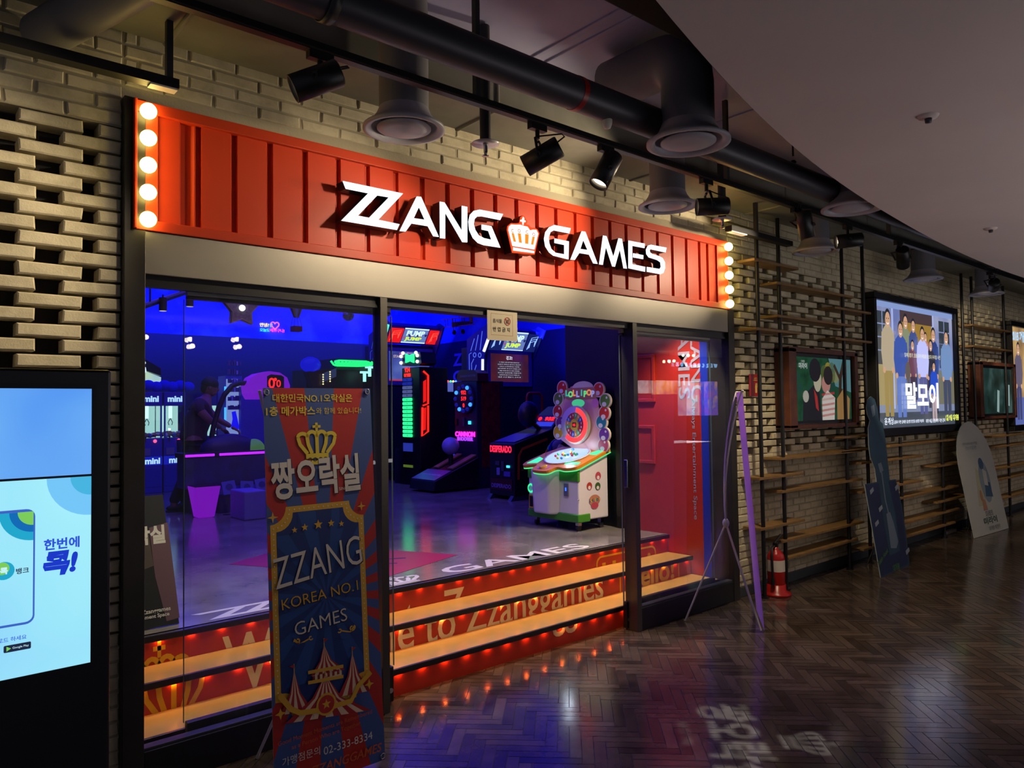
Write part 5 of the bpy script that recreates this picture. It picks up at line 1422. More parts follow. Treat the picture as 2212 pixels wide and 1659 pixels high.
MB(IM).tube([(o4[3][0], o4[3][1], .034), (o4[0][0], o4[0][1], .034), (o4[0][0] + .12, o4[0][1], .034)], .005, mat('gold_edge', 'b89858', 0.4)).build('edge', bb)

# ================================================================ candy machine by the door
cm = thing('candy_machine', 'white and green candy arcade machine with clear dome and scalloped candy-ball sign', 'arcade machine', (5.07, 5.07, ZF))
CW = mat('machine_white', 'd8d2d4', 0.3); CG = mat('machine_green', '3f8a2a', 0.35)
cx0, cx1, cy0, cy1 = 4.87, 5.27, 4.735, 5.41
MB().hexa([(cx0, cy0, .565), (cx1, cy0, .565), (cx1, cy1, .565), (cx0, cy1, .565)], [(cx0, cy0, 1.02), (cx1, cy0, 1.17), (cx1, cy1, 1.17), (cx0, cy1, 1.02)], CW).build('cabinet', cm, bevel=.012)
MB().box(cx0 - .012, cx1 - .25, cy0 - .006, cy1 + .006, .548, .625, CG).build('bottom_band', cm, bevel=.01)
MB().box(cx0 - .010, cx0 + .02, cy0 - .004, cy1 + .004, .92, 1.03, CG).build('top_band', cm, bevel=.006)
MB().hexa([(cx0 - .07, 5.06, .60), (cx0, 4.98, .60), (cx0, 5.34, .60), (cx0 - .07, 5.26, .60)], [(cx0 - .09, 5.04, 1.02), (cx0, 4.96, 1.02), (cx0, 5.36, 1.02), (cx0 - .09, 5.28, 1.02)], CW).build('front_bulge', cm, bevel=.02, seg=3)
MB().box(cx0 - .012, cx0 + .001, 4.86, 4.915, .78, .90, mat('coin_plate', '8c90a8', 0.3, .6)).build('coin_door', cm, bevel=.003)
MB().box(cx0 - .016, cx0 - .011, 4.88, 4.893, .83, .86, glow('coin_light', '2858ff', 3)).build('coin_light', cm)
MB().box(cx0 - .008, cx0 + .001, 5.33, 5.40, .63, .76, mat('chute_yellow', 'c8a820', 0.4)).box(cx0 - .010, cx0 - .007, 5.342, 5.388, .645, .745, BLACKM).build('prize_chute', cm)
MB(frame((cx0 - .006, 5.375, .82), (0, -1, 0), (0, 0, 1))).lathe([(.045, 0), (.03, .004), (.03, 0)], glow('green_ring', '30e890', 1.6), n=20).build('ring_light', cm)
for x, y in ((4.92, 4.79), (4.92, 5.35), (5.22, 4.79), (5.22, 5.35)):
    MB().cyl((x, y - .012, ZF + .028), (x, y + .012, ZF + .028), .027, DARKG, n=16).box(x - .02, x + .02, y - .02, y + .02, ZF + .05, .552, CHROME).build('caster', cm)
# sloping counter top with lit corners
TM = frame((cx0 - .09, cy1 + .04, 1.025), (0, -1, 0), (cx1 + .02 - (cx0 - .09), 0, .165))
TL = Vector((cx1 + .02 - (cx0 - .09), 0, .165)).length; TWd = cy1 + .04 - (cy0 - .02)
ct = [(0.02, .30), (.0, .12), (.05, .02), (.20, .06), (.26, -.06), (.46, -.07), (.50, .03), (.62, .02), (TWd - .02, .06), (TWd, .12), (TWd, TL), (.10, TL)]
ct = [p for p in smooth_curve(ct[:10], 5)] + [(TWd, TL), (.10, TL), (.02, .34)]
ORG_ = mat('counter_orange', 'd88a1c', 0.35); GLED = glow('green_led', '3cf09c', 1.5)
MB(TM).prism(ct, -.012, .016, ORG_).build('counter_top', cm)
MB(TM).prism(ct, -.024, -.012, glow('green_edge', '50e48c', 1.1)).build('edge_light', cm)
for nm, pl in (('l', [(.05, .07), (.17, .10), (.15, .20), (.06, .24)]), ('r', [(TWd - .20, .10), (TWd - .04, .12), (TWd - .05, .17), (TWd - .22, .17)]), ('b', [(TWd - .16, TL - .17), (TWd - .03, TL - .17), (TWd - .03, TL - .05), (TWd - .10, TL - .06)])):
    MB(TM).prism(pl, .016, .019, GLED).build('light_panel', cm)
MB(TM).prism(circ(.355, .0, .075, 20, ry=.05), .016, .019, mat('panel_pink', 'c87890', .4)).build('button_panel', cm)
MB(TM).lathe([(0, .04), (.03, .038), (.04, .03), (.04, .016)], mat('button_yellow', 'd0a018', .3), Matrix.Translation((.355, .0, 0)), n=20).build('push_button', cm)
DCLR = glass_mat('dome_clear', (.94, .96, 1.0), 1.35)
dc = (TWd * .53, TL * .56, .016)
MB(TM).lathe([(0.0, .0), (.20, .0), (.215, .012), (.0, .012)], glow('dome_floor_lit', 'b8d4ff', 1.2), Matrix.Translation(dc), n=36).build('turntable', cm)
MB(TM).ball(dc, (.232, .205, .20), DCLR, 32, 12, v0=0, v1=PI / 2).build('dome', cm)
MB(TM).lathe([(.235, 0), (.245, .004), (.245, .012), (.228, .012), (.228, 0)], CW, Matrix.Translation(dc) @ Matrix.Diagonal((1, .89, 1, 1)), n=36, close=True).build('dome_ring', cm)
rc = random.Random(5)
for k in range(16):
    a_ = rc.uniform(0, 2 * PI); r0 = rc.uniform(.03, .15)
    MB(TM).ball((dc[0] + r0 * math.cos(a_), dc[1] + r0 * math.sin(a_) * .85, .016 + .026), .013, mat('candy_%d' % (k % 4), ('d84040', '40a0d8', 'e8d040', '50c060')[k % 4], .3), 8, 6).build('candy', cm)
# scalloped sign
SGN = frame((5.245, 5.40, 1.17), (0, -1, 0), (0.03, 0, 1)); GP = plane_uv(SGN)
def gp_(x, y): return GP(x, y)
balls = [(1217, 838, 'c83820'), (1209, 862, '5c7a30'), (1208, 889, 'b83428'), (1214, 914, '703878'), (1209, 934, 'c8a020'), (1296, 842, 'd04028'), (1310, 866, '5c8a34'), (1308, 893, 'c83c30'), (1302, 912, '2c7a88'), (1308, 939, '6c3890'), (1306, 962, 'b83a5c')]
pl = [gp_(x, y) for x, y in ((1235, 836), (1262, 826), (1285, 836), (1300, 900), (1300, 975), (1262, 985), (1215, 950), (1213, 880))]
PINK = mat('sign_pink', 'd8a09c', .35); CREAMP = mat('sign_cream', 'd8ceb8', .35)
MB(SGN).prism(pl, 0, .018, PINK).build('sign_board', cm)
for x, y, cl in balls:
    c = gp_(x, y)
    MB(SGN).prism(circ(c[0], c[1], .073, 26), 0, .020, CREAMP).prism(circ(c[0], c[1], .062, 26), .020, .0215, mat('candy_print_' + cl, cl, .3)).prism(circ(c[0] - .01, c[1] - .032, .028, 16, ry=.022), .0215, .022, mat('print_paper', 'd8d4d0', .4)).prism(circ(c[0] + .02, c[1] + .03, .012, 10), .0215, .022, mat('print_paper', 'd8d4d0', .4)).build('candy_medallion', cm)
c = gp_(1262, 838)
MB(SGN).prism(circ(c[0], c[1], .14, 28, ry=.065), .018, .022, CREAMP).build('name_plate', cm)
nm = MB(SGN)
wid = gp_(1285, 852)[0] - gp_(1226, 852)[0]; c = gp_(1256, 850)
nm.prism(rrect(c[0] - wid * .58, c[0] + wid * .58, c[1] - .055, c[1] + .055, .05), .022, .024, mat('name_back', 'b8785c', .4))
for k, ch in enumerate('LOLLIPOP'):
    nm.text(ch, glow('name_letter_%d' % (k % 4), ('30b0a0', '60d880', 'd88850', '8c90d8')[k % 4], .9), Matrix.Translation((c[0] + wid * (k - 3.5) / 7.4, c[1] + .006 * (-1) ** k, 0)), h=.062, d1=.0265, bold=.05)
nm.build('name_lettering', cm)
c = gp_(1252, 871)
MB(SGN).prism(circ(c[0], c[1], .085, 24, ry=.04), .018, .023, glow('sign_lamp_green', '48c890', .8)).build('sign_lamp', cm)
c = gp_(1289, 871); MB(SGN).prism(circ(c[0], c[1], .045, 22), .018, .023, mat('swirl_pink', 'd080b0', .3)).build('candy_medallion', cm)
# prize wheel
c = gp_(1250, 918)
WH = SGN @ Matrix.Translation((c[0], c[1], .024))
MB(WH).lathe([(0, 0), (.185, 0), (.19, .01), (.185, .035), (.0, .035)], CREAMP, n=44).build('wheel_disc', cm)
half = [(.172 * math.cos(t), .172 * math.sin(t)) for t in [-PI * .75 + PI * 1.2 * k / 24 for k in range(25)]] + [(.128 * math.cos(t), .128 * math.sin(t)) for t in [PI * .45 - PI * 1.2 * k / 24 for k in range(25)]]
MB(WH).prism(half, .035, .042, glow('wheel_red_lit', 'ff3838', 1.7)).build('wheel_light', cm)
wn = MB(WH)
for k in range(16):
    a0, a1 = 2 * PI * k / 16, 2 * PI * (k + 1) / 16
    wn.prism([(.06 * math.cos(a0), .06 * math.sin(a0)), (.122 * math.cos(a0), .122 * math.sin(a0)), (.122 * math.cos(a1), .122 * math.sin(a1)), (.06 * math.cos(a1), .06 * math.sin(a1))], .035, .037, mat('wheel_%d' % (k % 5), ('8c2438', '2c4c9c', 'c07830', '4c9058', 'a83030')[k % 5], .35))
    am = (a0 + a1) / 2; wn.text('1357902468'[k % 10], mat('print_paper', 'd8d4d0', .4), Matrix.Translation((.095 * math.cos(am), .095 * math.sin(am), 0)), h=.022, d1=.0378, bold=.03)
wn.build('wheel_numbers', cm)
MB(WH).prism(circ(0, 0, .056, 24), .035, .039, mat('wheel_hub_gold', 'b89030', .35)).prism(rect(-.026, .026, -.024, .024), .039, .0395, BLACKM).text('05', glow('digit_red', 'ff1c28', 2.5), I4(), h=.026, d1=.0402, bold=.02).build('wheel_hub', cm)
# side stickers
SDM = wallframe(0, cy0 - .0015, 0); SDP = plane_uv(SDM); a = Art(SDM)
for x, y, r0, cl in ((1292, 1028, .038, 'b84858'), (1273, 1050, .036, 'a83c30'), (1291, 1050, .036, '3a5c30')):
    c = SDP(x, y); a.p(circ(c[0], c[1], r0, 20), mat('sticker_' + cl, cl, .4)); a.p(circ(c[0], c[1] - r0 * .4, r0 * .5, 14), CW)
c = SDP(1284, 1080); a.p(circ(c[0], c[1], .075, 24, ry=.05), mat('name_back', 'b8785c', .4)); a.p(circ(c[0], c[1] - .05, .05, 20, ry=.03), mat('sticker_b84858', 'b84858', .4))
for k, ch in enumerate('LOLLIPOP'): a.t(ch, mat('sticker_l%d' % (k % 3), ('3c50a8', 'd0b040', '40a070')[k % 3], .4), c[0] - .06 + .017 * k, c[1], h=.03, bold=.05, up=(k == 0))
a.build('side_stickers', cm)
c = SDP(1249, 1080); MB(SDM).lathe([(0, .008), (.008, .006), (.008, 0)], CHROME, Matrix.Translation((c[0], c[1], 0)), n=12).build('lock', cm)
lamp('candy_dome_lamp', 'POINT', TM @ Vector((dc[0], dc[1], .12)), 1.6, (.75, .86, 1.0), shadow_soft_size=.03)
# ================================================================ arcade machines against the right side
MBK = mat('machine_black', '0e0e14', 0.4); MDK = mat('machine_navy', '1a1c34', 0.45); MGR = mat('machine_grey', '3a3c50', 0.4)
NG = lambda n, c, s=1.3: glow('neon_' + n, c, s)
def xplane(X, z0=0):
    M = frame((X, 0, 0), (0, -1, 0), (0, 0, 1)); return M, plane_uv(M)
def yplane(Y):
    M = wallframe(0, Y, 0); return M, plane_uv(M)
# --- strength tester tower: front faces the aisle (-X), red neon on the corridor side
tw_ = thing('strength_tester', 'tall black strength tester with green lit number column and red neon side', 'arcade machine', (6.46, 9.55, ZF))
fx, y0, y1 = 6.20, 9.30, 9.79
MB().box(fx, fx + .52, y0, y1, ZF, 2.24, MBK).build('cabinet', tw_, bevel=.01)
MB().hexa([(fx - .05, y0, ZF), (fx + .52, y0, ZF), (fx + .52, y1, ZF), (fx - .05, y1, ZF)], [(fx - .02, y0, .72), (fx + .52, y0, .72), (fx + .52, y1, .72), (fx - .02, y1, .72)], MBK).build('plinth', tw_)
FM_, FP_ = xplane(fx - .004)
ya, yb = FP_(871, 900)[0], FP_(891, 900)[0]; zt, zb = FP_(881, 815)[1], FP_(881, 944)[1]
n = 15
for k in range(n):
    a0 = zb + (zt - zb) * k / n; a1 = zb + (zt - zb) * (k + 1) / n - .012
    m = NG('mint', '2cf08c', 1.5) if k < 10 else (NG('dim_grey', '54609c', .8) if k < 13 else NG('dim_blue', '1c28b0', .7))
    b = MB(FM_).prism(rrect(ya, yb, a0, a1, .02), 0, .012, m)
    b.text(str((k * 7 + 10) % 90 + 10), mat('digit_dark', '0c3020', .5), Matrix.Translation(((ya + yb) / 2, (a0 + a1) / 2, 0)), h=(a1 - a0) * .5, d1=.0125)
    b.build('number_cell', tw_)
DR = NG('digit_red', 'ff2020', 2.0)
b = MB(FM_); b.text('924', DR, Matrix.Translation(((ya + yb) / 2, FP_(881, 799)[1], 0)), h=.075, d1=.004, bold=.02).text('01988', DR, Matrix.Translation(((ya + yb) / 2, FP_(881, 809)[1] - .01, 0)), h=.055, d1=.004, bold=.02); b.build('score_display', tw_)
MB(FM_).prism(rect(ya, yb, FP_(881, 975)[1], FP_(881, 957)[1]), 0, .006, NG('panel_blue', '3040c0', .6)).prism(rect(ya, yb, FP_(881, 1014)[1], FP_(881, 1004)[1]), 0, .006, NG('panel_lime', '6c8c30', .5)).build('lower_panel', tw_)
SM2, SP2 = yplane(y0 - .004)
RN = NG('red', 'ff1e14', 2.2)
def sp2(*q): return [SP2(x, y) for x, y in q]
b = MB(SM2)
b.prism(stroke(sp2((914, 802), (924, 811), (924, 872), (913, 876)), .022), 0, .02, RN).prism(stroke(sp2((924, 876), (924, 932), (911, 942), (912, 880)), .022), 0, .02, RN)
b.prism(sp2((914, 824), (920, 820), (920, 866), (914, 870)), 0, .01, NG('red_panel', 'd81810', 1.2)).prism(sp2((915, 882), (920, 880), (919, 928), (914, 930)), 0, .01, NG('red_panel', 'd81810', 1.2))
b.build('neon_side', tw_)
h0, h1 = FP_(868, 775), FP_(905, 775)
b = MB(FM_)
b.prism([FP_(x, y) for x, y in ((872, 764), (880, 768), (897, 768), (910, 760), (913, 784), (906, 790), (880, 788), (871, 790))], -.25, .02, MBK); b.build('crest', tw_)
MB(FM_).prism([FP_(x, y) for x, y in ((881, 764), (888, 768), (898, 764), (898, 784), (890, 780), (881, 784))], .02, .05, NG('mint', '2cf08c', 1.5)).build('crest_light', tw_)
for x, y in ((874, 763), (870, 770), (870, 784), (902, 762), (905, 768), (905, 781)):
    c = FP_(x, y); MB(FM_).ball((c[0], c[1], .03), .026, NG('white_bulb', 'f4f6ff', 3), 10, 8).build('bulb', tw_)

# --- kicking game
ck = thing('kicking_machine', 'kicking machine with a dial of blue lamps and lit pink name plate', 'arcade machine', (6.9, 8.6, ZF))
kx = 6.50
KM_, KP_ = xplane(kx - .004)
ky1, ky0 = -KP_(982, 900)[0], -KP_(1030, 900)[0]
kz = KP_(1000, 824)[1]
MB().box(kx, kx + .5, ky0, ky1, ZF, kz, MDK).build('cabinet', ck, bevel=.012)
MB().box(kx + .08, kx + .42, ky0 - .006, ky0 + .001, ZF + .3, kz - .02, mat('woodgrain_red', '6c1c18', .4, var=.5, vscale=14)).build('side_panel', ck)
MB(KM_).prism([KP_(x, y) for x, y in ((987, 823), (988, 806), (994, 799), (1024, 799), (1031, 806), (1032, 823))], -.2, .0, mat('marquee_maroon', '501420', .4)).text('CANNON SHOOTER', mat('print_dim', '807080', .5), Matrix.Translation((*KP_(1010, 812), 0)), w=KP_(1027, 812)[0] - KP_(993, 812)[0], d1=.001, bold=.03).build('marquee', ck)
c = KP_(1005, 861); rx, ry = (KP_(1028, 861)[0] - KP_(983, 861)[0]) / 2 * .96, (KP_(1005, 828)[1] - KP_(1005, 894)[1]) / 2
MB(KM_).prism(circ(c[0], c[1], rx, 32, ry=ry), 0, .03, mat('dial_plum', '2a1230', .35)).build('dial', ck)
for k in range(12):
    a_ = 2 * PI * k / 12; on = k in (2, 5, 8, 11)
    MB(KM_).ball((c[0] + rx * .8 * math.cos(a_), c[1] + ry * .8 * math.sin(a_), .035), .030, NG('blue_lamp', '2c70ff', 3) if on else NG('blue_dim', '1018a0', .6), 10, 8).build('dial_lamp', ck)
b = MB(KM_)
for t_, dy in (('932', .18), ('519', 0), ('0', -.2)): b.text(t_, DR, Matrix.Translation((c[0], c[1] + dy * ry * 2.2, 0)), h=.06, d1=.034, bold=.02)
b.build('score_display', ck)
c = KP_(1005, 943); wv = KP_(1026, 943)[0] - KP_(984, 943)[0]
b = MB(KM_); b.text('CANNON', NG('pink', 'ff28c8', 2.2), Matrix.Translation((c[0], c[1] + .035, 0)), w=wv, h=.075, d1=.012, bold=.03).text('SHOOTER', NG('violet', '8c30ff', 2.2), Matrix.Translation((c[0], c[1] - .035, 0)), w=wv * .8, h=.055, d1=.012, bold=.03); b.build('lit_name', ck)
for x, y, w_, h_, m in ((986, 912, .05, .10, MBK), (1002, 911, .05, .13, MGR), (1015, 913, .06, .05, NG('cyan', '40d0ff', 1.5))):
    q = KP_(x, y); MB(KM_).prism(rrect(q[0] - w_ / 2, q[0] + w_ / 2, q[1] - h_ / 2, q[1] + h_ / 2, .008), 0, .01, m).build('coin_plate', ck)
rf = atz(950, 1058, ZF); ym = (ky0 + ky1) / 2
rx0 = 5.72
MB().hexa([(rx0, ym - .30, ZF + .03), (kx, ym - .30, ZF + .03), (kx, ym + .30, ZF + .03), (rx0, ym + .30, ZF + .03)], [(rx0 + .02, ym - .30, ZF + .16), (kx, ym - .30, ZF + .45), (kx, ym + .30, ZF + .45), (rx0 + .02, ym + .30, ZF + .16)], MBK).build('kick_ramp', ck, bevel=.01)
rm = frame((rx0 + .03, ym + .28, ZF + .165), (0, -1, 0), (kx - rx0 - .05, 0, .29))
MB(rm).prism(rect(.0, .56, .0, .30), .0, .012, mat('ramp_plate', '6c3c8c', .35)).text('CANNON SHOOTER', mat('ramp_text', 'b8b0d0', .4), Matrix.Translation((.28, .15, 0)), w=.45, d1=.0126, bold=.02).build('ramp_plate', ck)
MB(rm).prism(rect(.06, .18, .36, .85), .0, .02, mat('ramp_wood', '9c7050', .4)).prism(rect(.40, .52, .36, .85), .0, .02, mat('ramp_wood', '9c7050', .4)).build('ramp_rail', ck)
bl = Vector((rx0 + .52, ym + .02, ZF + .56))
MB().cyl(bl - Vector((0, 0, .22)), bl, .035, MBK, n=12).build('ball_post', ck)
MB().ball(bl + Vector((0, 0, .05)), .125, mat('kick_ball', '8c84b8', .35, var=.3, vscale=6), 20, 14).build('kick_ball', ck)

# --- punching game
dp = thing('punching_machine', 'low black punching machine with red lit name and dark punch ball', 'arcade machine', (6.4, 7.1, ZF))
dx = 5.95; DM_, DP_ = xplane(dx - .003)
dy1, dy0 = -DP_(1057, 1000)[0], -DP_(1111, 1000)[0]
MB().hexa([(dx, dy0, ZF + .05), (dx + 1.0, dy0, ZF + .05), (dx + 1.0, dy1, ZF + .05), (dx, dy1, ZF + .05)], [(dx, dy0, 1.16), (dx + 1.0, dy0, 1.42), (dx + 1.0, dy1, 1.42), (dx, dy1, 1.16)], MBK).build('cabinet', dp, bevel=.012)
b = MB()
for y in (dy0 + .01, dy1 - .07):
    b.hexa([(dx - .06, y, ZF), (dx + .9, y, ZF), (dx + .9, y + .06, ZF), (dx - .06, y + .06, ZF)], [(dx - .01, y, ZF + .06), (dx + .9, y, ZF + .06), (dx + .9, y + .06, ZF + .06), (dx - .01, y + .06, ZF + .06)], MGR)
    b.build('foot', dp); b = MB()
c = DP_(1082, 970); wv = DP_(1107, 970)[0] - DP_(1058, 970)[0]
MB(DM_).prism(rect(c[0] - wv / 2, c[0] + wv / 2, c[1] - .05, c[1] + .05), 0, .004, mat('name_maroon', '400810', .4)).text('DESPERADO', NG('red_name', 'ff2040', 2.0), Matrix.Translation((c[0], c[1], 0)), w=wv * .94, h=.085, d1=.007, bold=.03).build('lit_name', dp)
for x, y, w_, h_, m in ((1075, 1000, .08, .05, MGR), (1086, 1007, .05, .12, MGR), (1098, 1008, .06, .03, NG('cyan', '40d0ff', 1.5)), (1077, 1018, .06, .09, mat('label_lilac', '8078b0', .4)), (1096, 1024, .12, .06, mat('label_violet', '5848a0', .4))):
    q = DP_(x, y); MB(DM_).prism(rrect(q[0] - w_ / 2, q[0] + w_ / 2, q[1] - h_ / 2, q[1] + h_ / 2, .006), 0, .008, m).build('coin_plate', dp)
q = DP_(1083, 1046); MB(DM_).prism(rect(q[0] - wv * .48, q[0] + wv * .48, q[1] - .07, q[1] + .07), 0, .004, mat('name_maroon', '400810', .4)).text('DESPERADO', mat('label_lilac', '8078b0', .4), Matrix.Translation((q[0], q[1] - .02, 0)), w=wv * .85, d1=.005, bold=.02).build('lower_plate', dp)
S3, S3P = yplane(dy0 - .004)
MB(S3).prism(stroke([S3P(x, y) for x, y in ((1120, 1036), (1121, 985), (1128, 970), (1182, 948))], .03), 0, .006, mat('stripe_orange', 'c04c20', .4)).text('DESPERADO', mat('text_gold', '907028', .4), Matrix.Translation((*S3P(1145, 1012), 0)), w=.28, d1=.003, bold=.03).build('side_stripe', dp)
MB().hexa([(dx + .62, dy0 + .02, 1.30), (dx + 1.0, dy0 + .02, 1.38), (dx + 1.0, dy1 - .02, 1.38), (dx + .62, dy1 - .02, 1.30)], [(dx + .82, dy0 + .02, 1.50), (dx + 1.02, dy0 + .02, 1.62), (dx + 1.02, dy1 - .02, 1.62), (dx + .82, dy1 - .02, 1.50)], MDK).build('console', dp, bevel=.01)
CMx = frame((dx + .66, dy1 - .04, 1.345), (0, -1, 0), (.2, 0, .2))
MB(CMx).text('0  932', DR, Matrix.Translation((.22, .15, 0)), w=.3, h=.06, d1=.012, bold=.02).prism(rect(.05, .4, .02, .09), .0, .011, NG('console_blue', '3040e0', .9)).build('score_display', dp)
pb = Vector((dx + .46, (dy0 + dy1) / 2, 1.52))
MB().ball(pb, (.15, .12, .17), mat('punch_ball', '181428', .4), 20, 14).cyl(pb + Vector((.08, 0, -.12)), pb + Vector((.2, 0, -.2)), .03, MBK, n=10).build('punch_ball', dp)
MB().hexa([(dx + .05, dy0 + .05, 1.178), (dx + .40, dy0 + .05, 1.268), (dx + .40, dy1 - .05, 1.268), (dx + .05, dy1 - .05, 1.178)], [(dx + .05, dy0 + .05, 1.185), (dx + .40, dy0 + .05, 1.275), (dx + .40, dy1 - .05, 1.275), (dx + .05, dy1 - .05, 1.185)], mat('pad_violet', '4a30a0', .35)).build('top_pad', dp)

# --- two dance cabinets
def dance(Y, px_scr, px_head, wing_col, scr, label, wing_px=None, leftlit=None, bar=True):
    M, Pp = yplane(Y); 
    a0, a1 = Pp(px_scr[0], px_scr[1]), Pp(px_scr[2], px_scr[3])
    x0, x1, z1, z0 = a0[0], a1[0], a0[1], a1[1]
    t = thing('dance_machine', label, 'arcade machine', ((x0 + x1) / 2, Y, ZF), group=None)
    MB().box(x0 - .10, x1 + .10, Y, Y + .55, ZF, z0 - .10, MDK).box(x0 - .10, x1 + .10, Y + .02, Y + .6, z0 - .11, z1 + .12, MDK).build('cabinet', t, bevel=.015)
    b = MB(M)
    for q in (rect(x0 - .06, x0, z0 - .07, z1 + .06), rect(x1, x1 + .06, z0 - .07, z1 + .06), rect(x0, x1, z1, z1 + .06), rect(x0, x1, z0 - .07, z0)): b.prism(q, -.02, .03, mat('bezel_lilac', '58509c', .4))
    b.build('screen_bezel', t)
    A_ = Art(M); A_.k = .004; scr(A_, x0, x1, z0, z1); A_.build('screen', t)
    # marquee, three panels leaning forward
    zt0 = Pp(px_head[0], px_head[3])[1]; hx0, hx1 = Pp(px_head[0], px_head[1])[0], Pp(px_head[2], px_head[1])[0]; zt1 = Pp(px_head[0], px_head[1])[1]
    HM = frame((hx0, Y - .02, zt0), (1, 0, 0), (0, -.16, zt1 - zt0)); hl = math.hypot(.16, zt1 - zt0); w = hx1 - hx0
    MB(HM).prism(rect(-.02, w + .02, -.03, hl + .03), -.10, -.004, mat('marquee_blue', '3038a0', .4)).build('marquee_box', t)
    A_ = Art(HM); A_.p(rect(w * .27, w * .73, .01, hl * .98), NG('marquee_pale', '6c84c8', .9)); A_.up()
    for k in range(9): A_.p(star(w * (.30 + .05 * k), hl * (.35 + .35 * ((k * 37) % 10) / 10), .035, .018, 5), NG(('pinkprint', 'violetprint', 'navyprint')[k % 3], ('b060a0', '6050c0', '202868')[k % 3], .8), up=False)
    A_.t('PUMP', NG('marquee_white', 'c8f0ff', 1.3), w * .5, hl * .66, w=w * .34, h=hl * .36, bold=.04); A_.t('JUMP', NG('marquee_lime', 'c8f040', 1.3), w * .48, hl * .26, w=w * .32, h=hl * .30, bold=.04)
    A_.p(rect(w * .27, w * .73, .0, .02), NG('marquee_edge', 'c0e0ff', 1.4)); A_.p(rect(w * .27, w * .73, hl - .02, hl), NG('marquee_edge', 'c0e0ff', 1.4))
    A_.build('marquee', t)
    for i, (u0, u1) in enumerate(((.0, .25), (.75, 1.0))):
        b = MB(HM); b.prism(rect(w * u0, w * u1, 0, hl * .95), .0, .012, NG('wing_' + wing_col, wing_col, 1.0 if wing_col.startswith('f') else .35))
        lc = NG('wing_line_' + wing_col, 'ff5040' if wing_col.startswith('f') else '8cb4ff', 1.4)
        um = (u0 + u1) / 2
        for k in range(3): b.prism(stroke([(w * (um - .08 + .02 * k), hl * (.12 + .05 * k)), (w * (um - .05), hl * (.75 - .12 * k)), (w * (um + .08 - .02 * k), hl * (.85 - .12 * k)), (w * (um + .06), hl * .3)], .010), .012, .016, lc)
        b.build('marquee_wing', t)
    # sloping side ear
    for s, xx in ((-1, x0 - .12), (1, x1 + .12)):
        EM_ = frame((xx, Y + .4, 0), (0, -1, 0), (0, 0, 1)) if s < 0 else frame((xx, Y - .3, 0), (0, 1, 0), (0, 0, 1))
        fl = (lambda q: q) if s < 0 else (lambda q: [(.7 - u, v) for u, v in q])
        prof = fl([(0, z0 - .1), (.40, z0 - .1), (.44, z1 - .05), (.70, zt1 + .05), (.55, zt1 + .12), (.0, zt1 - .1)])
        MB(EM_).prism(prof, -.015, .015, mat('ear_blue', '2c3488', .4)).build('side_panel', t)
        if leftlit and s < 0:
            b = MB(EM_)
            ln = NG('ear_line_' + leftlit[1], leftlit[1], .9)
            for k in range(4): b.prism(stroke([(.06 + .06 * k, z0), (.06 + .06 * k, z1 - .15 * k), (.12 + .06 * k, z1 - .1 * k + .02)], .012), .015, .019, ln)
            for k in range(3): b.prism(stroke([(.1 + .12 * k, z1 + .05), (.2 + .1 * k, zt1 - .1 + .05 * k)], .012), .015, .019, ln)
            for q in ((.20, z1 - .02), (.33, z1 - .03)): b.prism(circ(q[0], q[1], .04, 14), .015, .019, ln, holes=[circ(q[0], q[1], .028, 14)])
            b.build('side_tracery', t)
            b = MB(EM_); b.tube([(.45, z1 + .02, .03), (.66, zt1 + .02, .03)], .022, NG('tube_' + leftlit[0], leftlit[0], 1.8), n=8); b.build('light_tube', t)
            b = MB(EM_); b.tube([(.41, z0 + .02, .03), (.42, z1 - .1, .03)], .020, NG('tube_' + leftlit[0], leftlit[0], 1.8), n=8); b.build('light_tube', t)
    MB().box(x0 - .15, x1 + .15, Y - .72, Y, ZF, ZF + .16, MBK).build('dance_stage', t, bevel=.01)
    if bar:
        xb = (x0 + x1) / 2
        MB().tube([(xb - .12, Y - .55, ZF + .16), (xb - .12, Y - .55, z0 - .25)] + [(xb - .12 + .06 * (1 - math.cos(q)), Y - .55, z0 - .25 + .06 * math.sin(q) + .0) for q in (PI / 4, PI / 2)] + [(xb + .14, Y - .55, z0 - .19), (xb + .20, Y - .55, z0 - .25), (xb + .20, Y - .55, ZF + .16)], .022, mat('bar_red', '9c1c24', .3), n=10).build('safety_bar', t)
    return t
def scr_warn(A_, x0, x1, z0, z1):
    w, h = x1 - x0, z1 - z0
    A_.p(rect(x0, x1, z0, z1), screen_grad('dance_maroon', '241434', '4a1c2c', '5c2420', s=.9, scale=2)); A_.p(rect(x0 + w * .18, x1 - w * .16, z0 + h * .12, z0 + h * .74), NG('scr_panel', '3c2838', .9))
    A_.t('경고!', NG('scr_white', 'd0d8e8', 1.1), x0 + w * .5, z0 + h * .86, w=w * .16, bold=.03)
    lines = ['이 게임은 심한 움직임을 동반하므로', '심장이 약하신 분이나 임산부', '그리고 노약자께서는 이용을', '삼가하여 주시기 바랍니다', '게임 전에 반드시 준비 운동을', '하시고 안전바를 이용하여', '안전하게 즐겨 주시기 바랍니다', '감사합니다']
    for k, s in enumerate(lines): A_.t(s, NG('scr_white', 'd0d8e8', 1.1), x0 + w * .5, z0 + h * (.70 - .075 * k), w=w * (.52 + .08 * (k % 2)), h=h * .035)
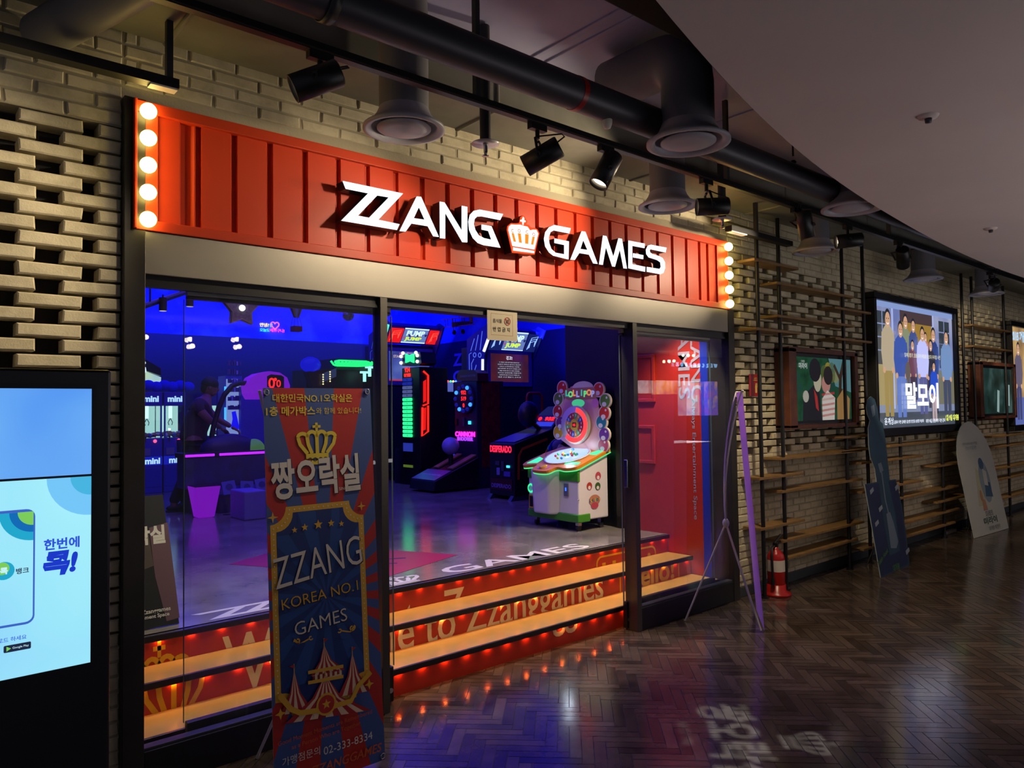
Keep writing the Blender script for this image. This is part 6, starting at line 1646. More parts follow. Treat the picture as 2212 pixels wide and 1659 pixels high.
def scr_game(A_, x0, x1, z0, z1):
    w, h = x1 - x0, z1 - z0
    A_.p(rect(x0, x1, z0, z1), screen_grad('dance_pale', '2c2c78', '4c5cb0', '6c84c0', s=.9, scale=2)); A_.p(rect(x0, x1, z0, z0 + h * .05), NG('scr_redline', 'c03038', 1))
    A_.t('carpe diem', NG('scr_pink', 'e060c0', 1.2), x0 + w * .42, z0 + h * .93, w=w * .3, bold=.02); A_.t('STAGE CLEAR', NG('scr_cream', 'c8b0a0', 1.1), x0 + w * .35, z0 + h * .83, w=w * .45, bold=.02)
dance(9.0, (1057, 763, 1141, 826), (1052, 716, 1152, 755), '2838a0', scr_warn, 'blue dance arcade machine showing a dark red warning screen with white text', leftlit=('d8e4ff', '5c78ff'))
dance(10.7, (838, 758, 927, 824), (832, 708, 944, 738), 'f01c20', scr_game, 'dance arcade machine with red marquee wings and a pale blue screen, behind the tower', leftlit=('50f0b8', '3848c8'), bar=False)

# --- cabinet with blue water bottles on it, lettering board, prize showcase
def cab(name, label, cat, x0, x1, y0, y1, z1, m, z0=ZF):
    return tag(MB().box(x0, x1, y0, y1, z0, z1, m).build(name, bevel=.012), label, cat)
zc = aty(1190, 827, 8.45).z
MB_cab = cab('storage_cabinet', 'tall dark violet storage cabinet right of the second dance machine', 'cabinet', 8.40, 8.96, 7.0, 8.3, aty(1190, 826, 7.4).z, mat('cabinet_violet', '2c2458', .5))
zc = aty(1190, 826, 7.4).z
BOT = mat('bottle_blue', '3858d8', .12, spec=.7)
for k, (x, y, z, lab) in enumerate(((8.62, 8.05, zc + .002, 'large blue water bottle standing on the violet cabinet, lower of two'), (8.62, 8.05, zc + .335, 'large blue water bottle stacked on top of the other'))):
    t = thing('water_bottle', lab, 'water bottle', (x, y, z), group='blue water bottles on the cabinet')
    MB().lathe([(0, 0), (.15, 0), (.16, .02), (.16, .10), (.152, .12), (.16, .14), (.16, .24), (.14, .28), (.06, .30), (.045, .32), (0, .32)], BOT, Matrix.Translation((x, y, z)), n=28).build('body', t)
    MB().lathe([(.035, .318), (.035, .333), (0, .333)], mat('cap_red', '8c2c3c', .4), Matrix.Translation((x, y, z)), n=16).build('cap', t)
tag(MB().lathe([(0, 0), (.035, 0), (.035, .09), (.018, .12), (.018, .15), (0, .15)], mat('bottle_dark', '1c1018', .3), Matrix.Translation((8.55, 7.25, zc + .002)), n=16).build('small_bottle'), 'small dark bottle on the violet cabinet', 'bottle')
lt_ = thing('letter_board', 'low dark board with blue lettering between the tower and the kicking machine', 'board', (7.3, 9.9, ZF))
LMx, LPx = yplane(9.86)
q0, q1 = LPx(925, 1012), LPx(990, 962)
MB().box(q0[0] - .6, q1[0] + .1, 9.86, 9.90, ZF, q1[1], MDK).build('board', lt_)
MB(LMx).text('Memories are', NG('blue_text', '2438e0', .9), Matrix.Translation((LPx(945, 986)[0] - .05, LPx(945, 986)[1], 0)), w=.95, d1=.003, bold=.02).prism(rect(q0[0] - .1, q1[0] + .1, q1[1] - .03, q1[1] - .01), 0, .006, NG('blue_line', '2830d0', .8)).build('lettering', lt_)
ps_ = thing('prize_showcase', 'small lit showcase edged with coloured fairy lights, between tower and kicking machine', 'showcase', (8.5, 12.3, ZF))
SMx, SPx = yplane(12.0)
q0, q1 = SPx(938, 846), SPx(984, 824)
MB().box(q0[0], q1[0], 12.0, 12.5, ZF, q0[1], MDK).box(q0[0] + .02, q1[0] - .02, 12.05, 12.45, q0[1], q1[1], NG('show_pale', '5c6cc8', .8)).build('showcase_body', ps_)
cols = ['ff4040', '40ff80', 'ffe060', '4080ff', 'ff60ff']
for k in range(14):
    u_ = k / 13
    pnt = (q0[0] + (q1[0] - q0[0]) * min(1, u_ * 1.6), q1[1]) if u_ < .62 else (q1[0] - .3, q1[1] - (q1[1] - q0[1]) * (u_ - .62) / .38)
    MB(SMx).ball((pnt[0], pnt[1], .02), .022, NG('fairy_%d' % (k % 5), cols[k % 5], 3), 8, 6).build('fairy_light', ps_)

# ================================================================ left part of the arcade
# --- claw machines
def claw(x0, y0, label, toys):
    t = thing('claw_machine', label, 'claw machine', (x0 + .15, y0 + .2, ZF), group='mini claw machines at the back')
    w, zt = .30, 1.90
    VIO = mat('claw_violet', '3c34a0', .4)
    MB().box(x0, x0 + w, y0, y0 + .4, ZF, 1.24, VIO).build('lower_cabinet', t, bevel=.008)
    MB().box(x0, x0 + w, y0, y0 + .4, 1.70, zt, VIO).build('header', t, bevel=.008)
    MB().box(x0, x0 + w, y0 + .37, y0 + .4, 1.24, 1.70, NG('claw_back', 'a8d8d0', 1.1)).build('lit_back', t)
    b = MB()
    for xx in (x0 + .005, x0 + w - .025): b.box(xx, xx + .02, y0 + .005, y0 + .025, 1.24, 1.70, VIO).build('corner_post', t); b = MB()
    MB().box(x0 + .02, x0 + w - .02, y0 + .01, y0 + .014, 1.24, 1.70, GLASS).build('window_glass', t)
    MB().box(x0 + .13, x0 + .17, y0 + .2, y0 + .24, 1.52, 1.70, NG('claw_carriage', 'd8f8f0', 1.4)).tube([(x0 + .15, y0 + .22, 1.52), (x0 + .12, y0 + .22, 1.46), (x0 + .13, y0 + .22, 1.42)], .006, CHROME, n=6).tube([(x0 + .15, y0 + .22, 1.52), (x0 + .18, y0 + .22, 1.46), (x0 + .17, y0 + .22, 1.42)], .006, CHROME, n=6).build('claw', t)
    r2 = random.Random(int(x0 * 100))
    for k in range(toys):
        MB().ball((x0 + .045 + .055 * (k % 5), y0 + .06 + .07 * (k // 5), 1.275 + r2.uniform(0, .03)), .034, mat('toy_%d' % (k % 4), ('d8d0c8', 'c8a868', '6c8ca8', 'b86c6c')[k % 4], .6), 8, 6).build('plush_toy', t)
    MB(wallframe(x0 + w / 2, y0 - .002, 0)).text('mini', NG('mini_text', 'a8d0f0', 1.3), Matrix.Translation((0, 1.80, 0)), w=.20, d1=.004, bold=.04).build('header_name', t)
    MB(wallframe(x0 + w / 2, y0 - .002, 0)).prism(rect(-.15, .15, .86, .98), -.001, .002, NG('mini_band', '1420c0', .8)).text('mini', NG('mini_text', 'a8d0f0', 1.3), Matrix.Translation((.02, .92, 0)), w=.20, d1=.004, bold=.04).build('lower_name', t)
    MB().box(x0 + .03, x0 + .14, y0 - .012, y0, 1.00, 1.10, mat('claw_flap', '7c7c90', .4)).build('prize_flap', t)
    MB().ball((x0 + .20, y0 - .01, 1.20), .025, NG('button_red', 'ff5080', 2), 10, 8).cyl((x0 + .07, y0 - .03, 1.19), (x0 + .07, y0 - .03, 1.25), .008, MGR).ball((x0 + .07, y0 - .03, 1.26), .014, MGR, 8, 6).build('controls', t)
    MB().box(x0 + .02, x0 + w - .02, y0 - .004, y0, .55, .82, mat('claw_door', '34309c', .4)).build('service_door', t, bevel=.004)
    return t
claw(2.84, 11.3, 'leftmost mini claw machine with yellow toys, beside the door jamb', 10)
claw(3.16, 11.3, 'second mini claw machine from the left, full of pale plush toys', 20)
claw(3.90, 11.3, 'third mini claw machine, behind the man', 15)
tb = thing('plush_cloud', 'soft blue cloud-shaped cushion on top of the mini claw machines', 'decoration', (3.15, 11.5, 1.905))
b = MB()
for k in range(7): b.ball((2.88 + .11 * k, 11.45, 1.98 + .02 * (k % 2)), (.09, .09, .075), mat('cloud_blue', '1428e0', .8), 12, 8)
b.build('cloud', tb)
tag(MB().ball((4.05, 11.5, 1.97), (.16, .12, .13), mat('cloud_blue', '1428e0', .8), 14, 8, v0=0, v1=PI / 2).box(3.9, 4.2, 11.4, 11.6, 1.905, 1.975, mat('cloud_blue', '1428e0', .8)).build('blue_cushion'), 'blue dome-shaped cushion on the claw machine behind the man', 'decoration')
# lit topper behind with a curl of neon
Tm, TP_ = yplane(12.6)
tp_ = thing('machine_topper', 'pale glowing machine top with a dark cap and white neon curl, far left', 'arcade machine', (3.1, 12.7, ZF))
MB(Tm).prism([TP_(x, y) for x, y in ((300, 806), (310, 800), (348, 815), (347, 840), (318, 840), (308, 828))], -.3, .0, screen_grad('topper_glow', '8cb4e8', 'b8d8c8', 'd8e0a0', s=1.0, scale=2)).build('lit_panel', tp_)
MB(Tm).prism([TP_(x, y) for x, y in ((296, 775), (312, 776), (346, 796), (347, 812), (312, 800), (296, 804))], -.3, .03, MBK).build('cap', tp_)
MB(Tm).tube([(*TP_(x, y), .05) for x, y in ((309, 780), (311, 784), (307, 790), (306, 793), (311, 795), (312, 802), (306, 811))], .016, NG('curl', 'c8e0ff', 1.8), n=8).build('neon_curl', tp_)
MB().box(2.6, 3.3, 12.62, 13.0, ZF, TP_(320, 838)[1], MDK).build('cabinet', tp_)

# --- air hockey table with score arch
hk = thing('hockey_table', 'air hockey table with violet lit rail and purple score arch, behind the banner', 'game table', (3.4, 8.75, ZF))
HYv = 8.60
Hm, HP_ = yplane(HYv)
hz = HP_(470, 982)[1]; hx0, hx1 = HP_(400, 982)[0], HP_(640, 990)[0] + .35
MB().box(hx0, hx1, HYv + .01, HYv + .30, ZF + .28, hz - .02, mat('hockey_side', '2a2860', .4, var=.4, vscale=9)).build('table_body', hk, bevel=.01)
MB().box(hx0 - .02, hx1 + .02, HYv, HYv + .31, hz - .03, hz + .03, MBK).build('rail', hk, bevel=.008)
VT = NG('violet_tube', 'a01cff', 2.6)
hm_ = HP_(468, 984)[0]
MB().cyl((hx0, HYv - .012, hz), (hm_ - .03, HYv - .012, hz), .014, VT, n=10).build('light_tube', hk); MB().cyl((hm_ + .03, HYv - .012, hz), (hx1, HYv - .012, hz), .014, VT, n=10).build('light_tube', hk)
for x, y in ((hx0 + .1, HYv + .06), (hx0 + .1, HYv + .26), (hx1 - .1, HYv + .06), (hx1 - .1, HYv + .26)): MB().box(x - .03, x + .03, y - .03, y + .03, ZF, ZF + .3, MBK).build('leg', hk)
arch = [(*HP_(x, y), -.2) for x, y in ((470, 982), (471, 940), (476, 915), (486, 880), (498, 852), (515, 832), (530, 827), (548, 826))]
MB(Hm).tube(arch, .030, mat('arch_black', '14101c', .4), n=10).build('arch', hk)
PUR = NG('arch_purple', '8c18e0', .8)
b = MB(Hm); b.prism([HP_(x, y) for x, y in ((541, 832), (549, 815), (565, 806), (590, 801), (612, 804), (628, 815), (634, 832), (632, 862), (550, 862), (543, 850))], -.30, -.1, PUR); b.build('score_head', hk)
b = MB(Hm); b.prism([HP_(x, y) for x, y in ((584, 836), (584, 812), (592, 808), (614, 810), (620, 814), (620, 838))], -.1, -.085, MBK); b.text('0', DR, Matrix.Translation((*HP_(593, 827), 0)), h=.13, d1=-.083, bold=.02).text('0', DR, Matrix.Translation((*HP_(608, 828), 0)), h=.09, d1=-.083, bold=.02).prism(circ(*HP_(601, 819), .02, 10), -.085, -.083, DR); b.build('score_display', hk)
MB().ball(HP_(505, 985)[0:1] + (HYv + .15, hz + .03), (.34, .14, .20), mat('dome_navy', '141440', .4), 24, 10, v0=0, v1=PI / 2).build('hood', hk)
MB().ball((HP_(557, 968)[0], HYv + .12, hz + .03), (.13, .10, .13), NG('lime_dome', '5c8c50', .5), 16, 8, v0=0, v1=PI / 2).build('lime_dome', hk)
# leaflets under the table, planter, white box
lf = thing('leaflet_rack', 'low rack of folded leaflets under the hockey table', 'rack', (3.3, 8.5, ZF))
MB().box(2.95, 3.75, 8.45, 8.56, ZF, ZF + .20, MDK).build('rack', lf)
for k in range(4):
    MB(frame((3.0 + .19 * k, 8.46, ZF + .2), (1, 0, .1 * (-1) ** k), (0, .3, 1))).prism(rect(0, .15, 0, .15), 0, .006, mat('leaflet', '5c5ca8', .5)).prism(circ(.075, .08, .04, 14), .006, .007, mat('leaflet_print', '2c2c70', .5)).build('leaflet', lf)
bk = thing('purple_lit_bucket', 'tapered bucket glowing magenta on the arcade floor beside the man', 'bucket', (2.86, 8.30, ZF))
Bx = aty(441, 1080, 8.30).x
MB().hexa([(Bx - .085, 8.22, ZF + .004), (Bx + .085, 8.22, ZF + .004), (Bx + .085, 8.39, ZF + .004), (Bx - .085, 8.39, ZF + .004)], [(Bx - .135, 8.17, ZF + .34), (Bx + .135, 8.17, ZF + .34), (Bx + .135, 8.44, ZF + .34), (Bx - .135, 8.44, ZF + .34)], NG('bucket', '8c14c8', .85)).build('body', bk, bevel=.01)  # purple light falling on the bin is put in as emission
MB().box(Bx - .13, Bx + .13, 8.175, 8.435, ZF + .335, ZF + .345, MBK).build('rim', bk)
cab('floor_box', 'pale lilac box on the arcade floor right of the magenta bucket', 'box', aty(527, 1100, 7.7).x, aty(575, 1100, 7.7).x, 7.7, 8.1, ZF + .30, mat('box_lilac', '7468b8', .5))
tag(MB().tube([(Bx + .2, 8.3, ZF + .01), (Bx + .4, 8.25, ZF + .01), (Bx + .45, 8.0, ZF + .01), (Bx + .55, 7.9, ZF + .008), (Bx + .7, 8.0, ZF + .008)], .008, MBK, n=6).build('cable'), 'black cable lying on the arcade floor by the bucket', 'cable')
# white prize cabinet and lit pale wall panel
Wm, WP_ = yplane(10.9)
pw = thing('prize_cabinet', 'white glowing prize cabinet with rows of small boxes behind the man', 'cabinet', (4.5, 11.1, ZF))
q0, q1 = WP_(487, 952), WP_(520, 812)
MB().box(q0[0], q1[0] + .02, 10.9, 11.2, ZF, q1[1], mat('cabinet_pale', '6068c0', .4)).build('carcass', pw)
MB(Wm).prism(rect(q0[0] + .01, q1[0], q0[1], q1[1] - .05), 0, .004, NG('prize_light', '8c9ce0', .9)).build('lit_inside', pw)
r3 = random.Random(4)
for j in range(6):
    for k in range(5):
        xx = q0[0] + .03 + (q1[0] - q0[0] - .04) * k / 5; zz_ = q0[1] + .45 + j * .13
        MB(Wm).prism(rect(xx, xx + .045, zz_, zz_ + .05 + r3.random() * .03), .004, .03, mat('prize_%d' % r3.randrange(4), ('6c4c8c', 'b8a8d8', '8c5070', '404080')[r3.randrange(4)], .5)).build('prize_box', pw)
MB(Wm).prism([WP_(x, y) for x, y in ((500, 890), (508, 888), (512, 905), (516, 925), (510, 930), (498, 925), (502, 905))], .004, .02, NG('blue_figure', '1010ff', 1.0)).build('blue_shape', pw)
MB(Wm).cyl((*WP_(485, 835), .03), (*WP_(485, 855), .03), .016, NG('blue_tube', '3c9cff', 2), n=8).build('light_tube', pw); MB(Wm).cyl((*WP_(485, 880), .03), (*WP_(485, 911), .03), .016, NG('blue_tube', '3c9cff', 2), n=8).build('light_tube', pw)
q0, q1 = aty(521, 1010, 10.8), aty(600, 835, 10.8)
tag(MB().box(q0.x, q1.x, 10.8, 10.9, ZF, q1.z, mat('violet_panel', '5048b0', .5)).build('partition_panel', bevel=.006), 'plain violet partition panel behind the score arch', 'panel')
# --- booth with green neon braid, letter lamps and red prow
bt = thing('carnival_booth', 'dark carnival booth with a green neon braid and letter lamps, left of the door post', 'booth', (5.0, 10.5, ZF))
Bm, BP_ = yplane(10.2)
x0, x1 = BP_(655, 850)[0], BP_(826, 850)[0]
MB().box(x0 + .1, x1, 10.3, 10.8, ZF, BP_(760, 800)[1], MBK).build('booth_body', bt)
MB().box(x0 + .5, x1, 10.15, 10.9, BP_(760, 800)[1], BP_(760, 776)[1], mat('booth_roof', '14201c', .5)).build('booth_roof', bt)
GNE = NG('green', '20f070', 1.8)
pth = [(704, 781), (710, 789), (720, 791)]
b = MB(Bm)
for k in range(10):
    xx = 712 + 8 * k
    b.tube([(*BP_(xx, 783), .16), (*BP_(xx + 4, 786), .16), (*BP_(xx + 9, 790), .16)], .016, GNE, n=6).tube([(*BP_(xx, 791), .16), (*BP_(xx + 4, 788), .16), (*BP_(xx + 9, 783), .16)], .016, GNE, n=6)
b.tube([(*BP_(x, y), .16) for x, y in pth], .016, GNE, n=6).tube([(*BP_(x, y), .16) for x, y in ((712, 782), (722, 780), (780, 782), (795, 787))], .014, GNE, n=6).tube([(*BP_(x, y), .16) for x, y in ((716, 791), (760, 792), (785, 791), (796, 787))], .014, GNE, n=6)
b.build('neon_braid', bt)
for x, y, ch in ((790, 803, 'T'), (779, 814, 'T'), (810, 800, '!')):
    MB(Bm).text(ch, NG('letter_lamp', 'a8ffe8', 1.6), Matrix.Translation((*BP_(x, y), 0)), h=.16, d0=.10, d1=.14, bold=.03).build('letter_lamp', bt)
MB(Bm).prism([BP_(x, y) for x, y in ((660, 803), (705, 797), (725, 800), (720, 832), (700, 845), (675, 845), (668, 820))], -.1, .05, mat('prow_red', '3c1014', .4)).build('prow', bt)
for k, (x, y) in enumerate(((700, 812), (715, 806))):
    MB(Bm).prism([BP_(x - 8, y - 4), BP_(x + 6, y - 10), BP_(x + 6, y + 8), BP_(x - 8, y + 14)], .05, .08, NG('booth_sign', '3c4470', .6)).build('booth_plate', bt)
    for j in range(5): MB(Bm).ball((*BP_(x - 8, y - 2 + 5 * j), .09), .012, NG('warm_bulb', 'ffe8a0', 1.6), 8, 6).build('bulb', bt)
MB(Bm).ball((*BP_(671, 788), .0), (.16, .12, .10), NG('blue_puff', '0c10d8', .9), 14, 10).build('blue_puff', bt)
MB(Bm).cyl((*BP_(812, 795), .1), (*BP_(809, 790), .14), .03, NG('red_lamp', 'ff2020', 1.6), n=10).build('red_lamp', bt)

# ================================================================ things hanging in the arcade
CORD = mat('cord', '0c0c18', .6)
sl = thing('star_lantern', 'gold wire star lantern with a white bulb, hanging behind the left glass', 'lantern', (2.65, 7.0, 2.45))
Sm = wallframe(2.645, 7.0, 2.575)
st5 = star(0, 0, .17, .095)
b = MB(Sm)
for d in (-.03, .03):
    b.tube([(x, y, d) for x, y in st5], .006, mat('wire_gold', '8c7850', .4, .5), n=6, closed=True)
b.prism(st5, -.028, .028, mat('star_mesh', '6c6058', .6, var=.4, vscale=40))
b.build('star_body', sl); MB(Sm).ball((0, .01, .03), .03, NG('white_bulb', 'f4f6ff', 3), 12, 8).build('bulb', sl); MB(Sm).cyl((0, .17, 0), (0, 2.1, 0), .004, CORD, n=6).build('cord', sl)
ns = thing('neon_sign', 'small yellow, blue and pink Korean neon greeting on the blue back wall', 'neon sign', (5.4, YSH - .03, 3.0))
Nm, NP_ = yplane(YSH - .02)
for s, c, x0_, x1_, y_ in (('안녕?', 'ffd860', 561, 580, 702), ('넌', '40c0ff', 582, 588, 703), ('오늘도', '40d0ff', 561, 582, 713), ('예쁘구나!', 'ff40c0', 583, 614, 714)):
    MB(Nm).text(s, NG('n_' + c, c, 1.8), Matrix.Translation((*NP_((x0_ + x1_) / 2, y_), 0)), w=NP_(x1_, y_)[0] - NP_(x0_, y_)[0], d0=0, d1=.02, bold=.01).build('neon_word', ns)
hc = NP_(593, 703); MB(Nm).tube([(hc[0] + .0055 * 16 * math.sin(t) ** 3 * .9, hc[1] + .0050 * (13 * math.cos(t) - 5 * math.cos(2 * t) - 2 * math.cos(3 * t) - math.cos(4 * t)), .02) for t in [2 * PI * k / 24 for k in range(24)]], .012, NG('n_ff60a0', 'ff60a0', 1.8), n=6, closed=True).build('neon_heart', ns)
hb_ = thing('balloon_model', 'striped hot-air balloon model with a red basket hanging from the arcade ceiling', 'balloon model', (3.75, 8.0, 2.5))
Bq = aty(640, 705, 8.0); Mx = Matrix.Translation((Bq.x, 8.0, Bq.z))
prof = [(.03, .10), (.07, .20), (.13, .35), (.17, .50), (.17, .65), (.12, .76), (0, .80)]
b = MB()
for k in range(12):
    a0, a1 = 2 * PI * k / 12, 2 * PI * (k + 1) / 12
    vs = [(r0 * math.cos(a), r0 * math.sin(a), z) for r0, z in prof for a in (a0, a1)]
    b.add(vs, [(2 * i, 2 * i + 1, 2 * i + 3, 2 * i + 2) for i in range(len(prof) - 1)], (mat('balloon_dark', '383030', .6), mat('balloon_tan', '7c6c50', .6), mat('balloon_blue', '3450b0', .6))[k % 3], True, Mx)
b.build('envelope', hb_)
MB().box(Bq.x - .05, Bq.x + .05, 7.95, 8.05, Bq.z - .06, Bq.z, mat('basket_red', '6c1424', .6)).build('basket', hb_)
for sx in (-.045, .045):
    for sy in (-.045, .045): MB().cyl((Bq.x + sx, 8 + sy, Bq.z), (Bq.x + sx * .6, 8 + sy * .6, Bq.z + .11), .003, CORD, n=5).build('rope', hb_)
MB().cyl((Bq.x, 8, Bq.z + .79), (Bq.x, 8, 4.7), .004, CORD, n=6).build('cord', hb_)
db = thing('mirror_ball', 'small mirror ball hanging under the door rail near the post', 'mirror ball', (4.6, 8.6, 2.7))
Dq = aty(752, 681, 8.6)
o = MB().ball(Dq, .075, mat('mirror_tiles', '9098a8', .1, 1.0), 18, 12).build('ball', db); o.data.polygons.foreach_set('use_smooth', [False] * len(o.data.polygons))
MB().cyl(Dq + Vector((0, 0, .07)), (Dq.x, Dq.y, 4.7), .004, CORD, n=6).build('cord', db)
bp_ = thing('biplane_model', 'orange biplane model hanging before the blue wall above the kicking machine', 'model plane', (6.05, 8.0, 2.7))
Pq = aty(992, 701, 8.0); PF = Matrix.Translation(Pq) @ Matrix.Rotation(math.radians(12), 4, 'Z') @ Matrix.Rotation(math.radians(-8), 4, 'Y')
TAN = mat('plane_orange', 'a85c30', .5); TAN2 = mat('plane_brown', '5c4030', .5)
MB().box(-.06, .05, -.26, .26, .085, .093, TAN, PF).build('upper_wing', bp_); MB().box(-.06, .04, -.24, .24, -.02, -.012, TAN, PF).build('lower_wing', bp_)
MB(PF).hexa([(-.12, -.03, -.03), (.28, -.01, .0), (.28, .01, .0), (-.12, .03, -.03)], [(-.12, -.03, .04), (.28, -.01, .03), (.28, .01, .03), (-.12, .03, .04)], TAN2).build('fuselage', bp_)
MB(PF).box(.22, .29, -.10, .10, .02, .026, TAN).box(.24, .29, -.003, .003, .02, .10, TAN).build('tail', bp_)
b = MB(PF)
for y in (-.22, -.08, .08, .22): b.cyl((-.03, y, -.014), (-.03, y, .088), .004, TAN2, n=5).cyl((.02, y, -.014), (.02, y, .088), .004, TAN2, n=5)
b.build('struts', bp_)
for y in (-.07, .07): MB(PF).cyl((-.03, y, -.10), (-.03, y * 1.25, -.10), .032, MBK, n=14).cyl((-.03, y * .9, -.10), (-.03, y * .4, -.02), .004, TAN2, n=5).build('wheel', bp_)
MB(PF).box(-.13, -.125, -.006, .006, -.09, .09, TAN2).build('propeller', bp_)
MB().cyl(Pq + Vector((0, 0, .09)), (Pq.x, Pq.y, 4.7), .003, CORD, n=5).build('cord', bp_)
# paper notice hanging from the header
nt_ = thing('paper_notice', 'cream paper notice in Korean with a red prohibition ring hanging under the header', 'notice', (2.955, 3.60, 2.02))
n0, n1 = aty(1053, 740, 3.463), aty(1118, 740, 3.463); zt_ = 2.195; zb_ = aty(1055, 734, 3.463).z
NM = wallframe(n0.x, 3.463, zb_); nw, nh = n1.x - n0.x, zt_ - zb_
MB(NM).prism(rect(0, nw, 0, nh), -.003, 0, mat('notice_paper', 'c8bc9c', .6)).build('sheet', nt_)
a = Art(NM); INK = mat('notice_ink', '3c3428', .6); RDI = mat('notice_red', 'a83c28', .6)
a.p(rect(nw * .12, nw * .84, nh * .18, nh * .90), RDI, holes=[rect(nw * .125, nw * .835, nh * .185, nh * .895)])
a.t('음식물', INK, nw * .33, nh * .66, w=nw * .30, bold=.01); a.t('반 입 금 지', INK, nw * .46, nh * .38, w=nw * .55, bold=.01)
a.p(circ(nw * .66, nh * .67, nh * .14, 28), RDI, holes=[circ(nw * .66, nh * .67, nh * .115, 28)]); a.p(rect(nw * .62, nw * .67, nh * .60, nh * .70), INK); a.p(rect(nw * .675, nw * .70, nh * .60, nh * .74), INK); a.p(stroke([(nw * .59, nh * .76), (nw * .73, nh * .58)], .006), RDI)
a.build('notice_print', nt_)
# ceiling spots and duct inside the shop
it = thing('shop_track', 'dark lighting track crossing the blue arcade wall at the upper left', 'lighting track', (2.4, 8.5, 3.0))
T0, T1 = aty(300, 665, 7.0), aty(410, 628, 7.6)
MB().cyl(T0, T1, .025, MBK, n=8).build('rail', it)
for f_ in (.2, .8):
    q = T0.lerp(T1, f_); MB().cyl(q, (q.x, q.y, 4.7), .008, MBK, n=6).build('drop_rod', it)
for k, (x, y, lab) in enumerate(((352, 655, 'small black can spotlight on the shop track, left'), (410, 646, 'small black can spotlight on the shop track beside the door rail'))):
    q = aty(x, y, 7.2)
    t = thing('shop_spotlight', lab, 'spotlight', (q.x, q.y, q.z), group='can spotlights inside the arcade')
    MB().cyl(q + Vector((0, 0, -.07)), q + Vector((0, 0, .05)), .035, MBK, n=16).build('can', t); MB().cyl(q + Vector((0, 0, .05)), q + Vector((0, 0, .08)), .008, MBK, n=8).build('stem', t)
    MB().cyl(q + Vector((0, 0, -.073)), q + Vector((0, 0, -.07)), .03, NG('spot_dim', 'c8b8a0', .9), n=16).build('lens', t)
# --- A-frame notice board inside, behind the left glass
af = thing('notice_board', 'black standing notice board with white Korean lettering behind the left glass', 'notice board', (.98, 4.35, ZF))
AMx = frame((.60, 4.22, ZF + .004), (1, 0, 0), (0, .16, .72)); AP_ = plane_uv(AMx); ah = math.hypot(.16, .72)
xr0, xr1 = AP_(386, 1330)[0], AP_(352, 1075)[0]; ah = AP_(330, 1070)[1]
MB(AMx).prism([(0, 0), (xr0, 0), (xr1, ah), (0, ah)], -.012, 0, BLACKM).build('front_board', af)
a = Art(AMx); PGR = mat('board_brown', '463c34', .5, var=.3, vscale=4); WTB = mat('board_white', 'c8c4b8', .5)
xm0, xm1 = AP_(362, 1335)[0], AP_(310, 1135)[0]
a.p([AP_(x, y) for x, y in ((322, 1140), (362, 1128), (388, 1334), (360, 1342), (335, 1245))], mat('board_mauve', '5c4048', .5)); a.p([AP_(x, y) for x, y in ((300, 1140), (320, 1150), (332, 1222), (300, 1235))], PGR)
c = AP_(318, 1157); a.t('오락실', WTB, c[0] - .03, c[1], w=.24, h=.10, bold=.04); c = AP_(325, 1322); a.t('Welcome to Zzanggames', WTB, c[0] - .05, c[1], w=.30, bold=.02); c = AP_(322, 1334); a.t('Always Entertainment Space', WTB, c[0] - .05, c[1] + .0, w=.30, bold=.02)
a.build('board_print', af)
MB(frame((.60, 4.62, ZF + .004), (1, 0, 0), (0, -.16, .72))).prism(rect(0, xr1, 0, ah * .97), -.0, .012, BLACKM).build('rear_board', af)

# ================================================================ the man behind the glass
def skin_body(name, joints, bones, m, parent, root=0, sub=2):
    """one continuous surface grown over a skeleton: joints (point, radius), bones (pairs)"""
    me = bpy.data.meshes.new(name)
    inv = WM[parent.name].inverted()
    me.from_pydata([tuple(inv @ Vector(j[0])) for j in joints], bones, [])
    o = bpy.data.objects.new(name, me); COL.objects.link(o); o.parent = parent; WM[o.name] = WM[parent.name].copy()
    o.modifiers.new('skin', 'SKIN').use_smooth_shade = True
    for i, j in enumerate(joints):
        r_ = j[1] if hasattr(j[1], '__len__') else (j[1], j[1])
        me.skin_vertices[0].data[i].radius = r_
    me.skin_vertices[0].data[root].use_root = True
    me.materials.append(m)
    s = o.modifiers.new('subsurf', 'SUBSURF'); s.levels = sub; s.render_levels = sub
    return o
PY = 9.1
def pp(x, y, d=0.0): q = aty(x, y, PY + d); return q
man = thing('person', 'man in a dark T-shirt and dark trousers leaning to the right over the hockey table', 'person', (2.68, PY, ZF))
SKIN = mat('skin', '8c5c50', .5); SHIRT = mat('tshirt_dark', '3a2a30', .8); TROUS = mat('trousers_dark', '14141c', .8); HAIR = mat('hair_black', '0c0a0c', .6); SHOE = mat('shoe_dark', '16161a', .6)
pel, wst, chs, nk, hdv = pp(412, 966), pp(417, 935), pp(432, 893), pp(446, 860), pp(454, 836)
off = Vector((0, .10, 0))
shR, shL = pp(424, 879, -.17), pp(437, 878, .17)
elR, haR = pp(452, 907, -.20), pp(482, 928, -.12)
elL, haL = pp(470, 905, .15), pp(505, 925, .08)
kR, kL = pp(401, 1030, -.10), pp(410, 1026, .12); aR, aL = pp(372, 1094, -.10), pp(396, 1092, .12)
hipR, hipL = pel + Vector((.0, -.09, -.04)), pel + Vector((.02, .09, -.04))
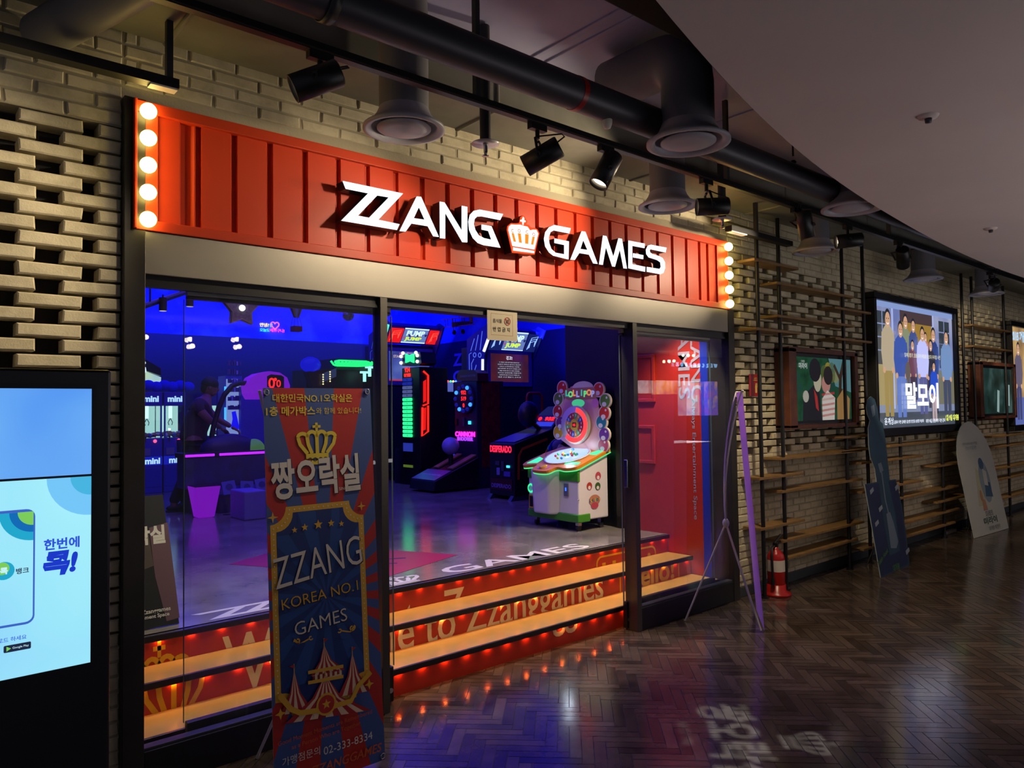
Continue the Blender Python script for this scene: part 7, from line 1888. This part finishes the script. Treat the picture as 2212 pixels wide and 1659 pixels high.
J = [(pel, (.13, .15)), (wst, (.12, .14)), (chs, (.13, .16)), (chs.lerp(nk, .6), (.10, .12)), (nk, .055), (nk.lerp(hdv, .5), .055),
     (shR, .065), (elR, .042), (elR.lerp(haR, .85), .030), (shL, .065), (elL, .042), (elL.lerp(haL, .85), .030),
     (hipR, .10), (kR, .062), (aR, .042), (hipL, .10), (kL, .062), (aL, .042), (aR + Vector((.13, 0, -.045)), .036), (aL + Vector((.13, 0, -.045)), .036)]
Bn = [(0, 1), (1, 2), (2, 3), (3, 4), (4, 5), (3, 6), (6, 7), (7, 8), (3, 9), (9, 10), (10, 11), (0, 12), (12, 13), (13, 14), (0, 15), (15, 16), (16, 17), (14, 18), (17, 19)]
skin_body('body', J, Bn, SKIN, man)
# clothes follow the body
g_ = .012
skin_body('tshirt', [(pel + Vector((0, 0, .02)), (.145, .165)), (wst, (.135, .155)), (chs, (.145, .175)), (chs.lerp(nk, .62), (.11, .13)), (shR, .08), (shR.lerp(elR, .6), .058), (shL, .08), (shL.lerp(elL, .6), .058)], [(0, 1), (1, 2), (2, 3), (3, 4), (4, 5), (3, 6), (6, 7)], SHIRT, man)
skin_body('trousers', [(pel + Vector((0, 0, .0)), (.14, .16)), (hipR, .115), (kR, .078), (aR + Vector((0, 0, .02)), .06), (hipL, .115), (kL, .078), (aL + Vector((0, 0, .02)), .06)], [(0, 1), (1, 2), (2, 3), (0, 4), (4, 5), (5, 6)], TROUS, man)
# head with face, turned to the right
HMx = Matrix.Translation(hdv) @ Matrix.Rotation(math.radians(-18), 4, 'Z') @ Matrix.Rotation(math.radians(14), 4, 'Y')
b = MB(HMx)
b.ball((0, 0, 0), (.092, .074, .112), SKIN, 20, 14).ball((.045, 0, -.055), (.045, .05, .05), SKIN, 14, 10)
b.ball((.092, 0, -.012), (.018, .013, .022), SKIN, 8, 6)
for s in (-1, 1): b.ball((.0, s * .075, -.01), (.018, .010, .028), SKIN, 8, 6)
b.build('head', man)
b = MB(HMx)
for s in (-1, 1): b.ball((.083, s * .028, .012), .010, mat('eye_dark', '181014', .3), 8, 6)
b.box(.084, .088, -.022, .022, -.058, -.052, mat('lip', '6c3c3c', .5)); b.build('face', man)
MB(HMx).ball((-.012, 0, .030), (.102, .086, .098), HAIR, 20, 12, v0=0, v1=PI * .58).ball((-.05, 0, -.01), (.058, .072, .085), HAIR, 14, 10).build('hair', man)
def hand(wr, tip, side, par):
    d = (tip - wr).normalized(); up_ = Vector((0, 0, 1)); s_ = d.cross(up_).normalized(); n_ = s_.cross(d)
    P0 = wr + d * .085
    js = [(wr, .026), (wr + d * .045, (.036, .018)), (P0, (.036, .016))]; bs = [(0, 1), (1, 2)]
    for k, (o_, l_) in enumerate(((-.03, .062), (-.010, .072), (.010, .068), (.03, .054))):
        i = len(js); js += [(P0 + s_ * o_, .0095), (P0 + s_ * o_ * 1.1 + d * l_ * .55 - n_ * .012, .0088), (P0 + s_ * o_ * 1.1 + d * l_ * .85 - n_ * .038, .0075)]
        bs += [(2, i), (i, i + 1), (i + 1, i + 2)]
    i = len(js); js += [(wr + d * .03 + s_ * side * .038, .0105), (wr + d * .075 + s_ * side * .062 - n_ * .012, .0088)]
    bs += [(1, i), (i, i + 1)]
    return skin_body('hand', js, bs, SKIN, par, sub=1)
hand(elR.lerp(haR, .85), haR, 1, man); hand(elL.lerp(haL, .85), haL, -1, man)
for an in (aR, aL):
    MB().ball((an.x + .06, an.y, ZF + .045), (.13, .05, .045), SHOE, 14, 8).box(an.x - .06, an.x + .185, an.y - .045, an.y + .045, ZF + .002, ZF + .02, SHOE).build('shoe', man)

lg = MB(); LGM = frame((8.985, 0, 0), (0, -1, 0), (0, 0, 1)); VP_ = mat('logo_violet', '6a60e8', .6)
lg.text('ZZANG', VP_, LGM @ Matrix.Translation((-11.55, 2.60, 0)), w=1.4, h=.26, d1=0, bold=.03, shear=.1).text('GAMES', VP_, LGM @ Matrix.Translation((-11.55, 2.26, 0)), w=1.4, h=.24, d1=0, bold=.03)
tag(lg.build('wall_logo'), 'violet ZZANG GAMES logo on the dark right wall between the dance machines', 'lettering')
